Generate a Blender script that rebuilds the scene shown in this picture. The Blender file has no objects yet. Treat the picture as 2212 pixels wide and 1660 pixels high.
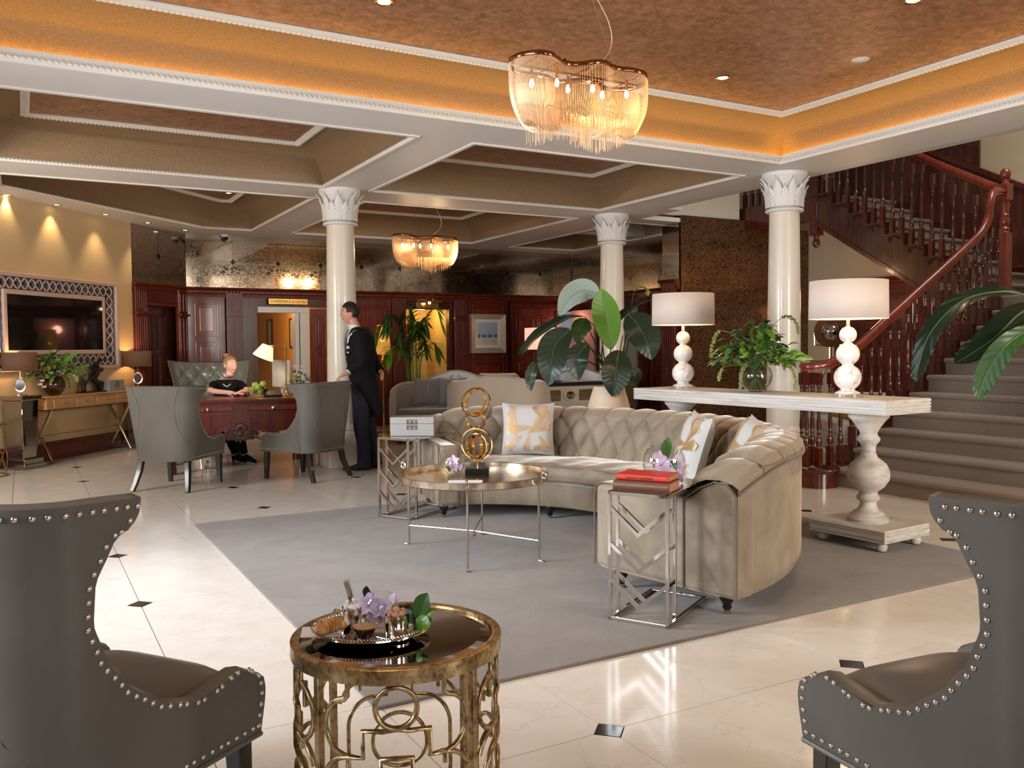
import bpy, math, random
from math import sin, cos, pi, radians, sqrt, atan2, hypot
from mathutils import Vector, Matrix
random.seed(7)
S = bpy.context.scene; COL = S.collection
V = Vector
# ---------------------------------------------------------------- camera
F, CX, CY, HC = 1877.0, 1106.0, 830.0, 1.30
yaw, pit, rol = radians(60.65), radians(-2.41), radians(0.47)
FWD = V((cos(yaw)*cos(pit), sin(yaw)*cos(pit), sin(pit)))
R0 = V((sin(yaw), -cos(yaw), 0)); U0 = R0.cross(FWD)
RT = cos(rol)*R0 - sin(rol)*U0; UP = sin(rol)*R0 + cos(rol)*U0
CAM = V((0, 0, HC))
cd = bpy.data.cameras.new('camera'); cam = bpy.data.objects.new('camera', cd); COL.objects.link(cam)
cam.matrix_world = Matrix(((RT.x, UP.x, -FWD.x, 0), (RT.y, UP.y, -FWD.y, 0), (RT.z, UP.z, -FWD.z, HC), (0, 0, 0, 1)))
cd.sensor_width = 36; cd.lens = 36*F/2212; cd.clip_start = .05; cd.clip_end = 100
S.camera = cam
def W(x, y, d):            # world point seen at pixel x, y at depth d
    return CAM + (FWD + RT*((x-CX)/F) - UP*((y-CY)/F))*d
def atz(x, y, z=0.0):      # world point seen at pixel x, y at height z
    r = FWD + RT*((x-CX)/F) - UP*((y-CY)/F)
    return CAM + r*((z-HC)/r.z)
# ---------------------------------------------------------------- world, view, lights
S.view_settings.view_transform = 'Standard'; S.view_settings.look = 'None'
S.view_settings.gamma = 1.0; S.view_settings.exposure = 0.0; S.view_settings.use_curve_mapping = False
w = bpy.data.worlds.new('world'); S.world = w; w.use_nodes = True
w.node_tree.nodes['Background'].inputs[0].default_value = (.80, .86, 1, 1)
w.node_tree.nodes['Background'].inputs[1].default_value = .25
cy = S.cycles
cy.use_denoising = True; cy.max_bounces = 7; cy.diffuse_bounces = 3; cy.glossy_bounces = 4; cy.transmission_bounces = 7
cy.transparent_max_bounces = 24; cy.caustics_reflective = False; cy.caustics_refractive = False
cy.sample_clamp_indirect = 4; cy.sample_clamp_direct = 0; cy.blur_glossy = .5
try: cy.use_light_tree = True
except Exception: pass
def lamp(kind, name, loc, energy, col, size=.1, to=None, sy=None, spot=None, blend=.5, spread=None):
    d = bpy.data.lights.new(name, kind); d.energy = energy; d.color = col
    if kind == 'AREA':
        d.shape = 'RECTANGLE' if sy else 'SQUARE'; d.size = size
        if sy: d.size_y = sy
        if spread: d.spread = radians(spread)
    else: d.shadow_soft_size = size
    if kind == 'SPOT': d.spot_size = radians(spot or 60); d.spot_blend = blend
    o = bpy.data.objects.new(name, d); COL.objects.link(o); o.location = loc
    if to is not None: o.rotation_euler = (V(to)-V(loc)).to_track_quat('-Z', 'Y').to_euler()
    return o
COOL, WARM, AMB = (.86, .92, 1), (1, .72, .42), (1, .5, .16)
# window daylight, plus added fill lamps for the back, the front and the stairs
lamp('AREA', 'window_fill_light', (-2.35, 5.6, 1.75), 95, COOL, 1.5, (3.5, 4.6, .4), 1.7, spread=90)
lamp('AREA', 'window_fill_light', (-2.35, 7.4, 1.9), 85, (1, .95, .88), 1.2, (3.4, 12.2, .9), 1.6, spread=120)  # added fill to brighten the back of the room; no window here
lamp('AREA', 'window_fill_light', (-2.35, 2.2, 1.9), 70, COOL, 1.4, (3, 4.5, .9), 1.7, spread=110)
lamp('AREA', 'window_fill_light', (4.9, -2.6, 1.9), 105, (1, .94, .86), 1.9, (4.6, 5, .8), 1.9, spread=100)
lamp('AREA', 'window_fill_light', (.4, -2.6, 1.9), 26, COOL, 1.8, (2.4, 9, 1.6), 1.9, spread=120)  # added general fill from behind the viewer
lamp('AREA', 'stair_fill_light', (8.9, 4.6, 5.2), 80, (1, .95, .88), 1.6, (9.8, 7.0, 2.2), 1.6)  # added fill to brighten the upper treads; no window up here
lamp('SPOT', 'low_sun_through_window', (-2.4, 6.3, 1.75), 420, COOL, .16, (2.0, 4.2, 0), spot=52, blend=.9)
# ---------------------------------------------------------------- materials
def mat(name, col, rough=.5, metal=0, spec=.5, coat=0, sheen=0, trans=0, emis=None, es=0, ior=1.45, alpha=1, croug=.08):
    m = bpy.data.materials.new(name); m.use_nodes = True
    b = m.node_tree.nodes['Principled BSDF']; I = b.inputs
    I['Base Color'].default_value = (*col, 1); I['Roughness'].default_value = rough; I['Metallic'].default_value = metal
    I['Specular IOR Level'].default_value = spec; I['Coat Weight'].default_value = coat; I['Coat Roughness'].default_value = croug
    I['Sheen Weight'].default_value = sheen; I['Transmission Weight'].default_value = trans; I['IOR'].default_value = ior
    I['Alpha'].default_value = alpha
    if emis: I['Emission Color'].default_value = (*emis, 1); I['Emission Strength'].default_value = es
    return m
def nd(m, t, **k):
    n = m.node_tree.nodes.new(t)
    for a, b in k.items(): setattr(n, a, b)
    return n
def lk(m, a, b): m.node_tree.links.new(a, b)
def coord(m, scale=(1, 1, 1), kind='Object'):
    t = nd(m, 'ShaderNodeTexCoord'); p = nd(m, 'ShaderNodeMapping'); p.inputs['Scale'].default_value = scale
    lk(m, t.outputs[kind], p.inputs['Vector']); return p.outputs['Vector']
def tex(m, kind='noise', scale=5, stretch=(1, 1, 1), detail=4, dist=0, rough=.5):
    v = coord(m, stretch)
    if kind == 'noise':
        n = nd(m, 'ShaderNodeTexNoise'); n.inputs['Scale'].default_value = scale; n.inputs['Detail'].default_value = detail
        n.inputs['Distortion'].default_value = dist; n.inputs['Roughness'].default_value = rough; o = n.outputs['Fac']
    elif kind == 'voronoi':
        n = nd(m, 'ShaderNodeTexVoronoi', feature='DISTANCE_TO_EDGE'); n.inputs['Scale'].default_value = scale; o = n.outputs['Distance']
    else:
        n = nd(m, 'ShaderNodeTexWave'); n.inputs['Scale'].default_value = scale; n.inputs['Distortion'].default_value = dist
        n.inputs['Detail'].default_value = detail; o = n.outputs['Fac']
    lk(m, v, n.inputs['Vector']); return o
def ramp(m, fac, stops, to='Base Color'):
    r = nd(m, 'ShaderNodeValToRGB'); e = r.color_ramp.elements
    e[0].position, e[0].color = stops[0][0], (*stops[0][1], 1); e[1].position, e[1].color = stops[-1][0], (*stops[-1][1], 1)
    for p, c in stops[1:-1]:
        x = e.new(p); x.color = (*c, 1)
    lk(m, fac, r.inputs['Fac'])
    if to: lk(m, r.outputs['Color'], m.node_tree.nodes['Principled BSDF'].inputs[to])
    return r.outputs['Color']
def bump(m, fac, strength=.3, dist=.01):
    b = nd(m, 'ShaderNodeBump'); b.inputs['Strength'].default_value = strength; b.inputs['Distance'].default_value = dist
    lk(m, fac, b.inputs['Height']); lk(m, b.outputs['Normal'], m.node_tree.nodes['Principled BSDF'].inputs['Normal'])
M = {}
def wood(name, c1, c2, rough=.25, coat=.5, sc=3, st=(6, 6, .6)):
    m = mat(name, c1, rough, coat=coat); f = tex(m, 'noise', sc, st, 6, 1.2); ramp(m, f, [(.3, c1), (.7, c2)]); return m
M['mahog'] = wood('mahogany', (.065, .009, .005), (.17, .026, .011), .32, .2)
M['mahogd'] = wood('dark mahogany', (.035, .008, .005), (.10, .022, .012), .25, .5)
M['mahogr'] = wood('red mahogany', (.11, .014, .007), (.25, .036, .014), .28, .3)
M['oak'] = wood('honey oak', (.42, .22, .09), (.62, .36, .16), .35, .3, 2, (1, 8, 8))
M['white'] = mat('white plaster', (.78, .755, .74), .5); 
M['trim'] = mat('painted trim', (.84, .80, .74), .5)
M['cream'] = mat('cream wall paint', (.66, .48, .27), .6)
M['creamw'] = mat('pale plaster wall', (.66, .62, .54), .7)
M['column'] = mat('cream column paint', (.78, .70, .58), .32, coat=.3)
m = M['copper'] = mat('copper mottled paper', (.42, .22, .12), .42, .35)
ramp(m, tex(m, 'noise', 16, (1, 1, 1), 6, .6, .7), [(.34, (.21, .10, .052)), (.52, (.36, .185, .10)), (.70, (.50, .29, .175))])
m = M['cove'] = mat('bronze cove paper', (.30, .19, .10), .5, .15)
ramp(m, tex(m, 'noise', 60, (1, 1, 1), 3), [(.3, (.235, .15, .08)), (.7, (.32, .21, .115))])
m = M['marble'] = mat('cream marble', (.78, .71, .62), .13, spec=.5)
v = tex(m, 'voronoi', 2.6, (1, 1.3, 1)); n = nd(m, 'ShaderNodeTexNoise'); n.inputs['Scale'].default_value = 6; n.inputs['Detail'].default_value = 8
tc = nd(m, 'ShaderNodeTexCoord'); lk(m, tc.outputs['Object'], n.inputs['Vector'])
oi = nd(m, 'ShaderNodeObjectInfo'); add = nd(m, 'ShaderNodeVectorMath', operation='ADD'); sc3 = nd(m, 'ShaderNodeVectorMath', operation='SCALE')
sc3.inputs['Scale'].default_value = .35; lk(m, n.outputs['Color'], sc3.inputs[0]); lk(m, tc.outputs['Object'], add.inputs[0]); lk(m, sc3.outputs[0], add.inputs[1])
add2 = nd(m, 'ShaderNodeVectorMath', operation='ADD'); cmb = nd(m, 'ShaderNodeCombineXYZ'); mu = nd(m, 'ShaderNodeMath', operation='MULTIPLY'); mu.inputs[1].default_value = 40
lk(m, oi.outputs['Random'], mu.inputs[0]); lk(m, mu.outputs[0], cmb.inputs[0]); lk(m, add.outputs[0], add2.inputs[0]); lk(m, cmb.outputs[0], add2.inputs[1])
vn = [x for x in m.node_tree.nodes if x.bl_idname == 'ShaderNodeTexVoronoi'][0]; lk(m, add2.outputs[0], vn.inputs['Vector'])
rc = ramp(m, v, [(0, (.52, .46, .40)), (.006, (.66, .60, .53)), (.018, (.74, .68, .61))], None)
rn = ramp(m, n.outputs['Fac'], [(.3, (.78, .73, .67)), (.7, (.86, .83, .80))], None)
mx = nd(m, 'ShaderNodeMix', data_type='RGBA', blend_type='MULTIPLY'); mx.inputs[0].default_value = .55
lk(m, rn, mx.inputs[6]); lk(m, rc, mx.inputs[7])
hs = nd(m, 'ShaderNodeBrightContrast'); hs.inputs['Bright'].default_value = .06; lk(m, mx.outputs[2], hs.inputs['Color'])
lk(m, hs.outputs[0], m.node_tree.nodes['Principled BSDF'].inputs['Base Color'])
M['darkmarble'] = mat('dark brown marble', (.030, .020, .016), .12)
M['grout'] = mat('grout', (.16, .12, .09), .8)
m = M['rug'] = mat('taupe rug pile', (.25, .215, .20), .95, sheen=.25)
ramp(m, tex(m, 'noise', 3, (1, 1, 1), 8, .5, .6), [(.3, (.155, .122, .100)), (.7, (.228, .188, .160))]); bump(m, tex(m, 'noise', 260, (1, 1, 1), 3), .7, .006)
m = M['carpet'] = mat('taupe stair carpet', (.20, .145, .10), .95, sheen=.2)
ramp(m, tex(m, 'noise', 120, (1, 1, 1), 3), [(.3, (.17, .125, .09)), (.7, (.25, .185, .135))]); bump(m, tex(m, 'noise', 220, (1, 1, 1), 3), .5, .004)
m = M['velvet'] = mat('taupe velvet', (.36, .29, .22), .62, sheen=.9, spec=.25)
m.node_tree.nodes['Principled BSDF'].inputs['Sheen Tint'].default_value = (.9, .8, .7, 1); m.node_tree.nodes['Principled BSDF'].inputs['Sheen Roughness'].default_value = .35
ramp(m, tex(m, 'noise', 3.5, (1, 1, 1), 5, 1.0, .6), [(.3, (.185, .145, .100)), (.7, (.30, .240, .175))]); bump(m, tex(m, 'noise', 7, (1, 1, 1), 3, 1), .25, .02)
m = M['pipe'] = mat('velvet piping and crease lines', (.13, .09, .06), .7, sheen=.3)
m = M['leather'] = mat('grey leather', (.13, .118, .10), .30, spec=.5)
ramp(m, tex(m, 'noise', 2.5, (1, 1, 1), 4), [(.3, (.100, .092, .082)), (.7, (.145, .134, .122))]); bump(m, tex(m, 'voronoi', 260), .12, .002)
m = M['leatherg'] = mat('grey green leather', (.17, .17, .14), .28, coat=.2); bump(m, tex(m, 'noise', 9, (1, 1, 1), 3), .2, .01)
M['mahogs'] = wood('stair mahogany', (.040, .0075, .0045), (.12, .020, .009), .22, .5)
M['ochre'] = mat('warm ochre plaster', (.50, .40, .27), .7)
M['ebony'] = mat('black stained wood', (.012, .010, .009), .3, coat=.3)
M['chrome'] = mat('polished chrome', (.82, .80, .78), .06, 1)
M['nickel'] = mat('aged nickel', (.62, .57, .50), .18, 1)
M['nail'] = mat('polished nail heads', (.78, .74, .70), .12, 1)
M['gold'] = mat('polished gold', (.95, .62, .22), .1, 1)
m = M['leafgold'] = mat('antique gold leaf', (.45, .33, .16), .32, 1)
ramp(m, tex(m, 'noise', 40, (1, 1, 1), 6, .3, .7), [(.35, (.12, .075, .035)), (.5, (.42, .30, .15)), (.8, (.70, .55, .32))])
m = M['tray'] = mat('antiqued silver gilt', (.62, .52, .40), .22, 1)
ramp(m, tex(m, 'noise', 14, (1, 1, 1), 6, .5, .7), [(.35, (.36, .27, .18)), (.6, (.72, .62, .5))])
M['mirror'] = mat('mirror glass', (.80, .80, .78), .03, 1)
M['smoke'] = mat('smoked mirror', (.42, .39, .36), .05, 1)
m = M['antique'] = mat('antiqued mirror', (.4, .36, .3), .04, 1)
f1 = tex(m, 'noise', 20, (1, 1, 1), 8, 2.2, .65)
ramp(m, f1, [(.38, (.24, .19, .12)), (.46, (.80, .74, .64)), (.53, (.38, .31, .22)), (.62, (.88, .82, .72))]); ramp(m, f1, [(.4, (.16, .16, .16)), (.6, (.03, .03, .03))], 'Roughness')
m = M['antiqd'] = mat('dark antiqued mirror', (.2, .15, .1), .12, .6)
ramp(m, tex(m, 'noise', 16, (1, 1, 1), 8, 1.8, .6), [(.42, (.07, .040, .022)), (.5, (.34, .18, .085)), (.58, (.10, .06, .035))])
def thin_glass(name, tint, fres=1.45, base=.04):
    m = bpy.data.materials.new(name); m.use_nodes = True; nt = m.node_tree; nt.nodes.clear(); out = nt.nodes.new('ShaderNodeOutputMaterial')
    tr = nt.nodes.new('ShaderNodeBsdfTransparent'); tr.inputs[0].default_value = (*tint, 1); gl = nt.nodes.new('ShaderNodeBsdfGlossy'); gl.inputs['Roughness'].default_value = .02; gl.inputs[0].default_value = (.95, .95, .95, 1)
    lw = nt.nodes.new('ShaderNodeLayerWeight'); lw.inputs[0].default_value = .5; fr = nt.nodes.new('ShaderNodeMath'); fr.operation = 'POWER'; fr.inputs[1].default_value = 4.0; nt.links.new(lw.outputs['Facing'], fr.inputs[0]); ad = nt.nodes.new('ShaderNodeMath'); ad.operation = 'ADD'; ad.inputs[1].default_value = base; ad.use_clamp = True
    mx = nt.nodes.new('ShaderNodeMixShader'); nt.links.new(fr.outputs[0], ad.inputs[0]); nt.links.new(ad.outputs[0], mx.inputs[0]); nt.links.new(tr.outputs[0], mx.inputs[1]); nt.links.new(gl.outputs[0], mx.inputs[2]); nt.links.new(mx.outputs[0], out.inputs[0]); return m
M['glass'] = thin_glass('clear glass', (.97, .98, .97)); 
M['water'] = thin_glass('water', (.90, .95, .88), 1.2, .0)
M['screen'] = mat('black television glass', (.008, .006, .007), .04, spec=.8)
m = M['wash'] = mat('whitewashed timber', (.58, .54, .49), .5)
ramp(m, tex(m, 'noise', 9, (1, .25, 6), 9, .4, .75), [(.30, (.22, .17, .13)), (.42, (.50, .46, .41)), (.7, (.68, .65, .61))])
m = M['washend'] = mat('whitewashed timber block', (.58, .54, .49), .5)
ramp(m, tex(m, 'noise', 8, (1, 1, 3), 9, .4, .75), [(.30, (.27, .21, .16)), (.45, (.52, .47, .41)), (.7, (.66, .62, .57))])
m = M['shade'] = mat('linen lamp shade', (.62, .52, .45), .85, emis=(1, .66, .48), es=.05)
bump(m, tex(m, 'noise', 150, (1, 1, 4), 3), .2, .003)
M['shadeglow'] = mat('lit pleated shade', (.9, .8, .6), .8, emis=(1, .78, .45), es=.8)
M['shadein'] = mat('shade lining', (.9, .75, .5), .8, emis=(1, .62, .28), es=1.6)
m = M['shadedark'] = mat('dark slub shade', (.085, .05, .03), .8, emis=(.5, .16, .05), es=.10)
M['shadepink'] = mat('pink box shade', (.75, .5, .4), .8, emis=(1, .52, .36), es=.8)
M['bulb'] = mat('glowing bulb', (1, .8, .5), .4, emis=(1, .72, .38), es=22)
M['led'] = mat('amber light strip', (1, .6, .1), .5, emis=(1, .50, .05), es=20)
M['dlight'] = mat('downlight lens', (1, .9, .7), .4, emis=(1, .78, .45), es=12)
M['chain'] = mat('fine pale gold chain', (.85, .60, .36), .35, .6)
m = M['pearl'] = mat('pearl glass', (.78, .66, .55), .16, coat=.8)
ramp(m, tex(m, 'noise', 22, (1, 1, 1), 6, .8, .7), [(.36, (.42, .38, .36)), (.46, (.78, .74, .70)), (.7, (.86, .83, .80))])
M['leafd'] = mat('dark glossy leaf', (.010, .026, .012), .33, coat=.1)
M['leafb'] = mat('bright leaf', (.10, .24, .012), .3, coat=.2, spec=.5)
M['leafm'] = mat('mid green leaf', (.045, .12, .022), .38)
M['leafy'] = mat('yellow green leaf', (.20, .25, .05), .45)
M['leafs'] = mat('silvery leaf underside', (.32, .40, .34), .35)
M['rib'] = mat('leaf midrib', (.10, .16, .05), .5)
M['stem'] = mat('dark leaf stalk', (.03, .045, .015), .5)
M['petal'] = mat('white petal', (.85, .80, .76), .6)
M['lilac'] = mat('lilac petal', (.72, .55, .78), .6)
M['pot'] = mat('cream stone planter', (.72, .58, .43), .5); bump(M['pot'], tex(M['pot'], 'noise', 60), .15, .003)
M['boxg'] = mat('pale grey lacquer', (.36, .345, .335), .25, coat=.5)
M['blackm'] = mat('black marble', (.012, .012, .012), .15)
M['red'] = mat('red cloth binding', (.50, .028, .018), .45)
M['brownl'] = mat('worn brown leather binding', (.12, .045, .022), .4)
bump(M['brownl'], tex(M['brownl'], 'noise', 40), .4, .004)
M['page'] = mat('page edges', (.38, .19, .10), .7)
M['black'] = mat('black wool', (.006, .006, .008), .8, spec=.2)
M['navy'] = mat('charcoal trousers', (.018, .018, .028), .85, spec=.2)
M['shirt'] = mat('white shirt', (.70, .72, .78), .7)
M['tie'] = mat('silver grey tie', (.32, .31, .28), .5)
M['shoe'] = mat('polished black shoe', (.012, .009, .008), .15)
M['skin'] = mat('skin', (.62, .30, .20), .45, spec=.4)
M['skinp'] = mat('fair skin', (.80, .47, .37), .45, spec=.4)
M['hair'] = mat('dark hair', (.020, .010, .007), .5)
M['blond'] = mat('blond hair', (.40, .22, .10), .5)
M['lip'] = mat('lips', (.50, .10, .09), .4)
M['teeth'] = mat('teeth', (.85, .82, .78), .3)
M['eye'] = mat('eye', (.02, .015, .012), .2)
M['brass'] = mat('brass', (.80, .52, .18), .18, 1)
M['signtx'] = mat('engraved lettering', (.10, .035, .01), .6)
M['silver'] = mat('polished silver', (.85, .83, .80), .09, 1)
M['silk'] = mat('silver upholstery', (.50, .48, .46), .28, .25, sheen=.5)
M['beige'] = mat('beige upholstery', (.45, .35, .25), .5, sheen=.7)
M['grey'] = mat('grey velvet', (.13, .125, .13), .6, sheen=.8)
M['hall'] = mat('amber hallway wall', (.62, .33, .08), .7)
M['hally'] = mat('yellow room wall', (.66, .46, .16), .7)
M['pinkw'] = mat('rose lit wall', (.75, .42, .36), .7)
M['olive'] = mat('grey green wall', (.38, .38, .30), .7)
M['apple'] = mat('green apple', (.36, .46, .05), .35, coat=.2)
M['wire'] = mat('pale gold wire', (.80, .62, .40), .3, .6)
M['rosef'] = mat('rose stone frame', (.62, .44, .36), .6)
M['bluegl'] = mat('blue mirror inlay', (.20, .28, .45), .12, .9)
m = M['croiss'] = mat('croissant crust', (.50, .22, .06), .5)
ramp(m, tex(m, 'noise', 45, (1, 1, 1), 5), [(.35, (.32, .10, .02)), (.7, (.70, .36, .12))])
M['coffee'] = mat('espresso', (.025, .008, .003), .15); M['crema'] = mat('crema', (.48, .28, .13), .5)
M['sugar'] = mat('white sugar lumps', (.88, .86, .85), .5); M['bsugar'] = mat('brown sugar lumps', (.55, .29, .18), .8)
M['paper'] = mat('white paper', (.82, .82, .84), .6)
M['plastic'] = mat('black plastic', (.015, .015, .017), .35); M['grp'] = mat('grey plastic', (.45, .43, .40), .4)
m = M['fern'] = mat('fern print cotton', (.46, .44, .42), .85)
M['champ'] = mat('champagne painted wood', (.50, .43, .34), .35, .2)
M['nickelw'] = mat('warm brushed metal', (.62, .48, .32), .22, 1)
M['smokeg'] = thin_glass('smoked glass', (.70, .62, .52))
M['goldshade'] = mat('gold foil shade', (.95, .55, .15), .15, .8, emis=(1, .45, .08), es=.5)
M['psky'] = mat('painted sky', (.45, .52, .62), .6); M['psea'] = mat('painted sea', (.05, .22, .50), .5); M['psand'] = mat('painted sand', (.70, .60, .48), .6)
M['beigep'] = mat('cream upholstery', (.42, .37, .29), .7, sheen=.4); M['yellow'] = mat('mustard throw', (.42, .24, .03), .8); M['copperm'] = mat('copper lamp head', (.30, .15, .08), .25, 1)
# ---------------------------------------------------------------- mesh helpers
class B:
    def __init__(s): s.v = []; s.f = []; s.m = None
    def add(s, vs, fs):
        k = len(s.v)
        if s.m is not None: vs = [s.m @ V(p) for p in vs]
        s.v += [tuple(p) for p in vs]; s.f += [tuple(i+k for i in f) for f in fs]; return s
    def box(s, c, d, rz=0, top=1.0, rot=None):
        x, y, z = d[0]/2, d[1]/2, d[2]/2
        vs = [V((a*x*(top if e > 0 else 1), b*y*(top if e > 0 else 1), e*z)) for e in (-1, 1) for a, b in ((-1, -1), (1, -1), (1, 1), (-1, 1))]
        r = rot if rot is not None else Matrix.Rotation(rz, 3, 'Z')
        return s.add([r @ p + V(c) for p in vs], [(3, 2, 1, 0), (4, 5, 6, 7), (0, 1, 5, 4), (1, 2, 6, 5), (2, 3, 7, 6), (3, 0, 4, 7)])
    def bar(s, a, b, w, h=None, upv=(0, 0, 1)):       # rectangular bar from a to b
        a, b = V(a), V(b); h = h or w; d = (b-a); L = d.length; d.normalize(); u = V(upv)
        if abs(d.dot(u)) > .98: u = V((1, 0, 0)) if abs(d.x) < .9 else V((0, 1, 0))
        x = d.cross(u).normalized(); y = x.cross(d)
        return s.box((a+b)/2, (w, h, L), rot=Matrix((x, y, d)).transposed())
    def grid(s, f, nu, nv, cu=False, cv=False):
        vs = [f(i/(nu if cu else nu-1), j/(nv if cv else nv-1)) for j in range(nv) for i in range(nu)]
        fs = []
        for j in range(nv if cv else nv-1):
            for i in range(nu if cu else nu-1):
                a = j*nu+i; b = j*nu+(i+1) % nu; c = ((j+1) % nv)*nu+(i+1) % nu; d = ((j+1) % nv)*nu+i
                fs.append((a, b, c, d))
        return s.add(vs, fs)
    def lathe(s, prof, n=24, c=(0, 0, 0), cap=True, sx=1, sy=1):
        c = V(c); k = len(prof)
        vs = [c+V((r*cos(2*pi*i/n)*sx, r*sin(2*pi*i/n)*sy, z)) for r, z in prof for i in range(n)]
        fs = [(j*n+i, j*n+(i+1) % n, (j+1)*n+(i+1) % n, (j+1)*n+i) for j in range(k-1) for i in range(n)]
        if cap:
            if prof[0][0] > 1e-5: fs.append(tuple(range(n-1, -1, -1)))
            if prof[-1][0] > 1e-5: fs.append(tuple((k-1)*n+i for i in range(n)))
        return s.add(vs, fs)
    def tube(s, pts, r, n=8, closed=False, flat=1.0, upv=None):
        P = [V(p) for p in pts]; k = len(P); rs = r if isinstance(r, (list, tuple)) else [r]*k
        vs = []; prev = None
        for i in range(k):
            if closed: d = P[(i+1) % k]-P[i-1]
            else: d = P[min(i+1, k-1)]-P[max(i-1, 0)]
            d.normalize()
            if prev is None:
                u = V(upv) if upv else (V((0, 0, 1)) if abs(d.z) < .9 else V((1, 0, 0)))
            else: u = V(upv) if upv and abs(d.dot(V(upv))) < .95 else prev
            x = d.cross(u)
            if x.length < 1e-6: x = d.orthogonal()
            x.normalize(); y = x.cross(d); prev = y
            vs += [P[i]+(x*cos(2*pi*j/n+pi/4*(n == 4))+y*sin(2*pi*j/n+pi/4*(n == 4))*flat)*rs[i] for j in range(n)]
        fs = [(i*n+j, i*n+(j+1) % n, ((i+1) % k)*n+(j+1) % n, ((i+1) % k)*n+j) for i in range(k if closed else k-1) for j in range(n)]
        if not closed: fs += [tuple(range(n-1, -1, -1)), tuple((k-1)*n+j for j in range(n))]
        return s.add(vs, fs)
    def ball(s, c, r, n=12, k=8, rot=None):
        c = V(c); r = (r, r, r) if not isinstance(r, (tuple, list)) else r; vs = []
        for j in range(k+1):
            t = pi*j/k
            for i in range(n):
                p = V((r[0]*sin(t)*cos(2*pi*i/n), r[1]*sin(t)*sin(2*pi*i/n), -r[2]*cos(t)))
                vs.append((rot @ p if rot is not None else p)+c)
        fs = []
        for j in range(k):
            for i in range(n):
                a, b, d, e = j*n+i, j*n+(i+1) % n, (j+1)*n+(i+1) % n, (j+1)*n+i
                fs.append((a, d, e) if j == 0 else ((a, b, e) if j == k-1 else (a, b, d, e)))
        return s.add(vs, fs)
    def prism(s, poly, a, b, axis='z'):
        n = len(poly)
        def q(p, h): return {'z': V((p[0], p[1], h)), 'y': V((p[0], h, p[1])), 'x': V((h, p[0], p[1]))}[axis]
        vs = [q(p, a) for p in poly]+[q(p, b) for p in poly]
        fs = [tuple(range(n-1, -1, -1)), tuple(range(n, 2*n))]+[(i, (i+1) % n, n+(i+1) % n, n+i) for i in range(n)]
        return s.add(vs, fs)
def torus_pts(c, r, n, ax1, ax2): c = V(c); return [c+V(ax1)*r*cos(2*pi*i/n)+V(ax2)*r*sin(2*pi*i/n) for i in range(n)]
def obj(name, b, m, parent=None, smooth=True, ang=38, bev=0, kind=None, world=False, sub=0, solid=0, label=None, bseg=2):
    me = b if isinstance(b, bpy.types.Mesh) else bpy.data.meshes.new(name)
    if isinstance(b, B):
        me.from_pydata(b.v, [], b.f); me.materials.append(M[m] if isinstance(m, str) else m)
        if smooth:
            me.shade_smooth()
            if ang: me.set_sharp_from_angle(angle=radians(ang))
    o = bpy.data.objects.new(name, me); COL.objects.link(o)
    if parent is not None:
        o.parent = parent
        if world:
            r = parent; mtx = Matrix()
            while r is not None:
                mtx = r.matrix_parent_inverse @ Matrix.LocRotScale(r.location, r.rotation_euler, r.scale) @ mtx; r = r.parent
            o.matrix_parent_inverse = mtx.inverted()
    if solid: x = o.modifiers.new('solid', 'SOLIDIFY'); x.thickness = solid; x.offset = -1
    if bev: x = o.modifiers.new('bevel', 'BEVEL'); x.width = bev; x.segments = bseg; x.limit_method = 'ANGLE'
    if sub: x = o.modifiers.new('sub', 'SUBSURF'); x.levels = sub; x.render_levels = sub
    if kind: o['kind'] = kind
    if label: o['label'] = label
    return o
def thing(name, label, cat, loc=(0, 0, 0), rz=0, group=None):
    o = bpy.data.objects.new(name, None); COL.objects.link(o); o.empty_display_size = .1
    o.location = loc; o.rotation_euler = (0, 0, rz); o['label'] = label; o['category'] = cat
    if group: o['group'] = group
    return o
def tag(o, label, cat, group=None):
    o['label'] = label; o['category'] = cat
    if group: o['group'] = group
    return o
def setting(name, loc=(0, 0, 0), rz=0):
    o = bpy.data.objects.new(name, None); COL.objects.link(o); o.empty_display_size = .1
    o.location = loc; o.rotation_euler = (0, 0, rz); o['kind'] = 'structure'; return o
def dup(root, loc, rz, label, group=None):
    r = root.copy(); COL.objects.link(r); r.location = loc; r.rotation_euler = (0, 0, rz); r['label'] = label
    if group: r['group'] = group
    def rec(a, b):
        for ch in a.children:
            c = ch.copy(); COL.objects.link(c); c.parent = b; rec(ch, c)
    rec(root, r); return r
def text(name, s, size, m, parent, mtx, ext=.002, world=False):
    c = bpy.data.curves.new(name, 'FONT'); c.body = s; c.size = size; c.extrude = ext; c.align_x = 'CENTER'; c.align_y = 'CENTER'; c.resolution_u = 2
    t = bpy.data.objects.new(name+'_src', c); COL.objects.link(t)
    bpy.context.view_layer.update()
    me = bpy.data.meshes.new_from_object(t.evaluated_get(bpy.context.evaluated_depsgraph_get()))
    bpy.data.objects.remove(t); bpy.data.curves.remove(c); me.name = name; me.materials.clear(); me.materials.append(M[m]); me.transform(mtx)
    return obj(name, me, m, parent, world=world)
def catmull(pts, n=8, closed=False):
    P = [V(p) for p in pts]; k = len(P); out = []
    for i in range(k if closed else k-1):
        a, b, c, d = (P[i-1] if (i or closed) else P[0]*2-P[1]), P[i], P[(i+1) % k], (P[(i+2) % k] if (closed or i+2 < k) else P[-1]*2-P[-2])
        for j in range(n):
            t = j/n; out.append(.5*((2*b)+(c-a)*t+(2*a-5*b+4*c-d)*t*t+(3*b-a-3*c+d)*t*t*t))
    if not closed: out.append(P[-1])
    return out
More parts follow.
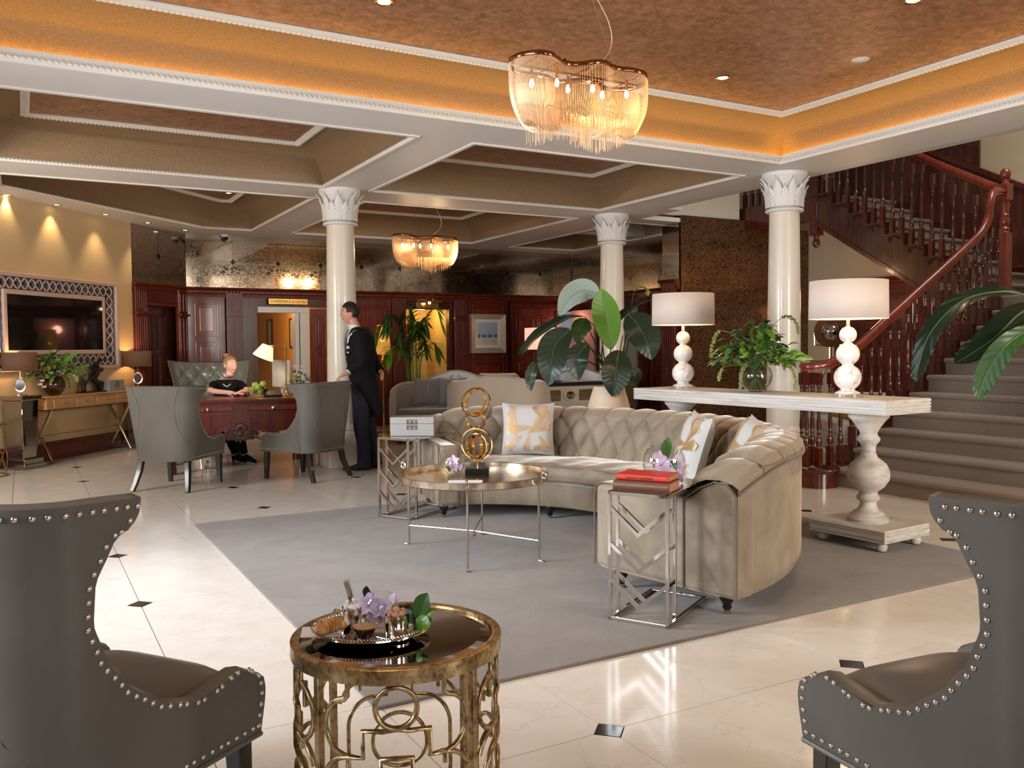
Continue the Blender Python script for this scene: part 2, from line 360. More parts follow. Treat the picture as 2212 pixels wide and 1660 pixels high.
def leaf(b, pts, width, up=(0, 0, 1), fold=.25, n=12, k=4, shape=.9, wave=0.0, rng=random, veins=0):
    """leaf blade along a curve; width profile, folded along the midrib"""
    P = catmull(pts, max(2, n//(len(pts)-1))); L = len(P); up = V(up); rows = []
    for i, p in enumerate(P):
        t = i/(L-1); d = (P[min(i+1, L-1)]-P[max(i-1, 0)]).normalized(); x = d.cross(up)
        if x.length < 1e-4: x = d.orthogonal()
        x.normalize(); y = x.cross(d).normalized(); wd = width*.5*max(.02, sin(pi*min(1, t**shape*.98+.01))**.75)
        for j in range(-k, k+1):
            q = j/k; lift = abs(q)*fold*wd+(wave*sin(t*14+q*2)*abs(q)) - (veins*abs(sin((t*22-abs(q)*3)*pi/2))*(.3+abs(q)*.7) if veins else 0)
            rows.append(p+x*wd*q+y*lift)
    m2 = 2*k+1
    b.add(rows, [(i*m2+j, i*m2+j+1, (i+1)*m2+j+1, (i+1)*m2+j) for i in range(L-1) for j in range(2*k)])
    return P
def rrect(w, h, r, n=4):
    out = []
    for cx, cy, a0 in ((w/2-r, h/2-r, 0), (-w/2+r, h/2-r, 90), (-w/2+r, -h/2+r, 180), (w/2-r, -h/2+r, 270)):
        for i in range(n+1): a = radians(a0+90*i/n); out.append((cx+r*cos(a), cy+r*sin(a)))
    return out
def cushion(b, w, h, t, n=14, puff=1.0):      # square cushion in xz plane, thickness along y
    for sgn in (-1, 1):
        def f(u, v):
            x, z = u*2-1, v*2-1; e = (1-x**4)*(1-z**4); pin = 1-.06*(x*x+z*z-2*x*x*z*z*.6)
            return V((x*w/2*(1-.07*(1-z*z)), sgn*t/2*max(0, e)**.45, z*h/2*(1-.07*(1-x*x))))
        g = B(); g.grid(f, n, n)
        if sgn > 0: g.f = [tuple(reversed(q)) for q in g.f]
        b.add(g.v, g.f)
    return b
# ================================================================ FLOOR
fl = setting('floor')
g = B(); g.box((3.6, 5.4, -.045), (13.4, 17.2, .07)); obj('bed', g, 'grout', fl)
TP, TX, TY, G, CC = .604, .49, 2.365, .0018, .062
def tile_poly(kx, ky):
    a, b = G, TP-G; c = CC
    P = {(0, 0): [(a+c, a), (b, a), (b, b), (a, b), (a, a+c)], (1, 0): [(a, a), (b-c, a), (b, a+c), (b, b), (a, b)],
         (1, 1): [(a, a), (b, a), (b, b-c), (b-c, b), (a, b)], (0, 1): [(a, a), (b, a), (b, b), (a+c, b), (a, b-c)]}
    return P[(kx, ky)]
tm = {}
for kx in (0, 1):
    for ky in (0, 1):
        g = B(); g.prism(tile_poly(kx, ky), -.012, 0); tm[kx, ky] = g
def seen(p, m=60):
    d = V(p)-CAM; w_ = d.dot(FWD)
    if w_ < .8: return None
    x = CX+F*d.dot(RT)/w_; y = CY-F*d.dot(UP)/w_
    return w_ if (-m < x < 2212+m and -m < y < 1660+m) else None
def oblique_in(x, y): return y-11.2 < (x+.2)*1.15 + .25 and y < 13.8
ind, rest = [], []
for i in range(-5, 17):
    for j in range(-9, 19):
        x, y = TX+i*TP, TY+j*TP; cx, cy_ = x+TP/2, y+TP/2
        if not (-2.6 < cx < 10.4 and -2.8 < cy_ and oblique_in(cx, cy_)): continue
        if cx > 7.4 and cy_ < 5.3: continue
        under = (1.2 < x and x+TP < 4.9 and 3.0 < y and y+TP < 6.7)
        d = max([seen((cx+a, cy_+b, 0)) or 0 for a in (-.3, 0, .3) for b in (-.3, 0, .3)])
        (ind if d and not under else rest).append((d, i, j, x, y))
ind.sort(); rest += ind[285:]; ind = ind[:285]
meshes = {}
for d, i, j, x, y in ind:
    k = (i % 2, j % 2)
    if k not in meshes:
        o = obj('tile', tm[k], 'marble', fl, smooth=False); meshes[k] = o.data
    else: o = obj('tile', meshes[k], 'marble', fl)
    o.location = (x, y, 0)
g = B()
for d, i, j, x, y in rest: g.prism([(px+x, py+y) for px, py in tile_poly(i % 2, j % 2)], -.012, 0)
obj('far_tiles', g, 'marble', fl, smooth=False, kind='stuff')
g = B(); c = CC-G*1.5; g.prism([(c, 0), (0, c), (-c, 0), (0, -c)], -.012, .0004); dm = None
for i in range(-4, 18):
    for j in range(-8, 19):
        if i % 2 or j % 2: continue
        x, y = TX+i*TP, TY+j*TP
        if not (-2.6 < x < 10.3 and oblique_in(x, y)) or (1.1 < x < 4.9 and 3 < y < 6.6) or not seen((x, y, 0)): continue
        o = obj('inlay_tile', dm or g, 'darkmarble', fl, smooth=False); dm = o.data; o.location = (x, y, 0)
# rug
g = B(); g.prism([(1.07, 2.915), (5.06, 2.915), (5.06, 6.73), (1.07, 6.73)], .001, .014)
tag(obj('rug', g, 'rug', bev=.005), 'large taupe wool rug under the curved sofa and round coffee table', 'rug')
# ================================================================ CEILING
HZ = 3.05; ce = setting('ceiling')
openings = {'main': (-2.4, 6.43, -1.4, 6.11), 'L1': (-.30, 2.87, 6.70, 9.22), 'R1': (3.42, 6.5, 6.70, 9.22), 'L2': (-.16, 2.98, 9.94, 13.05),
            'R2': (3.6, 6.6, 9.94, 13.08), 'RR': (7.45, 8.78, 9.94, 13.25)}
LED_W = .075
def hole(x, y):
    for k, (a, b, c, d) in openings.items():
        if a < x < b and c < y < d: return True
    return (x > 7.2 and y < 8.75) or (x > 7.45 and y < 9.6)
xs = sorted({-2.6, 9.1, 7.2, 8.14, *[v for o in openings.values() for v in o[:2]]}); ys = sorted({-3.0, 13.85, 8.75, 9.6, *[v for o in openings.values() for v in o[2:]]})
g = B()
for a, b in zip(xs, xs[1:]):
    for c, d in zip(ys, ys[1:]):
        if not hole((a+b)/2, (c+d)/2) and (b-a) > 1e-4 and (d-c) > 1e-4: g.box(((a+b)/2, (c+d)/2, HZ+.03), (b-a, d-c, .06))
g.prism([(-.16, 10.68), (2.3, 13.05), (-.16, 13.05)], HZ, HZ+.06)
obj('soffit', g, 'white', ce, smooth=False)
def ring_seg(pl, off):      # offset closed ccw polygon inward by off
    n = len(pl); out = []
    for i in range(n):
        p, q, r = V((*pl[i-1], 0)), V((*pl[i], 0)), V((*pl[(i+1) % n], 0))
        d1, d2 = (q-p).normalized(), (r-q).normalized(); n1, n2 = V((-d1.y, d1.x, 0)), V((-d2.y, d2.x, 0))
        bis = (n1+n2).normalized(); out.append(q+bis*(off/bis.dot(n1)))
    return out
def loft(g, rings):
    k = len(g.v); n = len(rings[0][0])
    for pts, z in rings: g.v += [(p.x, p.y, z) for p in pts]
    for j in range(len(rings)-1):
        for i in range(n): g.f.append((k+j*n+i, k+(j+1)*n+i, k+(j+1)*n+(i+1) % n, k+j*n+(i+1) % n))
def beads(g, pl, off, z, pitch, size, tilt=0.0):
    R_ = ring_seg(pl, off)
    for i in range(len(R_)):
        a, b = R_[i], R_[(i+1) % len(R_)]; d = (b-a); L = d.length; d.normalize(); ang = atan2(d.y, d.x); n = int(L/pitch)
        for k in range(n):
            p = a+d*(L*(k+.5)/n)
            if seen((p.x, p.y, z), 20): g.box((p.x, p.y, z), size, rot=Matrix.Rotation(ang, 3, 'Z') @ Matrix.Rotation(tilt, 3, 'X') @ Matrix.Rotation(tilt, 3, 'Z'))
mould, rope, egg = B(), B(), B()
for k, (a, b, c, d) in openings.items():
    pl = [(a, c), (b, c), (b, d), (a, d)]
    if k == 'L2': pl = [(a, c), (b, c), (b, d), (2.3, d), (a, 10.68)]
    cv = B(); main = k == 'main'; o0 = -LED_W if main else 0; z0 = HZ+.062 if main else HZ; inset = .35; z1 = 3.40
    rings = [(ring_seg(pl, o0+(inset-o0)*(1-cos(t*pi/2))), z0+(z1-z0)*sin(t*pi/2)) for t in [i/10 for i in range(11)]]
    loft(cv, rings); obj('cove', cv, 'cove', ce, ang=50)
    pn = B(); R_ = ring_seg(pl, inset); pn.prism([(p.x, p.y) for p in R_], z1, z1+.03); obj('ceiling_panel', pn, 'copper', ce, smooth=False)
    mw = .075 if main else .06
    loft(mould, [(ring_seg(pl, inset-.012), z1-.004), (ring_seg(pl, inset-.012), z1-.022), (ring_seg(pl, inset+mw*.35), z1-.030), (ring_seg(pl, inset+mw*.7), z1-.018), (ring_seg(pl, inset+mw), z1-.012), (ring_seg(pl, inset+mw), z1+.001)])
    beads(egg, pl, inset+mw*.32, z1-.028, .034, (.020, .022, .012))
    if main:
        loft(mould, [(ring_seg(pl, -.03), HZ-.001), (ring_seg(pl, .006), HZ-.004), (ring_seg(pl, .018), HZ+.028), (ring_seg(pl, .010), HZ+.050), (ring_seg(pl, .022), HZ+.060), (ring_seg(pl, .022), HZ+.074), (ring_seg(pl, -.02), HZ+.074), (ring_seg(pl, -.02), HZ+.058)])
        beads(rope, pl, .020, HZ+.030, .036, (.028, .014, .020), .5)
        for p0, p1 in ((ring_seg(pl, -.040), ring_seg(pl, -.056)),):
            ls = B(); loft(ls, [(p0, HZ+.063), (p0, HZ+.068), (p1, HZ+.068), (p1, HZ+.063)]); obj('light_strip', ls, 'led', ce, smooth=False)
    else:
        loft(mould, [(ring_seg(pl, -.03), HZ-.001), (ring_seg(pl, -.03), HZ-.012), (ring_seg(pl, .004), HZ-.014), (ring_seg(pl, .016), HZ+.006), (ring_seg(pl, .002), HZ+.02)])
        beads(rope, pl, .008, HZ+.002, .032, (.024, .014, .016), .5)
obj('coffer_moulding', mould, 'trim', ce, ang=50); obj('rope_moulding', rope, 'trim', ce, smooth=False, kind='stuff'); obj('egg_and_dart', egg, 'trim', ce, smooth=False, kind='stuff')
# roof above the stair void and closed edge of the slab
g = B(); g.box((9.2, 6.0, 5.55), (4.2, 6.2, .1)); obj('stairwell_ceiling', g, 'creamw', ce, smooth=False)
# downlights
def downlight(x, y, z, r=.045, power=0, sp=70, label='', to=None, lit=True):
    t = thing('downlight', label, 'ceiling light', (x, y, z), 0, None)
    g = B(); g.lathe([(r*.72, .004), (r, .002), (r*1.12, -.004), (r*1.05, -.008), (r*.78, -.004), (r*.72, .0)], 20, cap=False); obj('trim_ring', g, 'brass', t)
    g = B(); g.lathe([(.0001, -.002), (r*.74, -.002)], 20, cap=False); obj('lens', g, 'dlight', t)
    if power: lamp('SPOT', 'downlight_beam', (x, y, z-.012), power, (1, .74, .42), .03, to or (x, y, 0), spot=sp, blend=.8)
    return t
names = ['leftmost', 'second from the left', 'third from the left', 'fourth from the left', 'fifth from the left']
for k, (px, py) in enumerate([(16, 421), (123, 442), (228, 463), (319, 481), (400, 497)]):
    p = atz(px, py, HZ); to = (p.x-.10, p.y+.12, 0)
    downlight(p.x, p.y, HZ, power=24 if k < 4 else 10, sp=75, label='small recessed brass downlight, %s of the row above the television wall' % names[k], to=to)
p = atz(494, 417, 3.4); downlight(p.x, p.y, 3.4, power=12, label='recessed downlight in the mottled panel nearest the mirrored corner')
p = atz(830, 4, 3.4); downlight(p.x, p.y, 3.4, .055, 22, 100, 'brass downlight at the top edge left of the large chandelier')
p = atz(1561, 168, 3.4); downlight(p.x, p.y, 3.4, .055, 22, 100, 'brass downlight in the copper ceiling right of the large chandelier')
p = atz(1973, 0, 3.4); downlight(p.x, p.y, 3.4, .055, 22, 100, 'brass downlight at the top right edge of the copper ceiling')
for k_, (x_, y_) in enumerate(((.9, 2.9), (2.0, 1.7), (3.7, 2.7))): downlight(x_, y_, 3.4, .055, 42, 115, 'unseen brass downlight added to the copper ceiling above the %s' % ('left foreground chair', 'right foreground chair', 'near end of the curved sofa')[k_])  # added out of view to light the seats from above
p = atz(1859, 129, 3.4); g = B(); g.lathe([(.0001, -.010), (.022, -.010), (.030, -.005), (.062, -.003), (.064, 0)], 24, cap=False)
o = obj('smoke_sensor', g, 'white'); o.location = (p.x, p.y, 3.4); tag(o, 'small round white sensor disc on the copper ceiling', 'sensor')
for px, py, lab in ((486, 513, 'black dome security camera under the ceiling edge before the mirrored wall'),):
    p = atz(px, 508, HZ); t = thing('dome_camera', lab, 'camera', (p.x, p.y, HZ))
    g = B(); g.lathe([(.06, 0), (.06, -.02), (.05, -.03)], 20); obj('mount', g, 'white', t)
    g = B(); g.lathe([(.05, -.028), (.046, -.055), (.03, -.075), (.0001, -.084)], 20); obj('dome', g, 'plastic', t)
# ================================================================ COLUMNS
def column(x, y, label):
    t = thing('column', label, 'column', (x, y, 0))
    g = B(); g.box((0, 0, .14), (.50, .50, .28)); g.box((0, 0, .30), (.46, .46, .05)); obj('plinth', g, 'column', t, bev=.012)
    g = B(); g.lathe([(.225, .32), (.232, .34), (.225, .37), (.205, .385), (.20, .40), (.212, .415), (.205, .44), (.18, .455), (.17, .48)], 40); obj('base_moulding', g, 'column', t)
    g = B(); g.lathe([(.172, .40)]+[(.172-.022*(k/12)**1.6, .48+k*(2.62-.48)/12) for k in range(13)]+[(.147, 2.76)], 48, cap=False); obj('shaft', g, 'column', t)
    g = B(); g.lathe([(.149, 2.655), (.185, 2.66), (.192, 2.672), (.185, 2.687), (.160, 2.692), (.152, 2.70), (.160, 2.74), (.172, 2.82), (.178, 2.90), (.195, 2.97), (.225, 3.01), (.225, 3.05)], 40, cap=False); obj('capital', g, 'white', t)
    g = B(); lf = None
    def bell(z): return .166+.02*(z-2.7)/.3+.05*max(0, (z-2.93)/.1)**2
    for ring, (z0, h, wd, off, n) in enumerate(((2.70, .30, .125, .5, 8), (2.70, .22, .115, 0, 8))):
        gm = None
        for k in range(n):
            if gm is None:
                g = B()
                def fl_(u, v):
                    z = z0+h*v; a = (u-.5)*2; prof = sin(min(1, v*.92+.16)*pi)**.6 if v < .97 else .12
                    ww = wd/2*prof*(1-.12*abs(sin(v*16))); r = bell(z)+.012+.010*(1-ring)*0+.035*v**4+.014*(1-abs(a))**.6*(.6+.4*abs(sin(v*16)))
                    return V((r, a*ww, z))
                g.grid(fl_, 7, 16); o = obj('acanthus_leaf', g, 'white', t, solid=.008); gm = o
            else:
                o = gm.copy(); COL.objects.link(o)
            o.rotation_euler = (0, 0, 2*pi*(k+off)/n)
    return t
column(3.10, 9.36, 'cream column with leaf capital behind the standing man')
column(6.85, 6.45, 'cream column with leaf capital behind the flower vase, nearest the staircase')
column(6.90, 9.52, 'cream column with leaf capital behind the large leafy potted plant')
# ================================================================ WALLS
YB, ZW = 13.85, 2.25
wb = setting('wall_back')
g = B(); g.box((5.8, YB+.10, ZW+.42), (7.6, .12, .86)); obj('upper_core', g, 'creamw', wb, smooth=False)
# antiqued mirror tiles with dark studs
def mirror_tiles(par, p0, p1, z0, z1, nx, nz, m='antique', studs=True, rows=None):
    p0, p1 = V(p0), V(p1); d = p1-p0; L = d.length; d.normalize(); nrm = V((d.y, -d.x, 0)); me = {}
    w_, h = L/nx, (z1-z0)/nz; rz = atan2(d.y, d.x)
    for i in range(nx):
        for j in range(nz):
            if 'm' not in me:
                g = B(); g.box((0, 0, 0), (w_-.003, .008, h-.003)); me['m'] = g
                o = obj('mirror_tile', g, m, par, smooth=False, world=True); me['d'] = o.data
            else: o = obj('mirror_tile', me['d'], m, par, world=True)
            p = p0+d*(w_*(i+.5)); o.location = (p.x, p.y, z0+h*(j+.5)); o.rotation_euler = (random.uniform(-.006, .006), 0, rz+random.uniform(-.008, .008))
            if studs and 0 < i and j == 0 and nz > 1:
                q = p0+d*(w_*i)+nrm*.008
                g = B(); s_ = .035; g.prism([(s_, 0), (0, s_*1.25), (-s_, 0), (0, -s_*1.25)], -.004, .004, 'y')
                e = obj('stud', g, 'blackm', par, smooth=False, world=True); e.location = (q.x, q.y, z0+h); e.rotation_euler = (0, 0, rz)
mirror_tiles(wb, (2.17, YB-.02, 0), (9.08, YB-.02, 0), ZW, HZ, 10, 2)
def wpart(par, name, x0, x1, z0, z1, y0, y1, m='mahog', bev=.004): 
    g = B(); g.box(((x0+x1)/2, (y0+y1)/2, (z0+z1)/2), (x1-x0, abs(y1-y0), z1-z0)); return obj(name, g, m, par, smooth=False, bev=bev)
# solid wall behind the joinery, leaving the openings free
for a, b in ((2.15, 3.22), (4.42, 5.70), (6.54, 8.86), (9.56, 9.7)): wpart(wb, 'wall_core', a, b, 0, ZW, YB+.02, YB+.14, 'mahogd', 0)
for a, b in ((3.22, 4.42), (5.70, 6.54), (8.86, 9.56)): wpart(wb, 'lintel', a, b, 1.97, ZW, YB+.02, YB+.14, 'mahogd', 0)
def rot_part(par, name, g, m, p, rz, **k):
    o = obj(name, g, m, par, **k); o.location = p; o.rotation_euler = (0, 0, rz); return o
def pilaster(par, x, w_, y, z1=ZW, rz=0, base=True, m='mahog'):
    """fluted pilaster with a block above; local x along the wall"""
    t = bpy.data.objects.new('pilaster', None); COL.objects.link(t); t.parent = par; t.location = (x, y, 0); t.rotation_euler = (0, 0, rz)
    g = B(); g.box((0, -.035, .12), (w_+.05, .10, .24)); g.box((0, -.035, .255), (w_+.03, .09, .03))
    g.box((0, -.02, (z1-.05)/2), (w_, .06, z1-.06)); g.box((0, -.045, z1-.43), (w_+.03, .09, .03)); obj('body', g, m, t, smooth=False, bev=.005)
    n = 4 if w_ > .2 else 2
    for (a, b) in ((.32, z1-.48), (z1-.38, z1-.12)):
        for k in range(n+1):
            g = B(); xx = -w_*.36+w_*.72*k/n; g.box((xx, -.056, (a+b)/2), (w_*.72/n*.42, .016, b-a)); obj('reed', g, m, t, smooth=False, bev=.004)
    return t
def panelling(par, x0, x1, y, z1=ZW-.12, m='mahogr', zs=((.30, .82), (.92, 1.42), (1.52, 2.0)), m2='mahog'):
    g = B(); g.box(((x0+x1)/2, y, z1/2), (x1-x0, .03, z1)); obj('panel_board', g, m2, par, smooth=False)
    for a, b in zs:
        g = B(); iw = x1-x0-.22; zz = (a+b)/2; h = b-a
        for q in (-1, 1): g.box(((x0+x1)/2+q*iw/2, y-.024, zz), (.022, .022, h)); g.box(((x0+x1)/2, y-.024, zz+q*h/2), (iw+.022, .022, .022))
        obj('panel_moulding', g, m, par, smooth=False, bev=.006)
        g = B(); g.box(((x0+x1)/2, y-.02, zz), (iw-.12, .014, h-.12)); obj('raised_panel', g, m, par, smooth=False, bev=.006)
for x in (2.86, 5.57, 6.73): pilaster(wb, x, .24, YB-.03)
panelling(wb, 2.18, 2.72, YB-.02); panelling(wb, 4.44, 5.44, YB-.02)
panelling(wb, 6.87, 7.70, YB-.02, zs=((.25, 1.05), (1.12, 2.05))); panelling(wb, 8.72, 8.84, YB-.02, zs=())
def cornice(par, pts, z=ZW, m='mahog', name='cornice', dent=True):
    for a, b in zip(pts, pts[1:]):
        a, b = V((*a, 0)), V((*b, 0)); d = b-a; L = d.length; d.normalize(); rz = atan2(d.y, d.x)
        t = bpy.data.objects.new(name, None); COL.objects.link(t); t.parent = par; t.location = (a.x, a.y, 0); t.rotation_euler = (0, 0, rz)
        g = B(); prof = [(0, z), (-.10, z), (-.105, z-.02), (-.085, z-.035), (-.06, z-.05), (-.055, z-.085), (-.03, z-.10), (-.025, z-.14), (0, z-.14)]
        g.prism([(p, q) for p, q in prof], 0, L, 'x'); obj('crown', g, m, t, smooth=False)
        if dent:
            g = B(); n = int(L/.05)
            for k in range(n): g.box((L*(k+.5)/n, -.046, z-.068), (.026, .028, .028))
            obj('dentils', g, m, t, smooth=False, kind='stuff')
cornice(wb, [(2.15, YB-.02), (5.45, YB-.02)]); cornice(wb, [(5.45, YB-.05), (6.86, YB-.05)]); cornice(wb, [(6.86, YB-.02), (9.1, YB-.02)])
# picture light and signs over the openings
def sign(par, x0, x1, z0, z1, s, size, y):
    t = thing('door_sign', 'brass sign reading %s over a doorway' % s, 'sign', ((x0+x1)/2, y, (z0+z1)/2))
    g = B(); g.box((0, 0, 0), (x1-x0, .012, z1-z0)); obj('plate', g, 'brass', t, bev=.003)
    g = B(); g.box((0, -.007, 0), (x1-x0-.02, .003, z1-z0-.02)); obj('face', g, 'oak', t, smooth=False) if False else None
    text('lettering', s, size, 'signtx', t, Matrix.Translation((0, -.0075, 0)) @ Matrix.Rotation(pi/2, 4, 'X'), .0012); return t
sign(wb, 3.38, 4.0, 2.01, 2.10, 'CONFERENCE & LEISURE', .052, YB-.075)
tag(sign(wb, 5.88, 6.30, 1.99, 2.08, 'RESTAURANT', .05, YB-.075), 'small brass sign over the palm doorway, half hidden by fronds', 'sign')
t = thing('picture_light', 'brass picture lamp on a swan arm above the palm doorway', 'lamp', (6.13, YB-.13, 2.17))
g = B(); g.tube([(0, .05, .05), (0, -.04, .06), (0, -.08, .0), (0, -.08, -.06)], .007); obj('arm', g, 'brass', t)
g = B(); g.tube([(-.17, -.08, -.07), (.17, -.08, -.07)], .018, 10); obj('shade', g, 'brass', t)
g = B(); g.ball((-.06, -.08, -.1), .022); obj('bulb', g, 'bulb', t)
# hallway behind the conference opening
for a, b, m_, nm in ((3.2, 3.24, 'hall', 'left'), ):
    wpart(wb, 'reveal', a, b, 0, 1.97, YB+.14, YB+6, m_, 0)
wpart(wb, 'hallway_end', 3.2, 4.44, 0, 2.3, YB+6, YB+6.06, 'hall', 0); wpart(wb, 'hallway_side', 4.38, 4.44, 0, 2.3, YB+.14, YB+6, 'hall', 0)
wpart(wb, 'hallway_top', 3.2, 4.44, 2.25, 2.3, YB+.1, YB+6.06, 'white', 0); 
for a, b, c, d in ((3.80, 3.86, 0, 1.879), (3.88, 4.02, 0, 1.879)): wpart(wb, 'white_architrave', a, b, c, d, YB-.06, YB+.14, 'trim')
wpart(wb, 'white_architrave', 3.22, 4.02, 1.88, 1.97, YB-.06, YB+.14, 'trim')
lamp('POINT', 'hallway_light', (3.6, YB+1.8, 2.0), 30, (1, .62, .22), .1)
for px, zz in ((3.30, 1.6), ):
    pass
for k, (yy, zc, sz) in enumerate(((YB+2.2, 1.60, .52), (YB+3.9, 1.62, .55), (YB+5.3, 1.62, .5))):
    t = thing('framed_print', 'dark framed print on the amber hallway wall, %s from the lobby' % ('first', 'second', 'third')[k], 'picture', (4.375, yy, zc))
    g = B()
    for q in (-1, 1): g.box((-.01, q*sz*.33, 0), (.025, .03, sz+.03)); g.box((-.01, 0, q*sz*.5), (.025, sz*.66, .03))
    obj('frame', g, 'mahogd', t); g = B(); g.box((-.004, 0, 0), (.008, sz*.64, sz)); obj('print', g, 'olive', t)
for k, xx in enumerate(()):
    t = thing('framed_print', 'small dark framed print at the end of the amber hallway, %s' % ('left one', 'right one')[k], 'picture', (xx, YB+2.59, 1.62))
    g = B()
    for q in (-1, 1): g.box((q*.09, -.01, 0), (.025, .025, .36)); g.box((0, -.01, q*.17), (.2, .025, .025))
    obj('frame', g, 'mahogd', t); g = B(); g.box((0, 0, 0), (.17, .01, .33)); obj('print', g, 'cream', t)
def panel_door(name, par_loc, w_, h, rz, m='mahog', rows=((.15, .62), (.72, 1.22), (1.32, 1.82)), handle=None, cols=2, hm='brass'):
    t = setting(name, par_loc, rz)
    g = B(); g.box((w_/2, 0, h/2), (w_, .04, h)); obj('leaf', g, m, t, smooth=False)
    pw = (w_-.10)/cols
    for a, b in rows:
        for c in range(cols):
            cx_ = .05+pw*(c+.5); g = B()
            for q in (-1, 1):
                g.box((cx_+q*(pw/2-.04), -.026, (a+b)/2), (.018, .016, b-a)); g.box((cx_, -.026, (a+b)/2+q*(b-a)/2), (pw-.062, .016, .018))
            obj('panel_moulding', g, m, t, smooth=False, bev=.004)
            g = B(); g.box((cx_, -.024, (a+b)/2), (pw-.15, .012, b-a-.08)); obj('raised_panel', g, m, t, smooth=False, bev=.005)
    if handle:
        g = B(); g.tube([(handle[0], -.02, handle[1]), (handle[0], -.07, handle[1]), (handle[0]-.1, -.07, handle[1])], .009); g.lathe([(.02, 0), (.02, .008)], 14, (handle[0], -.03, handle[1]-.09)); g.box((handle[0], -.023, handle[1]-.04), (.035, .006, .16)); obj('handle', g, hm, t)
    return t
panel_door('door_1', (4.05, YB-.02, 0), .34, 1.95, 0, 'mahogr', cols=1)
# yellow room behind palm
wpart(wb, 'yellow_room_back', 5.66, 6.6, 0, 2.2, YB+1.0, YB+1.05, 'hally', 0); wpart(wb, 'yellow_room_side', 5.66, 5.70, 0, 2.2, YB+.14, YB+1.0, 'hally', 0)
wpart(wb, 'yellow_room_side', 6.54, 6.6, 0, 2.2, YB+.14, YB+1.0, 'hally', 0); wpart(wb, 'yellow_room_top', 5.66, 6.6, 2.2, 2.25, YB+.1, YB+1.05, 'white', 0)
panel_door('door_2', (5.75, YB+.96, 0), .45, 1.75, 0, 'mahogr', rows=((.2, .8), (.9, 1.6)))
lamp('POINT', 'room_light', (6.2, YB+.5, 1.9), 9, (1, .68, .25), .08)
# red door and the lit opening on the right
wpart(wb, 'architrave', 7.74, 7.84, 0, 1.999, YB-.10, YB+.0); wpart(wb, 'architrave', 8.70, 8.80, 0, 1.999, YB-.10, YB+.0); wpart(wb, 'architrave', 7.74, 8.80, 2.0, 2.1, YB-.10, YB)
panel_door('door_3', (7.84, YB-.03, 0), .86, 2.0, 0, 'mahogr', handle=(.08, 1.0))
# ---- oblique walls on the left
OA, OB_, OC = V((-2.6, 8.38, 0)), V((1.33, 13.0, 0)), V((2.17, 13.84, 0))
wl = setting('wall_left'); d = (OB_-OA); L = d.length; rz = atan2(d.y, d.x)
g = B(); g.box((0, 0, 0), (L+.02, .12, HZ)); o = obj('plaster', g, 'cream', wl, smooth=False); n_ = V((-d.y, d.x, 0)).normalized(); c = (OA+OB_)/2+n_*.06; o.location = (c.x, c.y, HZ/2); o.rotation_euler = (0, 0, rz)
sk = setting('baseboard_left', OA, rz)
g = B(); g.prism([(0, 0), (-.03, 0), (-.03, .17), (-.022, .185), (-.022, .20), (-.01, .22), (0, .22)], 0, L, 'x'); obj('board', g, 'mahog', sk, smooth=False)
wc = setting('wall_corner'); d2 = (OC-OB_); L2 = d2.length; rz2 = atan2(d2.y, d2.x); n2 = V((-d2.y, d2.x, 0)).normalized()
g = B(); g.box((0, 0, 0), (L2+.1, .12, HZ)); o = obj('wall_core', g, 'mahogd', wc, smooth=False); c = (OB_+OC)/2+n2*.22; o.location = (c.x, c.y, HZ/2); o.rotation_euler = (0, 0, rz2)
p0, p1 = OB_+n2*.04, OC+n2*.0; mirror_tiles(wc, p0, p1, ZW, HZ, 2, 2)
g = B(); g.box((0, 0, 0), (L2, .12, HZ-ZW)); o = obj('mirror_backing', g, 'mahogd', wc, smooth=False); c = (OB_+OC)/2+n2*.11; o.location = (c.x, c.y, (HZ+ZW)/2); o.rotation_euler = (0, 0, rz2)
dn = d2.normalized()
def on2(s, off=0): p = OB_+dn*s+n2*off; return p
wt = bpy.data.objects.new('joinery', None); COL.objects.link(wt); wt.parent = wc; wt.location = OB_; wt.rotation_euler = (0, 0, rz2)
pilaster(wt, .13, .24, 0.0); pilaster(wt, 1.06, .22, 0.0) if False else pilaster(wt, 1.04, .20, 0.0)
cornice(wt, [(0.0, 0.02), (L2, .02)])
g = B(); g.box((.58, .03, 2.05), (.72, .06, .14)); obj('frieze', g, 'mahog', wt, bev=.006); g = B(); g.box((.58, .0, 1.955), (.74, .09, .04)); obj('transom', g, 'mahog', wt, bev=.006)
p = on2(.24, .14); panel_door('door_4', (p.x, p.y, 0), .70, 1.95, rz2, 'mahogd', handle=(.62, .86))
# ---- right walls
wr = setting('wall_right')
def vwall(par, name, p0, p1, z0, z1, m, th=.12, side=1):
    p0, p1 = V((*p0, 0)), V((*p1, 0)); d = p1-p0; L = d.length; rz = atan2(d.y, d.x); n = V((-d.y, d.x, 0)).normalized()*side
    g = B(); g.box((0, 0, 0), (L, th, z1-z0)); o = obj(name, g, m, par, smooth=False); c = (p0+p1)/2+n*th/2; o.location = (c.x, c.y, (z0+z1)/2); o.rotation_euler = (0, 0, rz); return o
vwall(wr, 'wall_core', (9.12, 13.85), (9.12, 9.9), 0, HZ, 'mahogd')
mirror_tiles(wr, (9.09, 13.8, 0), (9.09, 9.95, 0), ZW, HZ, 6, 2, studs=False)
t = bpy.data.objects.new('joinery', None); COL.objects.link(t); t.parent = wr; t.location = (9.12, 13.85, 0); t.rotation_euler = (0, 0, -pi/2)
cornice(t, [(0, 0), (3.95, 0)]); pilaster(t, .95, .24, 0); pilaster(t, 2.2, .24, 0); pilaster(t, 3.3, .24, 0); panelling(t, 2.35, 3.15, 0)
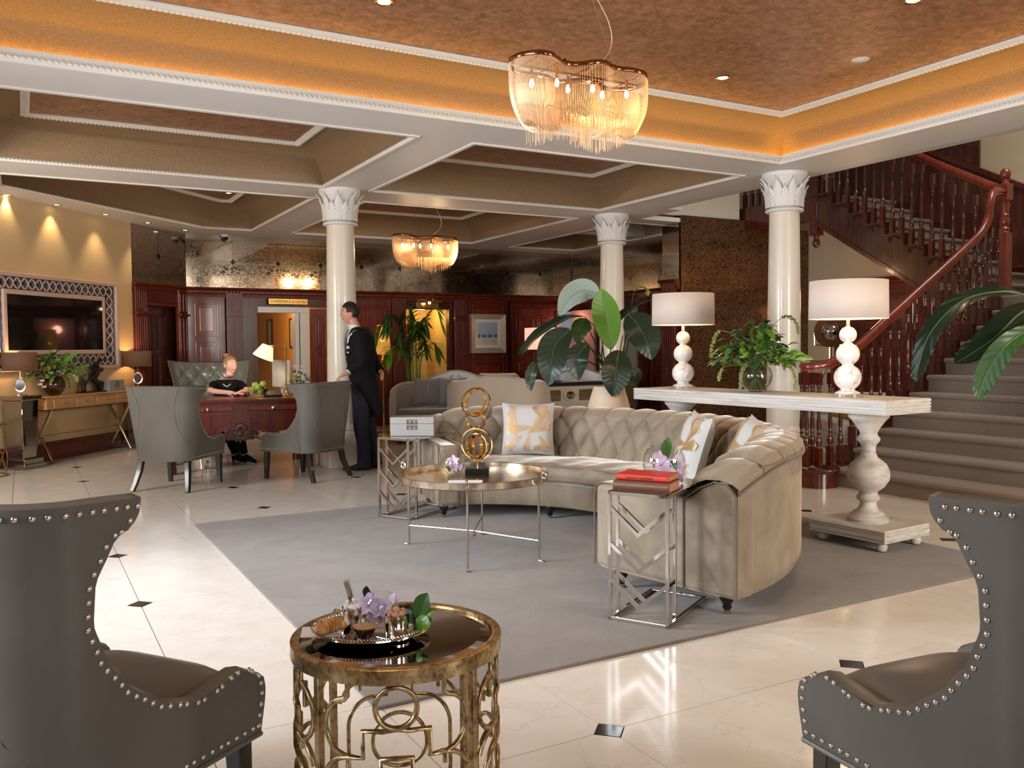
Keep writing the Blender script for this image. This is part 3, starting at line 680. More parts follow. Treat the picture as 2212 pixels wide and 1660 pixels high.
# rose lit opening in the right wall
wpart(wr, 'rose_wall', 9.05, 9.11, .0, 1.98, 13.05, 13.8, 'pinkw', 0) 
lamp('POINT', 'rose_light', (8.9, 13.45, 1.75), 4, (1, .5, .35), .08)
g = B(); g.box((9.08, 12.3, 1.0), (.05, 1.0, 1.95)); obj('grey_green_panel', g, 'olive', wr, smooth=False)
# mirrored pier and the large mirrored wall beside the stairs
wm = setting('wall_mirror')
vwall(wm, 'pier', (8.16, 9.97), (8.16, 9.62), 0, HZ, 'mahogd', .9)
mirror_tiles(wm, (8.13, 9.97, 0), (8.13, 9.60, 0), ZW, HZ, 1, 2, studs=False)
t = bpy.data.objects.new('joinery', None); COL.objects.link(t); t.parent = wm; t.location = (8.12, 9.95, 0); t.rotation_euler = (0, 0, -pi/2)
cornice(t, [(0, 0), (.37, 0)]); pilaster(t, .17, .28, 0)
vwall(wm, 'mirror_core', (8.14, 9.63), (10.9, 9.63), 0, 3.15, 'mahogd', .3)
vwall(wm, 'upper_plaster', (7.25, 9.63), (9.3, 9.63), 3.15, 5.5, 'creamw', .3)
for z0, z1 in ((.0, 1.05), (1.05, 2.2), (2.2, 3.15)):
    mirror_tiles(wm, (8.14, 9.58, 0), (10.85, 9.58, 0), z0, z1, 3, 1, 'antiqd', studs=False)
# stair hall walls
ws = setting('wall_stair')
vwall(ws, 'plaster', (10.7, 11.2), (10.7, 2.2), 0, 5.5, 'ochre', .12)
vwall(ws, 'side_plaster', (10.7, 3.45), (7.2, 3.45), 0, 5.5, 'creamw', .12) 
vwall(ws, 'end_plaster', (7.2, 11.2), (10.8, 11.2), HZ, 5.5, 'creamw', .12); vwall(ws, 'void_edge', (7.22, 8.75), (7.22, 3.45), HZ, 5.5, 'creamw', .12, -1)
wpart(ws, 'void_edge', 7.2, 7.34, HZ+.06, 5.5, 8.75, 9.06, 'creamw', 0)
wpart(ws, 'side_plaster', 7.15, 7.27, 0, HZ, -2.9, 3.45, 'cream', 0)
# walls behind the viewer
wf = setting('wall_front'); wpart(wf, 'plaster', -2.6, 7.2, 0, HZ, -3.0, -2.88, 'cream', 0)
ww = setting('wall_window'); wpart(ww, 'plaster', -2.72, -2.6, 0, HZ, -3.0, 8.4, 'cream', 0)
def window(n, p, rz, w_=1.6, h=1.8, z=1.6):
    t = setting('window_%d' % n, (p[0], p[1], z), rz)
    g = B()
    for q in (-1, 1): g.box((q*w_/2, 0, 0), (.09, .08, h+.09)); g.box((0, 0, q*h/2), (w_, .08, .09))
    g.box((0, .01, 0), (.05, .05, h)); g.box((0, .01, h*.15), (w_, .05, .05)); obj('frame', g, 'trim', t, smooth=False)
    g = B(); g.box((0, .03, 0), (w_, .01, h)); obj('pane', g, 'pane', t, smooth=False)
M['pane'] = mat('daylit pane', (.8, .85, .9), .1, emis=(.85, .92, 1), es=1.6)
window(1, (-2.58, 5.6), -pi/2); window(2, (-2.58, 2.2), -pi/2); window(3, (3.9, -2.86), pi); window(4, (.4, -2.86), pi)
# ================================================================ STAIRS
st = thing('staircase', 'mahogany staircase with taupe carpet rising at the right', 'staircase', (6.4, 5.5, 0))
noses = [6.45, 6.77, 7.04]+[7.31+.267*k for k in range(7)]; YL, YR, RS = 5.52, 3.46, .165
def step(par, x0, x1, y0, y1, z0, z1, ax):
    """carpeted step with a rounded nosing; ax = direction of climb"""
    g = B(); n = .035; h = z1-z0; prof = [(n, 0), (n, h-.055), (.012, h-.045), (0, h-.028), (.004, h-.010), (.022, h)]
    if ax == 'x': pr = [(x0+p, z0+q) for p, q in prof]+[(x1+.03, z1), (x1+.03, z0)]; g.prism(pr, y0, y1, 'y')
    else: pr = [(y0+p, z0+q) for p, q in prof]+[(y1+.03, z1), (y1+.03, z0)]; g.prism(pr, x0, x1, 'x')
    return obj('step', g, 'carpet', par, world=True, ang=60)
for k in range(10): step(st, noses[k], noses[k+1] if k < 9 else 9.2, YR, YL, 0, RS*(k+1), 'x')
g = B(); g.box((9.95, 4.66, 1.815/2), (1.5, 2.4, 1.815)); obj('landing', g, 'carpet', st, world=True, bev=.02)
for k in range(9): step(st, 9.47, 10.68, 5.83+.27*k, 5.83+.27*(k+1), 1.60+RS*k, 1.815+RS*(k+1), 'y')
g = B(); g.box((10.07, 9.05, 3.2), (1.24, 1.6, .26)); obj('upper_landing', g, 'carpet', st, world=True)
# outer strings
g = B(); pl = [(6.42, 0), (6.42, .19)]
for k in range(10): pl += [(noses[k]+.01, RS*(k+1)+.02), ((noses[k+1] if k < 9 else 9.2)+.01, RS*(k+1)+.02)]
pl += [(9.4, 1.835), (9.4, 0)]; g.prism(pl, YL, YL+.12, 'y'); obj('lower_string', g, 'mahogd', st, world=True, smooth=False)
g = B(); pl = [(5.86, 1.45), (5.86, 1.84)]
for k in range(9): pl += [(5.84+.27*k, 1.835+RS*(k+1)), (5.84+.27*(k+1), 1.835+RS*(k+1))]
pl += [(8.3, 3.33), (8.3, 2.98)]; g.prism(pl, 9.36, 9.48, 'x'); obj('upper_string', g, 'mahogd', st, world=True, smooth=False)
g = B(); g.bar((9.42, 5.9, 1.47), (9.42, 8.25, 2.94), .16, .05); obj('string_moulding', g, 'mahogs', st, world=True, smooth=False)
g = B(); g.prism([(9.47, 5.9), (10.68, 5.9), (10.68, 8.3), (9.47, 8.3)], 0, .03); g.v = [(x, y, 1.42+(y-5.9)*.625+z) for x, y, z in g.v]; obj('flight_underside', g, 'cream', st, world=True, smooth=False)
for k in range(9):       # carved scroll brackets on the upper string
    y, z = 5.84+.27*k, 1.835+RS*(k+1); g = B()
    g.box((9.35, y+.145, z-.012), (.05, .30, .026))
    g.tube([V((9.35, y+.19+.03*(1-q/20)*cos(q*.6), z-.075+.03*(1-q/20)*sin(q*.6))) for q in range(19)], .006, 5)
    g.tube(catmull([(9.35, y+.17, z-.05), (9.35, y+.11, z-.035), (9.35, y+.06, z-.07), (9.35, y+.03, z-.06)], 4), .006, 5); obj('scroll_bracket', g, 'mahogs', st, world=True)
g = B(); g.box((9.42, 9.05, 3.16), (.12, 1.55, .34)); obj('landing_string', g, 'mahogs', st, world=True, smooth=False)
# balusters
def baluster_mesh(h, r=.026):
    g = B(); b0, b1 = .20*h, h*.13
    g.box((0, 0, b0/2), (.052, .052, b0)); g.box((0, 0, h-b1/2), (.044, .044, b1))
    zs = [(b0, .024), (b0+.012, .018), (b0+.03, .026), (b0+.06, .030), (b0+.10, .022), (b0+.12, .013), (b0+.135, .020), (b0+.15, .014), (b0+.20, .022), (h*.55, .015)]
    e = h-b1
    zs += [(e-.15, .013), (e-.14, .021), (e-.128, .014), (e-.115, .021), (e-.10, .014), (e-.088, .021), (e-.075, .014), (e-.06, .020), (e-.045, .015), (e-.02, .021), (e, .02)]
    g.lathe([(r_, z) for z, r_ in zs], 12, cap=False); return g
bm1 = baluster_mesh(.86); bm2 = baluster_mesh(.98); me1 = me2 = None
def put_bal(x, y, z, kind=1):
    global me1, me2
    src = (me1 or bm1) if kind == 1 else (me2 or bm2)
    o = obj('baluster', src, 'mahogs', st, world=True, ang=50); o.location = (x, y, z)
    if kind == 1: me1 = o.data
    else: me2 = o.data
for k in range(1, 10):
    for q in (.06, .19):
        x = noses[k]+q; put_bal(x, 5.58, RS*(k+1)+.02)
for q in (.08, .22): put_bal(noses[0]+q, 5.58, .185)
for a in range(4): put_bal(6.30+.085*cos(a*1.4+.6), 5.60+.085*sin(a*1.4+.6), .185)
for k in range(9):
    for q in (.07, .20): put_bal(9.42, 5.84+.27*k+q, 1.835+RS*(k+1), 2)
for k in range(10): put_bal(9.42, 8.42+.135*k, 3.33, 2)
g = B(); g.lathe([(.0001, .17), (.20, .17), (.21, .16), (.20, .14), (.19, .13), (.19, 0)], 30, (6.36, 5.58, 0)); obj('curtail_step', g, 'mahogs', st, world=True)
def handrail(pts, name='handrail'):
    P = catmull(pts, 8); g = B(); sec = [(-.034, 0), (-.036, .02), (-.026, .045), (0, .056), (.026, .045), (.036, .02), (.034, 0), (.022, -.008), (.026, -.03), (-.026, -.03), (-.022, -.008)]
    vs = []
    for i, p in enumerate(P):
        d = (P[min(i+1, len(P)-1)]-P[max(i-1, 0)]).normalized(); x = d.cross(V((0, 0, 1)))
        x = x.normalized() if x.length > .05 else vx; vx = x; y = x.cross(d)
        vs += [p+x*a+y*b for a, b in sec]
    n = len(sec); k = len(P); g.add(vs, [(i*n+j, i*n+(j+1) % n, (i+1)*n+(j+1) % n, (i+1)*n+j) for i in range(k-1) for j in range(n)]+[tuple(range(n-1, -1, -1)), tuple((k-1)*n+j for j in range(n))])
    obj(name, g, 'mahogr', st, world=True, ang=50)
handrail([(6.34, 5.50, 1.10), (6.24, 5.56, 1.09), (6.26, 5.66, 1.09), (6.38, 5.68, 1.10), (6.55, 5.60, 1.115), (6.9, 5.58, 1.27), (7.3, 5.58, 1.51), (7.9, 5.58, 1.88), (8.5, 5.58, 2.25), (8.8, 5.58, 2.45), (8.93, 5.58, 2.62), (8.98, 5.59, 2.80), (9.06, 5.61, 2.90), (9.2, 5.64, 2.93), (9.35, 5.66, 2.93)])
handrail([(9.42, 5.7, 2.95), (9.42, 6.4, 3.33), (9.42, 7.3, 3.85), (9.42, 8.25, 4.36)]); handrail([(9.42, 8.25, 4.34), (9.42, 9.0, 4.34), (9.42, 9.85, 4.34)])
def newel(x, y, z0, z1, drop=False, lab=None):
    g = B(); g.box((x, y, (z0+z1)/2-.32), (.11, .11, z1-z0-.64) if not drop else (.11, .11, .2))
    if not drop:
        zb = z1-.64
        g.lathe([(.05, zb-.2), (.055, zb), (.045, zb+.02), (.055, zb+.04), (.035, zb+.07), (.05, zb+.10), (.052, zb+.14), (.04, zb+.17), (.048, zb+.19), (.036, zb+.21), (.05, zb+.30), (.04, zb+.34), (.05, zb+.36), (.04, zb+.38)], 18, (x, y, 0), cap=False)
        g.box((x, y, z1-.20), (.11, .11, .18)); g.lathe([(.05, z1-.11), (.03, z1-.09), (.035, z1-.07), (.025, z1-.06), (.045, z1-.045), (.056, z1-.01), (.05, z1+.03), (.03, z1+.055), (.0001, z1+.062)], 18, (x, y, 0), cap=False)
    else:
        g = B(); g.box((x, y, (z0+z1)/2), (.13, .13, z1-z0))
        g.lathe([(.05, z0), (.035, z0-.02), (.04, z0-.03), (.03, z0-.045), (.045, z0-.07), (.052, z0-.10), (.04, z0-.14), (.018, z0-.165), (.0001, z0-.17)], 18, (x, y, 0), cap=False)
    obj('newel_post', g, 'mahogr' if not drop else 'mahogs', st, world=True, ang=50, bev=.003)
newel(9.35, 5.66, 1.4, 3.14); newel(9.42, 8.30, 2.78, 4.5, True)
# dado panelling and dark wood above the upper flight
g = B(); g.prism([(5.2, 1.8), (9.05, 3.3), (9.05, 4.68), (6.19, 3.17), (5.2, 2.66)], 10.66, 10.69, 'x'); obj('dado_board', g, 'mahogd', ws, smooth=False)
g = B(); g.prism([(6.80, 3.5), (9.06, 4.7), (9.06, 5.5), (6.80, 5.5)], 10.66, 10.69, 'x'); obj('dark_panel', g, 'mahogd', ws, smooth=False)
g = B(); g.bar((10.64, 5.2, 2.66), (10.64, 9.05, 4.70), .06, .07); obj('dado_rail', g, 'mahogs', ws, smooth=False, bev=.01)
t = bpy.data.objects.new('joinery', None); COL.objects.link(t); t.parent = ws; t.location = (10.69, 9.04, 0); t.rotation_euler = (0, 0, -pi/2)
cornice(t, [(0, 0), (3.1, 0)]); panelling(t, 0, 1.5, -.01, m='mahogs', m2='mahogd'); panelling(t, 1.5, 3.1, -.01, m='mahogs', m2='mahogd')
lamp('POINT', 'stair_hall_light', (9.4, 7.6, 1.9), 22, (1, .55, .25), .15)
# ================================================================ WING CHAIRS
def interp(tab, z):
    for (a, x), (b, y) in zip(tab, tab[1:]):
        if z <= b: t = (z-a)/(b-a); t = max(0, t); t = t*t*(3-2*t)*.4+t*.6; return x+(y-x)*t
    return tab[-1][1]
XF = [(.29, .33), (.39, .338), (.415, .33), (.43, .29), (.44, .20), (.452, .10), (.49, -.01), (.56, -.10), (.64, -.165), (.72, -.20), (.80, -.20), (.87, -.165), (.905, -.13), (.93, -.105), (.945, -.10), (.97, -.10)]
def chair_surf(s, t, off=0.0, zb=.29, zt=.97):
    z = zb+(zt-zb)*t; xf = interp(XF, z); r = .15-off; hw = .285+.075*((z-.29)/.68)-off; xr = -.335-.08*max(0, z-.42)+off
    st_ = max(.004, xf-(xr+r)); L = (hw-r)+pi*r/2+st_; l = abs(s)*L; sg = 1 if s >= 0 else -1
    if l < hw-r: x, y = xr, l
    elif l < hw-r+pi*r/2: a = (l-(hw-r))/r; x, y = xr+r-r*cos(a), hw-r+r*sin(a)
    else: x = xr+r+(l-(hw-r)-pi*r/2); y = hw+.02*(x+.15)*(1 if z < .55 else .8)
    zz = z+(.042*math.exp(-((x-.25)/.085)**2) if x > -.02 else 0)*max(0, min(1, (z-.36)/.06))
    if z > .9: zz -= .012*(abs(s)**3)
    return V((x, y*sg, zz)), L
def wing_chair(name, label, loc, rz, detail, group=None, tufted=False, mt='leather', scale=1.0):
    t = thing(name, label, 'chair', loc, rz, group); t.scale = (1, 1, 1.035 if detail else 1)
    nu, nv, OFF = (57, 40, .055) if detail else (41, 28, .055)
    g = B()
    def tt(v): return v**.9
    for off, rev in ((0, False), (OFF, True)):
        q = B(); q.grid(lambda u, v: chair_surf(u*2-1, tt(v), off)[0], nu, nv)
        if rev: q.f = [tuple(reversed(f)) for f in q.f]
        g.add(q.v, q.f)
    N = nu*nv; rim = [j*nu for j in range(nv)]+[(nv-1)*nu+i for i in range(1, nu)]+[j*nu+nu-1 for j in range(nv-2, -1, -1)]+[i for i in range(nu-2, 0, -1)]
    k = len(rim)
    # padded rim: a mid ring pushed outwards
    base = len(g.v); cen = V((-.05, 0, .6))
    for a in rim:
        p, q_ = V(g.v[a]), V(g.v[a+N]); m_ = (p+q_)/2; i = a % nu; j = a//nu
        up = V((0, 0, .007)) if j == nv-1 else (V((0, 0, -.006)) if j == 0 else V((.010, 0, .004)))
        g.v.append(tuple(m_+up))
    for i in range(k):
        a, b = rim[i], rim[(i+1) % k]; c, d = base+i, base+(i+1) % k
        g.f += [(a, c, d, b), (c, a+N, b+N, d)]
    obj('padded_shell', g, mt, t, ang=75)
    if tufted:
        pass
    # seat
    g = B()
    def seat(u, v):
        a = u*2*pi; c_, s_ = cos(a), sin(a); e = .42
        x = .035+.30*math.copysign(abs(c_)**e, c_)*1.0; y = .270*math.copysign(abs(s_)**e, s_)
        prof = [(.0, .497), (.35, .492), (.65, .475), (.86, .452), (.96, .432), (1.0, .40), (1.0, .36)]; i = v*6; i0 = min(5, int(i)); f_ = i-i0
        rr = prof[i0][0]*(1-f_)+prof[i0+1][0]*f_; zz = prof[i0][1]*(1-f_)+prof[i0+1][1]*f_
        return V((.045+(x-.045)*max(rr, .001), y*max(rr, .001), zz))
    g.grid(lambda u, v: seat(u, 1-v), 40, 7, cu=True); obj('seat', g, mt, t, ang=70)
    g = B(); g.box((.04, 0, .34), (.54, .50, .09)); obj('seat_frame', g, mt, t, bev=.015)
    g = B(); pts = [chair_surf(s/24, 0)[0]+V((0, 0, -.004)) for s in range(-24, 25)]; g.tube(pts, .0065, 6); obj('piping', g, mt, t)
    # seams
    for s_ in (-.42, .42):
        g = B(); g.tube([chair_surf(s_*(1-.06*v), tt(v))[0]*1.001 for v in [i/14 for i in range(15)]], .0012, 4); obj('seam', g, 'ebony', t)
    for sx, sy in ((1, 1), (1, -1), (-1, 1), (-1, -1)):
        g = B()
        if sx > 0: P, Rr = [(.285, sy*.255, .31), (.29, sy*.257, .15), (.295, sy*.26, 0)], [.036, .031, .025]
        else: P, Rr = [(-.25, sy*.225, .31), (-.27, sy*.24, .18), (-.31, sy*.26, .07), (-.345, sy*.275, 0)], [.036, .032, .028, .026]
        g.tube(P, Rr, 4, upv=(1, 0, 0)); obj('leg', g, 'ebony', t, bev=.003, ang=30)
    # nail heads
    def sample(fn, n=300):
        P = [fn(i/n) for i in range(n+1)]; acc = [0]
        for a, b in zip(P, P[1:]): acc.append(acc[-1]+(b[0]-a[0]).length)
        return P, acc
    sp = .0275 if detail else .026; r = .0066; pts = []
    def nrm(s, tv):
        p = chair_surf(s, tv)[0]; a = chair_surf(min(1, s+.01), tv)[0]-chair_surf(max(-1, s-.01), tv)[0]; b = chair_surf(s, min(1, tv+.01))[0]-chair_surf(s, max(0, tv-.01))[0]
        n_ = a.cross(b); n_.normalize(); return p, -n_ if n_.dot(p-V((0, 0, p.z))) < 0 else n_
    ins = .017
    def edge(tv, sg): 
        L_ = chair_surf(1, tv)[1]; return nrm(sg*(1-ins/L_), tv)
    curves = [lambda q: edge(.03+.945*q, 1), lambda q: edge(.03+.945*q, -1), lambda q: nrm(-.985+1.97*q, .975), lambda q: nrm(-.985+1.97*q, .03)]
    for fn in curves:
        P, acc = sample(fn); nn = max(2, int(acc[-1]/sp)); j = 0
        for i in range(nn):
            d = acc[-1]*i/nn
            while acc[j+1] < d: j += 1
            pts.append(P[j])
    if detail:
        g0 = B(); g0.ball((0, 0, 0), (r, r, r*.8), 12, 6); me = None
        for p, n_ in pts[:292]:
            o = obj('nail_head', me or g0, 'nail', t); me = o.data; o.location = p+n_*.001; o.rotation_euler = n_.to_track_quat('Z', 'Y').to_euler()
    else:
        g0 = B()
        for p, n_ in pts: g0.ball(p+n_*.001, r*.8, 6, 4)
        obj('nail_trim', g0, 'nail', t, kind='stuff')
    return t
wing_chair('wing_chair', 'grey leather wing chair with nail heads, cropped at the left edge in the foreground', (.53-.2589-.194, 2.24+.267-.188, 0), radians(36), True)
wing_chair('wing_chair', 'grey leather wing chair with nail heads, cropped at the right edge in the foreground', (1.67-.0334+.328, 1.53-.3182-.0345, 0), radians(84), True)
wing_chair('wing_chair', 'grey leather wing chair before the reception desk, on its left side', (1.27, 8.75, 0), radians(52), False)
wing_chair('wing_chair', 'grey leather wing chair before the reception desk, under the standing man\'s hand', (2.48, 8.68, 0), radians(121), False)
# ================================================================ CURVED SOFA
SC = V((2.48, 4.85, 0)); RI, RO = 1.06, 1.93
sofa = thing('curved_sofa', 'long curved taupe velvet sofa with a buttoned back beside the round table', 'sofa', SC)
A0, A1 = radians(-79), radians(79)
def pol(r, a, z): return V((r*cos(a), r*sin(a), z))
def arc_solid(prof, a0, a1, n, closed=True):     # sweep an (r,z) profile about z
    g = B(); k = len(prof)
    for i in range(n+1):
        a = a0+(a1-a0)*i/n; g.v += [tuple(pol(r, a, z)) for r, z in prof]
    for i in range(n):
        for j in range(k): g.f.append((i*k+j, i*k+(j+1) % k, (i+1)*k+(j+1) % k, (i+1)*k+j))
    g.f += [tuple(range(k-1, -1, -1)), tuple(n*k+j for j in range(k))]; return g
obj('base', arc_solid([(RI+.03, .115), (RI+.02, .13), (RI+.02, .27), (RI+.03, .285), (RO-.1, .285), (RO-.1, .115)], A0, A1, 60), 'velvet', sofa, ang=50)
# seat cushion, softly wrinkled
def seatc(u, v):
    a = A0+.10+(A1-A0-.20)*u; prof = [(RI+.04, .292), (RI-.005, .31), (RI-.015, .36), (RI+.0, .405), (RI+.05, .432), (RI+.2, .445), (RI+.4, .442), (RI+.6, .43), (RI+.62, .3)]
    i = v*8; i0 = min(7, int(i)); f_ = i-i0; r = prof[i0][0]*(1-f_)+prof[i0+1][0]*f_; z = prof[i0][1]*(1-f_)+prof[i0+1][1]*f_
    wr = .006*sin(u*46+sin(v*9)*1.5)*sin(v*pi)+.004*sin(u*97+v*11)*sin(v*pi)
    return pol(r, a, z+wr)
g = B(); g.grid(seatc, 150, 33); obj('seat_cushion', g, 'velvet', sofa, ang=60, solid=0)
g = B(); g.tube([pol(RI-.012, A0+.10+(A1-A0-.2)*i/60, .318) for i in range(61)], .006, 6); g.tube([pol(RI+.02, A0+.1+(A1-A0-.2)*i/60, .418) for i in range(61)], .005, 6); obj('cushion_piping', g, 'pipe', sofa)
# buttoned back: profile parameter v from seat up over the roll to the outside top
NB = 24; dA = (A1-A0)/NB
def backp(u, v):
    a = A0+(A1-A0)*u
    e = min(1, min(u, 1-u)/.10); drop = (1-e)**2*.13            # ends sweep down to the arms
    path = [(RO-.36, .40), (RO-.335, .48), (RO-.31, .56), (RO-.285, .64), (RO-.262, .71), (RO-.235, .755), (RO-.18, .785), (RO-.10, .792), (RO-.03, .775), (RO+.005, .745), (RO+.0, .715)]
    i = v*(len(path)-1); i0 = min(len(path)-2, int(i)); f_ = i-i0; r = path[i0][0]*(1-f_)+path[i0+1][0]*f_; z = path[i0][1]*(1-f_)+path[i0+1][1]*f_
    # diamond tufting on the inner face, channels above
    uu = (a-A0)/dA; rows = [.10, .285, .47]; vv = (v-rows[2])/(rows[1]-rows[0])     # 0 at top button row, decreasing down
    if v < rows[2]:
        p, q = uu/1.0+vv/2+.0, uu-vv/2; f1 = abs(sin(pi*p)); f2 = abs(sin(pi*q)); puff = (f1*f2)**.36
    else: puff = abs(sin(pi*uu))**.42
    fade = 1 if v < .62 else max(.25, 1-(v-.62)/.5)
    d = .050*puff*fade
    if v < .55: r -= d
    else:
        w_ = min(1, (v-.55)/.1); r -= d*(1-w_); z += d*w_*.5; r += (d*.3 if v > .8 else 0)
    if v < .55: pass
    return pol(r, a, z-drop*(z-.40)/.41*1.0)
g = B(); g.grid(lambda u, w_: backp(u, min(1, max(0, .47+(w_*86-40)*.0115625))), NB*16+1, 87); obj('buttoned_back', g, 'velvet', sofa, ang=0)
bt = None; rows = rows_ = [.10, .285, .47]
for k, rv in enumerate(rows):
    for i in range(0, NB+1):
        u = (i+(.5 if k == 1 else 0))/NB
        if not .03 < u < .97: continue
        p = backp(u, rv); d = V((p.x, p.y, 0)).normalized()
        if bt is None: g = B(); g.ball((0, 0, 0), (.013, .013, .007), 10, 6)
        o = obj('button', bt or g, 'velvet', sofa); bt = o.data; o.location = p-d*.008; o.rotation_euler = (-d).to_track_quat('Z', 'Y').to_euler()
def outp(u, v):
    p = backp(u, 1); a = A0+(A1-A0)*u; zt = p.z+.004; r = RO+.001-.022*max(0, 1-v/.06); return pol(r, a, .115+(zt-.115)*v)
g = B(); g.grid(outp, 81, 18); g.f = [tuple(reversed(f)) for f in g.f]; obj('outer_back', g, 'velvet', sofa, ang=50)
g = B(); g.tube([backp(i/80, 1)+pol(.010, A0+(A1-A0)*i/80, -.004) for i in range(81)], .006, 6); obj('roll_piping', g, 'pipe', sofa)
sm = B()
for i in range(NB+3):
    for sg in (1, -1):
        P = []
        for j in range(15):
            vv = -j/14*2.4; uu = i-sg*vv/2-(0 if sg > 0 else 0)-1.2*0; v = rows_[2]+vv*(rows_[1]-rows_[0]); u = uu/NB
            if .02 < u < .98 and v > .03: p = backp(u, v); P.append(p-V((p.x, p.y, 0)).normalized()*.003)
        if len(P) > 2: sm.tube(P, .0028, 5)
    u = i/NB
    if .02 < u < .98: sm.tube([backp(u, .47+.5*j/14)+V((0, 0, .0025 if j > 4 else 0))-V((cos(A0+(A1-A0)*u), sin(A0+(A1-A0)*u), 0))*(.004 if j < 6 else (.001 if j < 10 else -.002)) for j in range(15)], .0028, 5)
obj('dark_crease_line', sm, 'pipe', sofa, kind='stuff')  # dark tubes laid in the tuft creases, standing in for their shade
g = B(); g.tube([pol(RO+.012, A0+.1+(A1-A0-.2)*i/60, .728-.0*(1)) for i in range(61)], .006, 6); obj('roll_piping', g, 'pipe', sofa)
# arms: rounded blocks at each end with a taller wing behind
for sg, aE in ((-1, A0), (1, A1)):
    rad = V((cos(aE), sin(aE), 0)); tan = V((-sin(aE), cos(aE), 0))*sg      # tan points out of the end
    T = Matrix((( rad.x, tan.x, 0, 0), (rad.y, tan.y, 0, 0), (0, 0, 1, 0), (0, 0, 0, 1)))
    g = B(); g.m = T; g.box((RI+.275, -.075, .345), (.62, .17, .46)); o = obj('arm', g, 'velvet', sofa, bev=.035, bseg=4)
    g = B(); g.m = T
    for yy in (.012, -.162): g.tube([(RI-.032, yy, .13), (RI-.034, yy, .5), (RI-.02, yy, .56), (RI+.02, yy, .577), (RI+.54, yy, .577), (RI+.57, yy, .56)], .005, 6)
    obj('arm_piping', g, 'pipe', sofa)
    g = B(); g.m = T       # end panel below the sweep of the back
    pl_ = [(RO-.32, .118), (RO-.0, .118), (RO+.0, .56), (RO-.015, .62), (RO-.06, .655), (RO-.12, .655), (RO-.20, .62), (RO-.27, .57), (RO-.32, .55)]
    g.prism(pl_, -.14, .012, 'y'); obj('back_end', g, 'velvet', sofa, bev=.02, bseg=3)
    g = B(); g.m = T; g.tube([(RO-.30, .016, .12), (RO-.30, .016, .56), (RO-.2, .016, .625), (RO-.12, .016, .66), (RO-.05, .016, .655), (RO+.004, .016, .60), (RO+.006, .016, .12)], .005, 6); obj('end_piping', g, 'pipe', sofa)
# turned feet
def foot(loc):
    g = B(); g.lathe([(.0001, 0), (.014, 0), (.016, .02), (.017, .022), (.020, .028), (.024, .034), (.018, .04), (.026, .055), (.036, .075), (.038, .09), (.030, .108), (.034, .116), (.03, .122)], 18); o = obj('foot', g, 'ebony', sofa); o.location = loc
    g = B(); g.lathe([(.0145, -.0005), (.017, .02)], 14); e = obj('ferrule', g, 'nickel', o)
for a in (A0+.05, -.62, 0, .62, A1-.05):
    for r in (RI+.10, RO-.12):
        p = pol(r, a, .001 if (SC.x+r*cos(a) > 5.05) else .0145); foot(p)
# ================================================================ CONSOLE TABLE
CR = radians(3.9)        # long axis along local y
con = thing('console_table', 'long whitewashed timber console table on two turned pedestals behind the sofa', 'table', (4.55, 3.47, 0), CR)
def slab(x0, x1, y0, y1, z0, z1, name, grooves):
    g = B(); n = len(grooves); prof = []
    zs = [z1, z1-.008]
    for q in grooves: zs += []
    out = [(0.006, z1), (0, z1-.006)]
    for q in grooves: out += [(0, q+.004), (.006, q+.002), (.006, q-.002), (0, q-.004)]
    out += [(0, z0+.004), (.004, z0)]
    rings = [([V((x0+o, y0+o, 0)), V((x1-o, y0+o, 0)), V((x1-o, y1-o, 0)), V((x0+o, y1-o, 0))], z) for o, z in out]
    loft(g, [(r, z) for r, z in rings]); g.f = [tuple(reversed(f)) for f in g.f]; k = len(g.v); g.f += [(0, 1, 2, 3), (k-1, k-2, k-3, k-4)]
    obj(name, g, 'wash', con, smooth=False)
slab(0, .48, 0, 2.30, .865, .957, 'table_top', [.935, .915, .893, .878])
for y0, y1 in ((0, .55), (1.75, 2.30)): slab(.0, .48, y0, y1, .075, .155, 'base', [.14, .125, .092])
PED = [(.085, .155), (.125, .155), (.128, .175), (.118, .19), (.105, .195), (.10, .205), (.062, .235), (.05, .265), (.052, .28), (.070, .295), (.074, .31), (.060, .325), (.055, .335), (.058, .345), (.062, .35), (.10, .38), (.128, .425), (.133, .455), (.128, .49), (.112, .525), (.090, .545), (.058, .57), (.045, .60), (.044, .63), (.050, .655), (.068, .675), (.072, .69), (.062, .705), (.052, .72), (.056, .735), (.075, .77), (.105, .81), (.125, .83), (.128, .85), (.128, .868)]
for yy in (.28, 2.0):
    g = B(); g.lathe(PED, 36, (.24, yy, 0)); obj('pedestal', g, 'washend', con, ang=40)
for (xx, yy) in ((.06, .06), (.42, .06), (.06, .49), (.42, .49), (.06, 1.81), (.42, 1.81), (.06, 2.24), (.42, 2.24)):
    g = B(); z0 = .0145; g.lathe([(.012, z0), (.028, z0+.008), (.036, z0+.03), (.030, z0+.05), (.018, .078)], 16, (xx, yy, 0)); obj('bun_foot', g, 'washend', con)
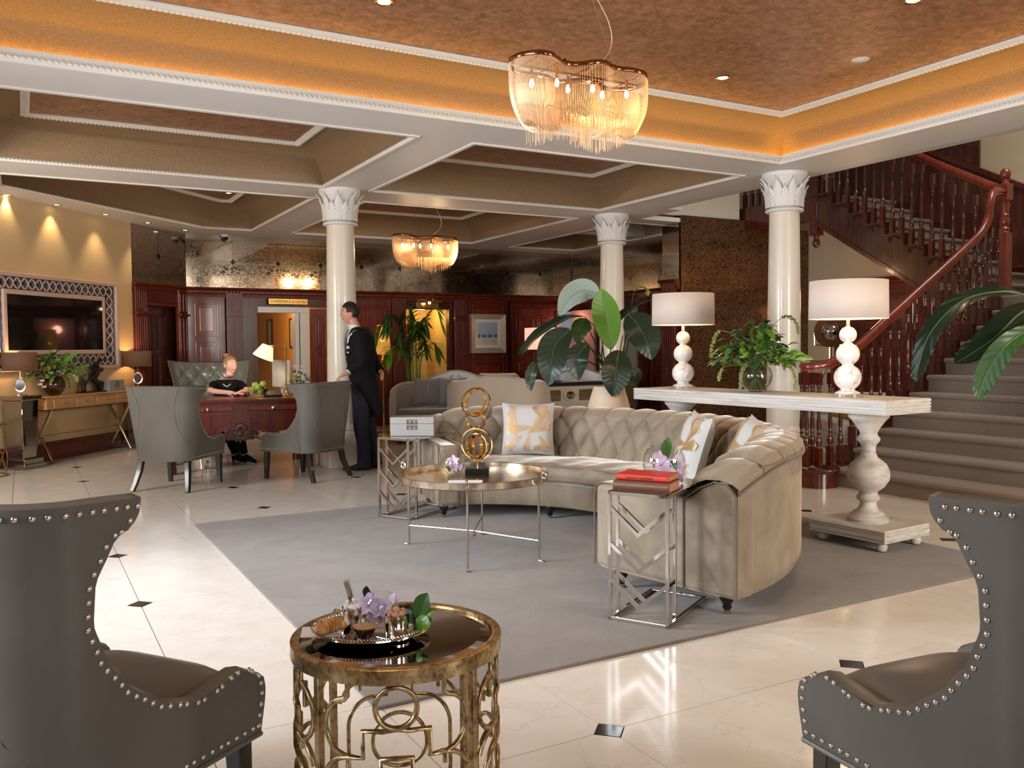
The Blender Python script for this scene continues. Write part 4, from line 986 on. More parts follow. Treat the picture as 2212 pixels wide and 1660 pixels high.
# ================================================================ NEAR ROUND TABLE WITH TRAY
MT = V((.785, 1.985, 0)); MR = .2565; MH = .60
t = thing('side_table', 'small round mirrored side table with gold leaf fretwork in the foreground', 'table', MT)
g = B(); g.lathe([(MR-.022, MH-.012), (MR-.022, MH), (MR-.010, MH+.003), (MR, MH-.001), (MR, MH-.034), (MR-.012, MH-.036), (MR-.022, MH-.034), (MR-.022, MH-.012)], 72, cap=False); obj('rim', g, 'leafgold', t, ang=50)
g = B(); g.lathe([(MR-.021, MH-.012), (MR-.024, MH-.0075), (MR-.050, MH-.004), (.0001, MH-.004)], 72, cap=False); obj('mirror_top', g, 'smoke', t, ang=2)
def cyl(u, z, r=MR-.012): a = u/r; return V((r*cos(a), r*sin(a), z))
TH0 = atan2(0-MT.y, 0-MT.x)        # towards the viewer
LA = [TH0+radians(a) for a in (-46, 44, 134, 224)]
for a in LA:
    g = B(); g.bar((cos(a)*(MR-.012), sin(a)*(MR-.012), 0), (cos(a)*(MR-.012), sin(a)*(MR-.012), MH-.03), .015, .018, upv=(cos(a), sin(a), 0)); obj('leg', g, 'leafgold', t, bev=.002)
def fret(par, aC, pts, closed=False, w_=.0075):
    P = [cyl(0, z) for u, z in [(0, 0)]]; g = B(); r = MR-.012
    P = [V((r*cos(aC+u/r), r*sin(aC+u/r), z)) for u, z in pts]; g.tube(P, w_, 8, closed=closed, flat=.75); obj('fretwork', g, 'leafgold', par, ang=60)
def arcp(cu, cz, r, a0, a1, n=12): return [(cu+r*cos(radians(a0+(a1-a0)*i/n)), cz+r*sin(radians(a0+(a1-a0)*i/n))) for i in range(n+1)]
for k in range(4):
    aC = (LA[k]+LA[(k+1) % 4]+(2*pi if LA[(k+1) % 4] < LA[k] else 0))/2; H = MH-.036; hw = .185
    if abs(LA[(k+1) % 4]-LA[k]) > pi: aC = LA[3]+pi/4
    fret(t, aC, arcp(0, H-.052, .046, 0, 352, 30), True)
    for sg in (-1, 1):
        def mirror(p): return [(sg*u, z) for u, z in p]
        fret(t, aC, mirror([(-.012, H-.098), (.03, H-.104), (.075, H-.104), (.075, H-.165), (.105, H-.165)]+arcp(.105, H-.235, .07, 90, 20, 8)))
        fret(t, aC, mirror([(.11, H), (.11, H-.028), (.118, H-.036)]+arcp(.105, H-.10, .066, 62, -62, 12)+[(.11, H-.166), (.11, H-.19)]))
        fret(t, aC, mirror([(.0, H-.165), (.035, H-.165), (.035, H-.215), (.075, H-.215)]+arcp(.075, H-.285, .07, 90, 0, 8)+[(.145, H-.40)]+arcp(.075, H-.40, .07, 0, -90, 8)+[(.035, H-.47), (.035, H-.53), (0, H-.53)]))
        fret(t, aC, mirror(arcp(0, H-.342, .075, 90, -90, 16)))
g = B(); g.lathe([(MR-.02, .0), (MR-.004, .0), (MR-.004, .014), (MR-.02, .014), (MR-.02, 0)], 60, cap=False); obj('floor_ring', g, 'leafgold', t)
TZ = MH-.0035
def tabletop(px, py): p = atz(px, py, TZ); return V((p.x, p.y, TZ))
TC = tabletop(801, 1370)
t = thing('serving_tray', 'oval silver tray with a beaded rim on the small round mirrored table', 'tray', TC, yaw-pi/2)
g = B(); g.lathe([(.0001, .004), (.085, .004), (.098, .007), (.105, .014), (.132, .020), (.136, .021), (.137, .017), (.105, .010), (.09, .001), (.0001, 0)], 60, sx=1.06, sy=.90); obj('dish', g, 'silver', t)
g = B()
for i in range(110): a = 2*pi*i/110; g.ball((.1345*1.06*cos(a), .1345*.90*sin(a), .0225), .0034, 6, 4)
obj('beaded_rim', g, 'silver', t, kind='stuff')
CV_, RV_ = V((cos(yaw), sin(yaw), 0)), V((sin(yaw), -cos(yaw), 0))      # away from and to the right of the viewer
TT = TZ+.0045
def on_tray(r, f): return TC+RV_*r+CV_*f+V((0, 0, .0045))
# espresso glass cup
def cup_profile(r0, r1, h, th=.002): return [(.0001, .002), (r0*.8, .0), (r0, .004), (r0*1.08, h*.25), (r1, h*.75), (r1*1.02, h), (r1*1.02-th, h), (r1-th, h*.75), (r0*1.08-th, h*.25), (r0*.8, .006), (.0001, .006)]
p = on_tray(-.005, -.055); t = thing('espresso_cup', 'clear glass cup of black espresso on the silver tray', 'cup', p, 0)
g = B(); g.lathe(cup_profile(.020, .031, .052), 32); obj('glass', g, 'glass', t)
g = B(); g.lathe([(.0001, .0065), (.0195, .0065), (.026, .024), (.0275, .030), (.0001, .030)], 32); obj('coffee', g, 'coffee', t)
g = B(); g.lathe([(.0275, .0302), (.0285, .0325), (.0001, .0328)], 32); obj('crema', g, 'crema', t)
g = B(); a = RV_*.9-CV_*.45; a.normalize(); g.tube([a*.028+V((0, 0, .042)), a*.043+V((0, 0, .044)), a*.049+V((0, 0, .032)), a*.040+V((0, 0, .018)), a*.026+V((0, 0, .016))], .003, 8); obj('handle', g, 'glass', t)
g = B(); g.lathe([(.0001, .002), (.03, .002), (.052, .007), (.056, .009), (.052, .0085), (.03, .0045), (.0001, .0045)], 36); o = obj('saucer', g, 'glass'); o.location = on_tray(-.005, -.055)-V((0, 0, .004)); tag(o, 'clear glass saucer under the espresso cup', 'saucer')
t.location.z += .001
# tankards with sugar
def tankard(loc, label, r, h, hd):
    t = thing('sugar_tankard', label, 'pot', loc)
    g = B(); g.lathe([(.0001, .0), (r, .0), (r, h), (r-.002, h), (r-.002, .003), (.0001, .003)], 32); obj('body', g, 'silver', t)
    g = B(); g.tube(catmull([hd*r+V((0, 0, h*.85)), hd*(r+.014)+V((0, 0, h*.95)), hd*(r+.022)+V((0, 0, h*.6)), hd*(r+.012)+V((0, 0, h*.25)), hd*r+V((0, 0, h*.22))], 5), .003, 6); obj('handle', g, 'silver', t); return t
p1 = on_tray(-.045, .025); tankard(p1, 'silver cup of white sugar lumps on the tray, behind the croissant', .032, .056, (-RV_*.9-CV_*.3).normalized())
p2 = on_tray(.070, -.040); tankard(p2, 'silver cup of brown sugar lumps on the tray, right of the espresso', .030, .056, (RV_*.1+CV_).normalized())
def lumps(name, n, c, r, m, lab, cat, grp, s):
    rr = random.Random(3); me = None
    for k in range(n):
        a = 2*pi*k/(n-1) if k else 0; q = r*.62 if k else 0
        if me is None:
            g = B(); g.ball((0, 0, 0), (s, s*.85, s*.7), 8, 6); g.v = [(x*rr.uniform(.85, 1.15), y*rr.uniform(.85, 1.15), z*rr.uniform(.85, 1.15)) for x, y, z in g.v]
        o = obj(name, me or g, m); me = o.data; o.location = V(c)+V((q*cos(a), q*sin(a), .008*(k == 0)+rr.uniform(0, .003))); o.rotation_euler = (rr.random()*3, rr.random()*3, rr.random()*3); tag(o, lab, cat, grp)
lumps('sugar_lump', 7, p1+V((0, 0, .058)), .028, 'sugar', 'white sugar lump heaped in the left silver cup', 'sugar', 'white sugar lumps', .0115)
lumps('sugar_lump', 7, p2+V((0, 0, .058)), .026, 'bsugar', 'rough brown sugar lump heaped in the right silver cup', 'sugar', 'brown sugar lumps', .0105)
# tongs standing in the white sugar
t = thing('sugar_tongs', 'silver sugar tongs standing upright in the cup of white sugar', 'tongs', p1)
g = B(); q = p1*0
for sg in (-1, 1):
    g = B(); pts = [V((0, 0, .122))-RV_*.018+V((0, 0, .0)), V((0, 0, .120))-RV_*.018+CV_*.012*sg, V((0, 0, .09))-RV_*.010+CV_*.012*sg, V((0, 0, .045))+CV_*.008*sg]
    g.tube(pts, [.0065, .0065, .0055, .004], 4, flat=.25, upv=(CV_.x, CV_.y, 0)); obj('arm', g, 'silver', t)
# spoon, croissant, napkin
t = thing('teaspoon', 'small silver teaspoon lying on the glass saucer', 'spoon', on_tray(.035, -.075)+V((0, 0, .0075)), yaw-pi/2-.5)
g = B(); g.tube([(-.045, 0, .006), (0, 0, .003), (.035, 0, .002)], [.0015, .0014, .002], 6); obj('handle', g, 'silver', t); g = B(); g.ball((-.055, 0, .006), (.013, .008, .003), 12, 6); obj('bowl', g, 'silver', t)
p = on_tray(-.115, -.040)
g = B(); g.add([(-.05, -.04, .022), (.045, -.035, .014), (.05, .04, .014), (-.04, .035, .022)], [(0, 1, 2, 3)]); o = obj('napkin', g, 'paper', smooth=False, solid=.0015); o.location = p-V((0, 0, .002)); o.rotation_euler = (0, 0, yaw-pi/2+.3); tag(o, 'folded white paper napkin under the croissant', 'napkin')
t = thing('croissant', 'golden brown croissant on a white napkin at the left of the tray', 'croissant', on_tray(-.092, -.062)+V((0, 0, .017)), yaw-pi/2+.75); t.scale = (.76, .76, .76)
g = B(); n = 80; pts = []; rs = []
for i in range(n+1):
    u = i/n*2-1; pts.append(V((.052*u, -.030*u*u, .020+.004*(1-u*u)))); rs.append(.0225*(1-abs(u)**2.2)**.6*(1-.24*(1-abs(cos(u*10+1)))**1.2)+.003)
g.tube(pts, rs, 14, upv=(0, 0, 1)); obj('crust', g, 'croiss', t, ang=0)
# glass bowl with orchid petals behind, leaf sprig to the right
def petal(b, c, d, L, w_, up=(0, 0, 1), f=.4): d = V(d).normalized(); leaf(b, [V(c), V(c)+d*L*.5+V(up)*L*.12, V(c)+d*L], w_, up, f, 8, 3, .8)
def flower(par, c, r, m='lilac', n=5, nrm=(0, -1, .5), name='flower'):
    nrm = V(nrm).normalized(); x = nrm.orthogonal().normalized(); y = nrm.cross(x); g = B()
    for k in range(n):
        a = 2*pi*k/n; d = x*cos(a)+y*sin(a)+nrm*.25; petal(g, V(c)+d*r*.1, d, r, r*.75, nrm)
    return obj(name, g, m, par)
p = on_tray(.012, .055); t = thing('glass_bowl', 'round clear glass bowl of lilac petals at the back of the silver tray', 'bowl', p)
g = B(); pr = [(.0001, 0), (.02, 0), (.04, .012), (.052, .038), (.048, .062), (.038, .078), (.036, .078), (.046, .062), (.050, .038), (.038, .014), (.02, .003), (.0001, .003)]; g.lathe(pr, 36); obj('glass', g, 'glass', t)
for k, (r, f, z, rr) in enumerate(((-.02, -.035, .062, .028), (.012, -.035, .052, .027), (.0, -.02, .030, .03), (.038, -.02, .088, .026), (-.01, .0, .05, .03))):
    c = RV_*r+CV_*f+V((0, 0, z)); flower(t, c, rr, 'lilac', 5 if k != 3 else 1, -CV_*1+RV_*(.3-.3*k)+V((0, 0, .5)), 'orchid_petals')
g = B(); leaf(g, [RV_*-.02+V((0, 0, .06)), RV_*-.03+V((0, 0, .085)), RV_*-.03+V((0, 0, .1))], .02, tuple(-CV_)); obj('leaf', g, 'leafd', t)
def sprig(name, label, base, items, mt_='leafb', stemw=.002):
    t = thing(name, label, 'leaves', base)
    for k, (tip, w_, m_) in enumerate(items):
        b_ = V((0, 0, 0)); tip = V(tip); g = B(); s0 = tip*.25; leaf(g, [s0, s0+(tip-s0)*.5+V((0, 0, .008)), tip], w_, tuple(-CV_*1+V((0, 0, .6))), .25, 12, 4); obj('leaf', g, m_, t)
        g = B(); g.tube([b_, s0, tip*.9], [stemw, stemw*.8, stemw*.4], 5); obj('stalk', g, 'leafm', t)
    return t
bp = on_tray(.110, -.035)+V((0, 0, .016))
sprig('leaf_sprig', 'glossy green leaf sprig beside the brown sugar on the tray', bp, [(RV_*.035+V((0, 0, .090)), .042, 'leafm'), (RV_*.052+V((0, 0, .048))-CV_*.01, .022, 'leafb'), (RV_*.040-CV_*.035+V((0, 0, .018)), .045, 'leafb'), (RV_*.0+CV_*.01+V((0, 0, .05)), .05, 'leafd'), (RV_*.050+V((0, 0, .030))-CV_*.02, .018, 'leafb')])
# ================================================================ COFFEE TABLE
CT = V((2.45, 4.86, 0)); CRd = .472; CH = .52
t = thing('coffee_table', 'round tray table with a silver gilt rim and thin bronze legs on the rug', 'table', CT)
g = B(); g.lathe([(.0001, CH-.045), (CRd-.006, CH-.045), (CRd, CH-.04), (CRd, CH-.002), (CRd-.004, CH), (CRd-.008, CH-.002), (CRd-.010, CH-.034), (.0001, CH-.036)], 90); obj('tray_top', g, 'tray', t, ang=40)
LEG = [V((2.19, 4.43, 0)), V((2.67, 4.42, 0)), V((2.72, 5.27, 0)), V((2.19, 5.24, 0))]
for p in LEG:
    d = V((p.x-CT.x, p.y-CT.y, 0)); d.normalize(); b0 = d*(CRd+.012)
    P = [d*(CRd+.045)+V((0, 0, .0155)), b0+V((0, 0, .022)), b0+V((0, 0, .05)), b0+V((0, 0, .25)), b0+V((0, 0, CH-.07)), b0+V((0, 0, CH-.045)), d*(CRd+.03)+V((0, 0, CH-.038)), d*(CRd+.038)+V((0, 0, CH-.01))]
    c = d*(CRd+.052)+V((0, 0, CH+.012)); P += [c+d*.020*(1-.03*k)*cos(pi+k*-.55)+V((0, 0, .020*(1-.03*k)*sin(pi+k*-.55)))*1 for k in range(1, 14)]
    g = B(); g.tube(P, .0068, 8); obj('leg', g, 'nickel', t)
for a, b in ((0, 2), (1, 3)):
    d1 = (LEG[a]-CT).normalized()*(CRd+.012); d2 = (LEG[b]-CT).normalized()*(CRd+.012)
    g = B(); g.tube([d1+V((0, 0, .14)), V((0, 0, .145)), d2+V((0, 0, .14))], .0055, 8); obj('stretcher', g, 'nickel', t)
g = B(); g.ball((0, 0, .125), .014); obj('finial', g, 'nickel', t)
ctz = CH-.0355
def on_ct(px, py): p = atz(px, py, ctz); return V((p.x, p.y, ctz))
# ring sculpture
p = on_ct(1031, 1024); t = thing('ring_sculpture', 'gold sculpture of stacked rings on a black marble base', 'sculpture', p, yaw-pi/2)
g = B(); g.box((0, 0, .020), (.155, .10, .04)); obj('base', g, 'blackm', t, bev=.003)
g = B(); g.tube([(0, 0, .04), (0, 0, .085)], .005, 8); obj('rod', g, 'gold', t)
def band(c, r, nrm, w_=.020, th=.0045, m='gold'):
    nrm = V(nrm).normalized(); x = nrm.orthogonal().normalized(); y = nrm.cross(x); g = B(); n = 56; c = V(c)
    prof = [(r, -w_/2), (r, w_/2), (r-th, w_/2), (r-th, -w_/2)]
    for i in range(n):
        a = 2*pi*i/n; e = x*cos(a)+y*sin(a)
        for rr, h in prof: g.v.append(tuple(c+e*rr+nrm*h))
    for i in range(n):
        for j in range(4): g.f.append((i*4+j, i*4+(j+1) % 4, ((i+1) % n)*4+(j+1) % 4, ((i+1) % n)*4+j))
    obj('ring', g, m, t, ang=30)
band((0, 0, .195), .105, (.25, 1, .15)); band((0, 0, .185), .095, (1, .35, 0)); band((0, 0, .175), .088, (.75, 1, -.1))
band((-.005, 0, .345), .068, (.1, .75, .62)); band((.0, 0, .335), .055, (1, .4, .3)) if False else None
band((-.005, 0, .465), .098, (.35, 1, -.42)); band((-.005, 0, .470), .085, (-.75, .8, .35))
# glass bowl with a lilac flower
def glass_bowl(p, r, label, flowers, leaves, lilac='lilac', water=False, seed=1):
    t = thing('glass_bowl', label, 'bowl', p); rr = random.Random(seed)
    pr = [(.0001, 0), (r*.35, 0)]+[(r*sin(a), r*.97-r*cos(a)*1.0) for a in [radians(q) for q in (28, 45, 62, 80, 95, 110, 125, 138)]]
    inn = [(max(.0001, q-.0025), z+(.003 if z < r else 0)) for q, z in reversed(pr)]; g = B(); g.lathe(pr+inn, 40); obj('glass', g, 'glass', t)
    for c, s in flowers: flower(t, V(c), s, lilac, 5, (rr.uniform(-.6, .2), -1, rr.uniform(.1, .8)), 'orchid')
    for c, tip, w_ in leaves: g = B(); leaf(g, [V(c), (V(c)+V(tip))*.5+V((0, 0, .01)), V(tip)], w_, (-.5, -.8, .4)); obj('leaf', g, 'leafm', t)
    return t
glass_bowl(on_ct(979, 1026), .075, 'small round glass bowl with lilac orchids on the tray table', [((0, 0, .085), .04), ((-.01, -.02, .05), .035), ((.03, -.01, .045), .03)], [((-.05, -.02, .03), (.03, -.03, .025), .03), ((0, 0, .03), (.055, 0, .07), .03), ((0, 0, .02), (-.05, .02, .05), .03)])
p = on_ct(1005, 1041); g = B(); g.box((0, 0, .001), (.21, .10, .0015)); o = obj('card', g, 'paper', smooth=False); o.location = p+V((0, 0, .0003)); o.rotation_euler = (0, 0, yaw-pi/2); tag(o, 'white paper card lying on the round tray table in front of the sculpture', 'card')
o2 = text('print', 'WELCOME', .03, 'signtx', o, Matrix.Translation((0, 0, .002)) @ Matrix.Rotation(0, 4, 'X'), .0002) if False else None
# ================================================================ CHEVRON TABLES
def chevron_table(label, a, b, depth_dir, L=.54, H=.625, m='chrome', grp=None):
    """a = left front corner, b = right front corner on the floor, top runs along depth_dir"""
    a, b = V((*a, 0)), V((*b, 0)); u = (b-a); W_ = u.length; u.normalize(); rz = atan2(u.y, u.x)
    t = thing('chevron_table', label, 'table', (a.x, a.y, .0145), rz, grp); s = .016; dp = .10
    H -= .0145
    for x in (s/2, W_-s/2):
        for y in (s/2, dp): g = B(); g.box((x, y, H/2), (s, s, H)); obj('post', g, m, t, smooth=False, bev=.0015)
    for z, nm in ((s/2, 'floor_frame'), (H-s/2, 'top_frame')):
        g = B(); g.box((W_/2, s/2, z), (W_, s, s)); g.box((s/2, L/2, z), (s, L, s)); g.box((W_-s/2, L/2, z), (s, L, s)); g.box((W_/2, L-s/2, z), (W_, s, s)); obj(nm, g, m, t, smooth=False, bev=.0015)
    g = B(); g.box((W_/2, L/2, H-.004), (W_-.02, L-.02, .008)); obj('glass_top', g, 'smoke', t, smooth=False)
    for k, zt in enumerate((H-.07, H-.24, H-.41)):
        for y in (s/2, dp):
            g = B(); pl = [(s, zt), (W_/2, zt-.115), (W_-s, zt), (W_-s, zt-.022), (W_/2, zt-.137), (s, zt-.022)]; g.prism(pl, y-.007, y+.007, 'y'); obj('chevron', g, m, t, smooth=False)
    return t
chevron_table('tall chrome chevron side table holding two books at the near sofa arm', (2.37, 3.31), (2.52, 3.05), None)
chevron_table('tall nickel chevron side table holding a grey box at the far sofa arm', (2.335, 6.255), (2.475, 5.985), None, .58, m='nickel')
ctop = .6255
def chv(px, py, z=ctop): p = atz(px, py, z); return V((p.x, p.y, z))
rzT = atan2(3.05-3.31, 2.52-2.37)
def book(loc, w_, d, h, rz, m, label, txt=None):
    t = thing('book', label, 'book', loc, rz)
    g = B(); g.box((0, .003, h/2), (w_-.008, d-.008, h-.007)); obj('pages', g, 'page', t, smooth=False)
    for z in (.0018, h-.0018): g = B(); g.box((0, 0, z), (w_, d, .0036)); obj('cover', g, m, t, smooth=False, bev=.001)
    g = B(); pl = [(-d/2+.002, .0), (-d/2-.006, h*.2), (-d/2-.008, h*.5), (-d/2-.006, h*.8), (-d/2+.002, h), (-d/2+.006, h), (-d/2+.006, 0)]; g.prism(pl, -w_/2, w_/2, 'x'); obj('spine', g, m, t)
    if txt:
        text('spine_lettering', txt, h*.42, 'gold', t, Matrix.Translation((-.01, -d/2-.0085, h/2)) @ Matrix.Rotation(pi, 4, 'Y') @ Matrix.Rotation(pi/2, 4, 'X') @ Matrix.Rotation(0, 4, 'Z'), .0004)
    return t
pb = (V((2.37, 3.31, 0))+V((2.52, 3.05, 0)))/2; nb = V((-(3.05-3.31), (2.52-2.37), 0)).normalized()
pc = pb+nb*.115
book((pc.x, pc.y, ctop), .27, .17, .048, rzT+.05, 'brownl', 'thick worn brown leather book, lower of the two on the chrome table')
book((pc.x+.01, pc.y+.005, ctop+.049), .25, .155, .030, rzT+.03, 'red', 'slim red cloth book with gilt spine lettering on top of the brown book', 'SANDERVIC & MATINES')
pv = pb+nb*.34; glass_bowl(V((pv.x, pv.y, ctop+.001)), .105, 'large round glass bowl of lilac orchids behind the red book', [((-.03, -.04, .06), .05), ((.04, -.04, .09), .05), ((0, .02, .12), .045), ((-.04, .03, .10), .045), ((.05, -.03, .04), .045), ((-.05, -.02, .12), .04)],
    [((0, -.02, .12), (-.02, -.03, .215), .05), ((.01, 0, .12), (.03, 0, .225), .045), ((0, -.04, .05), (.03, -.06, .11), .05), ((-.03, 0, .04), (-.06, -.03, .09), .04)], seed=4)
# lacquer box
def lacquer_box(loc, rz, label, sx, sy, h, m='boxg'):
    t = thing('lacquer_box', label, 'box', loc, rz)
    g = B(); g.box((0, 0, h*.32), (sx, sy, h*.64)); obj('body', g, m, t, bev=.002); g = B(); g.box((0, 0, h*.825), (sx, sy, h*.345)); obj('lid', g, m, t, bev=.002)
    g = B(); y = -sy/2-.002; e = h*.135; c = h*.60
    for qx in (-1, 1):
        for qz in (-1, 1):
            ox, oz = qx*e*1.08, c+qz*e*1.08; w_ = e*.16
            for k in (-1, 1): g.box((ox+k*e*.8, y, oz), (w_, .004, e*1.75)); g.box((ox, y, oz+k*e*.8), (e*1.75, .004, w_))
            g.box((ox+qx*e*.3, y, oz), (w_, .004, e*.9)); g.box((ox, y, oz-qz*e*.25), (e*.9, .004, w_))
    obj('gilt_clasp', g, 'gold', t, smooth=False); return t
p = chv(893, 941); lacquer_box((p.x+.02, p.y+.04, ctop+.001), yaw-pi/2-.02, 'pale grey lacquer box with a gold fret clasp on the nickel side table', .335, .20, .145)
# ================================================================ CONSOLE LAMPS, VASE
CZ = .9575
def bubble_lamp(loc, label, lit=1.0):
    t = thing('table_lamp', label, 'lamp', loc)
    g = B(); g.lathe([(.0001, 0), (.100, 0), (.101, .018), (.097, .02), (.0001, .02)], 36); obj('base', g, 'chrome', t, ang=30)
    g = B(); pr = [(.085, .02), (.078, .028), (.06, .036), (.046, .044)]
    def sph(c, r, z0, z1, n=12):
        return [(sqrt(max(0, r*r-(z-c)**2)), z) for z in [z0+(z1-z0)*i/n for i in range(n+1)]]
    pr += sph(.126, .088, .050, .205)+sph(.281, .076, .214, .350)+sph(.408, .056, .358, .456)+[(.016, .460), (.013, .466)]
    g.lathe(pr, 40); obj('bubble_stem', g, 'pearl', t)
    g = B(); g.lathe([(.012, .462), (.014, .47), (.010, .476), (.012, .51), (.012, .55)], 14); obj('neck', g, 'chrome', t)
    g = B(); g.ball((0, 0, .60), .028); obj('bulb', g, 'bulb', t)
    zb, zt, r = .512, .762, .250
    g = B(); g.lathe([(r, zb), (r-.004, zt)], 64, cap=False); obj('shade', g, 'shade', t, solid=.0015)
    g = B(); g.lathe([(r-.003, zb+.001), (r-.007, zt-.001)], 48, cap=False); obj('shade_lining', g, 'shadein', t)
    g = B(); g.tube([(-r+.01, 0, zb+.02), (0, 0, .53), (r-.01, 0, zb+.02)], .002, 5); obj('spider', g, 'chrome', t)
    lamp('POINT', 'lamp_glow', (loc[0], loc[1], loc[2]+.63), 5*lit, (1, .66, .38), .04)
    return t
def con_pt(x, y): return V((4.55+x*cos(CR)-y*sin(CR), 3.47+x*sin(CR)+y*cos(CR), CZ))
bubble_lamp(con_pt(.24, .44), 'table lamp of stacked pearl globes with a linen drum shade, nearest the stairs')
bubble_lamp(con_pt(.24, 1.97), 'table lamp of stacked pearl globes with a linen drum shade, beside the potted plant')
# ================================================================ FLOWER ARRANGEMENTS
def arrangement(loc, label, vr, spread, H, seed, mix, flowers, tall=(), tails=(), nleaf=150, cat='flowers', water=True, big=.075, vase_m='glass', droop=.25, clip=None, zoff=0):
    t = thing('flower_arrangement', label, cat, loc); rr = random.Random(seed)
    pr = [(.0001, 0), (vr*.45, 0)]+[(vr*sin(radians(q)), vr*.95-vr*cos(radians(q))*1.0+.0) for q in (30, 45, 60, 75, 90, 105, 120, 132, 140)]
    inn = [(max(.0001, q-.003), z+(.004 if z < vr*.5 else 0)) for q, z in reversed(pr)]; g = B(); g.lathe(pr+inn, 40); obj('vase', g, vase_m, t)
    top = pr[-1][1]
    if water:
        w_ = [(max(.0001, q-.0035), z+.005) for q, z in pr if z < vr*1.2]; g = B(); g.lathe(w_+[(.0001, w_[-1][1])], 32); obj('water', g, 'water', t)
    st_, groups = B(), {}
    for k in range(34):
        a = rr.random()*2*pi; r0 = vr*rr.uniform(.1, .6); a2 = a+pi+rr.uniform(-.5, .5); r1 = vr*.45*rr.random()
        st_.tube([(r0*cos(a2), r0*sin(a2), vr*.15), (0, 0, vr*.9), (r1*cos(a), r1*sin(a), top), (r1*2*cos(a), r1*2*sin(a), top+.06)], .0025, 5)
    obj('stems', st_, 'leafm', t, kind='stuff')
    for k in range(nleaf):
        a = rr.random()*2*pi; e = rr.random()**.6; R_ = spread*e*rr.uniform(.6, 1); z = top+H*(1-e**1.6)*rr.uniform(.15, 1)+H*.18-droop*spread*e*e*.6
        c = V((R_*cos(a), R_*sin(a)*.85, z))
        if clip: cd_ = c.dot(clip[0]); c -= clip[0]*max(0, cd_-clip[1])
        d = V((cos(a)*(.4+e), sin(a)*(.4+e), rr.uniform(-.5, .8)-e*.4)).normalized(); L = big*rr.uniform(.55, 1.15)
        if clip and d.dot(clip[0]) > 0: d -= clip[0]*d.dot(clip[0])*1.2
        m_ = rr.choices(list(mix), list(mix.values()))[0]; g = groups.setdefault(m_, B()); w_ = L*rr.uniform(.42, .62)
        leaf(g, [c, c+d*L*.5+V((0, 0, L*.12)), c+d*L+V((0, 0, -L*.05))], w_, (rr.uniform(-.3, .3), rr.uniform(-.5, .1), 1), .22, 6, 2)
    for m_, g in groups.items(): obj('foliage', g, m_, t, kind='stuff')
    for c, r in flowers:
        g = B(); c = V(c)
        for k in range(9): a = k*2.4; q = r*(.25+.08*k); d = V((cos(a), sin(a)*.7-.4, .5+.25*sin(k))).normalized(); petal(g, c+d*q*.2, d, r*.85, r*.8, tuple(d.cross(V((1, 0, .3)))), .6)
        obj('blossom', g, 'petal', t)
    for P, w_ in tall:
        g = B(); Q = catmull(P, 6); g.tube(Q, [.003*(1-.6*i/len(Q)) for i in range(len(Q))], 5); n = len(Q)
        for i in range(n//3, n, 2):
            for sg in (-1, 1): d = ((Q[min(i+1, n-1)]-Q[i-1]).normalized()*.6+RV_*sg*.8).normalized(); leaf(g, [Q[i], Q[i]+d*w_*.8, Q[i]+d*w_*1.6+V((0, 0, .005))], w_*.8, tuple(-CV_), .2, 6, 2)
        obj('leafy_branch', g, 'leafb', t)
    for P, a in tails:
        Q = catmull(P, 8); n = len(Q); i0 = int(n*a); g = B(); g.tube(Q[:i0+2], .0022, 5); obj('stalk', g, 'leafy', t)
        g = B()
        for i in range(i0, n):
            for j in range(5): e = V((rr.uniform(-1, 1), rr.uniform(-1, 1), rr.uniform(-1, 1)))*.010; g.ball(Q[i]+e, .0062, 5, 3)
        obj('seed_tail', g, 'leafy', t, kind='stuff')
    return t
def L(r, f, z): return RV_*r+CV_*f+V((0, 0, z))
p = con_pt(.24, 1.22); p.z = CZ+.001
tails = [([L(-.02, 0, .2), L(-.12, 0, .38), L(-.24, -.02, .45), L(-.30, -.02, .42), L(-.325, -.02, .33), L(-.33, -.02, .26)], .5), ([L(.03, 0, .2), L(.10, 0, .42), L(.16, 0, .52), L(.24, 0, .55), L(.30, 0, .50), L(.315, 0, .43)], .5),
    ([L(-.03, -.05, .18), L(-.10, -.10, .2), L(-.13, -.10, .14), L(-.14, -.10, .03)], .35), ([L(-.1, -.05, .2), L(-.24, -.06, .19), L(-.28, -.06, .13), L(-.285, -.06, .09)], .45), ([L(.08, -.05, .2), L(.21, -.08, .19), L(.265, -.08, .12), L(.27, -.08, .02)], .4), ([L(.05, -.1, .2), L(.12, -.12, .26), L(.16, -.12, .23), L(.18, -.12, .17)], .3)]
arrangement(p, 'round glass vase of green foliage, white blooms and drooping seed tails on the console', .12, .37, .28, 5, {'leafd': 3, 'leafm': 5, 'leafb': 3}, [(L(-.10, -.13, .27), .03), (L(-.05, -.14, .25), .032), (L(.07, -.13, .27), .03), (L(-.13, -.12, .25), .022), (L(.10, -.1, .255), .024), (L(-.02, -.12, .28), .018), (L(.03, -.1, .25), .02)],
    [([L(.02, 0, .2), L(.05, 0, .33), L(.07, 0, .44)], .045), ([L(.1, 0, .2), L(.22, -.02, .27), L(.30, -.02, .25)], .075)], tails, 330, big=.09)
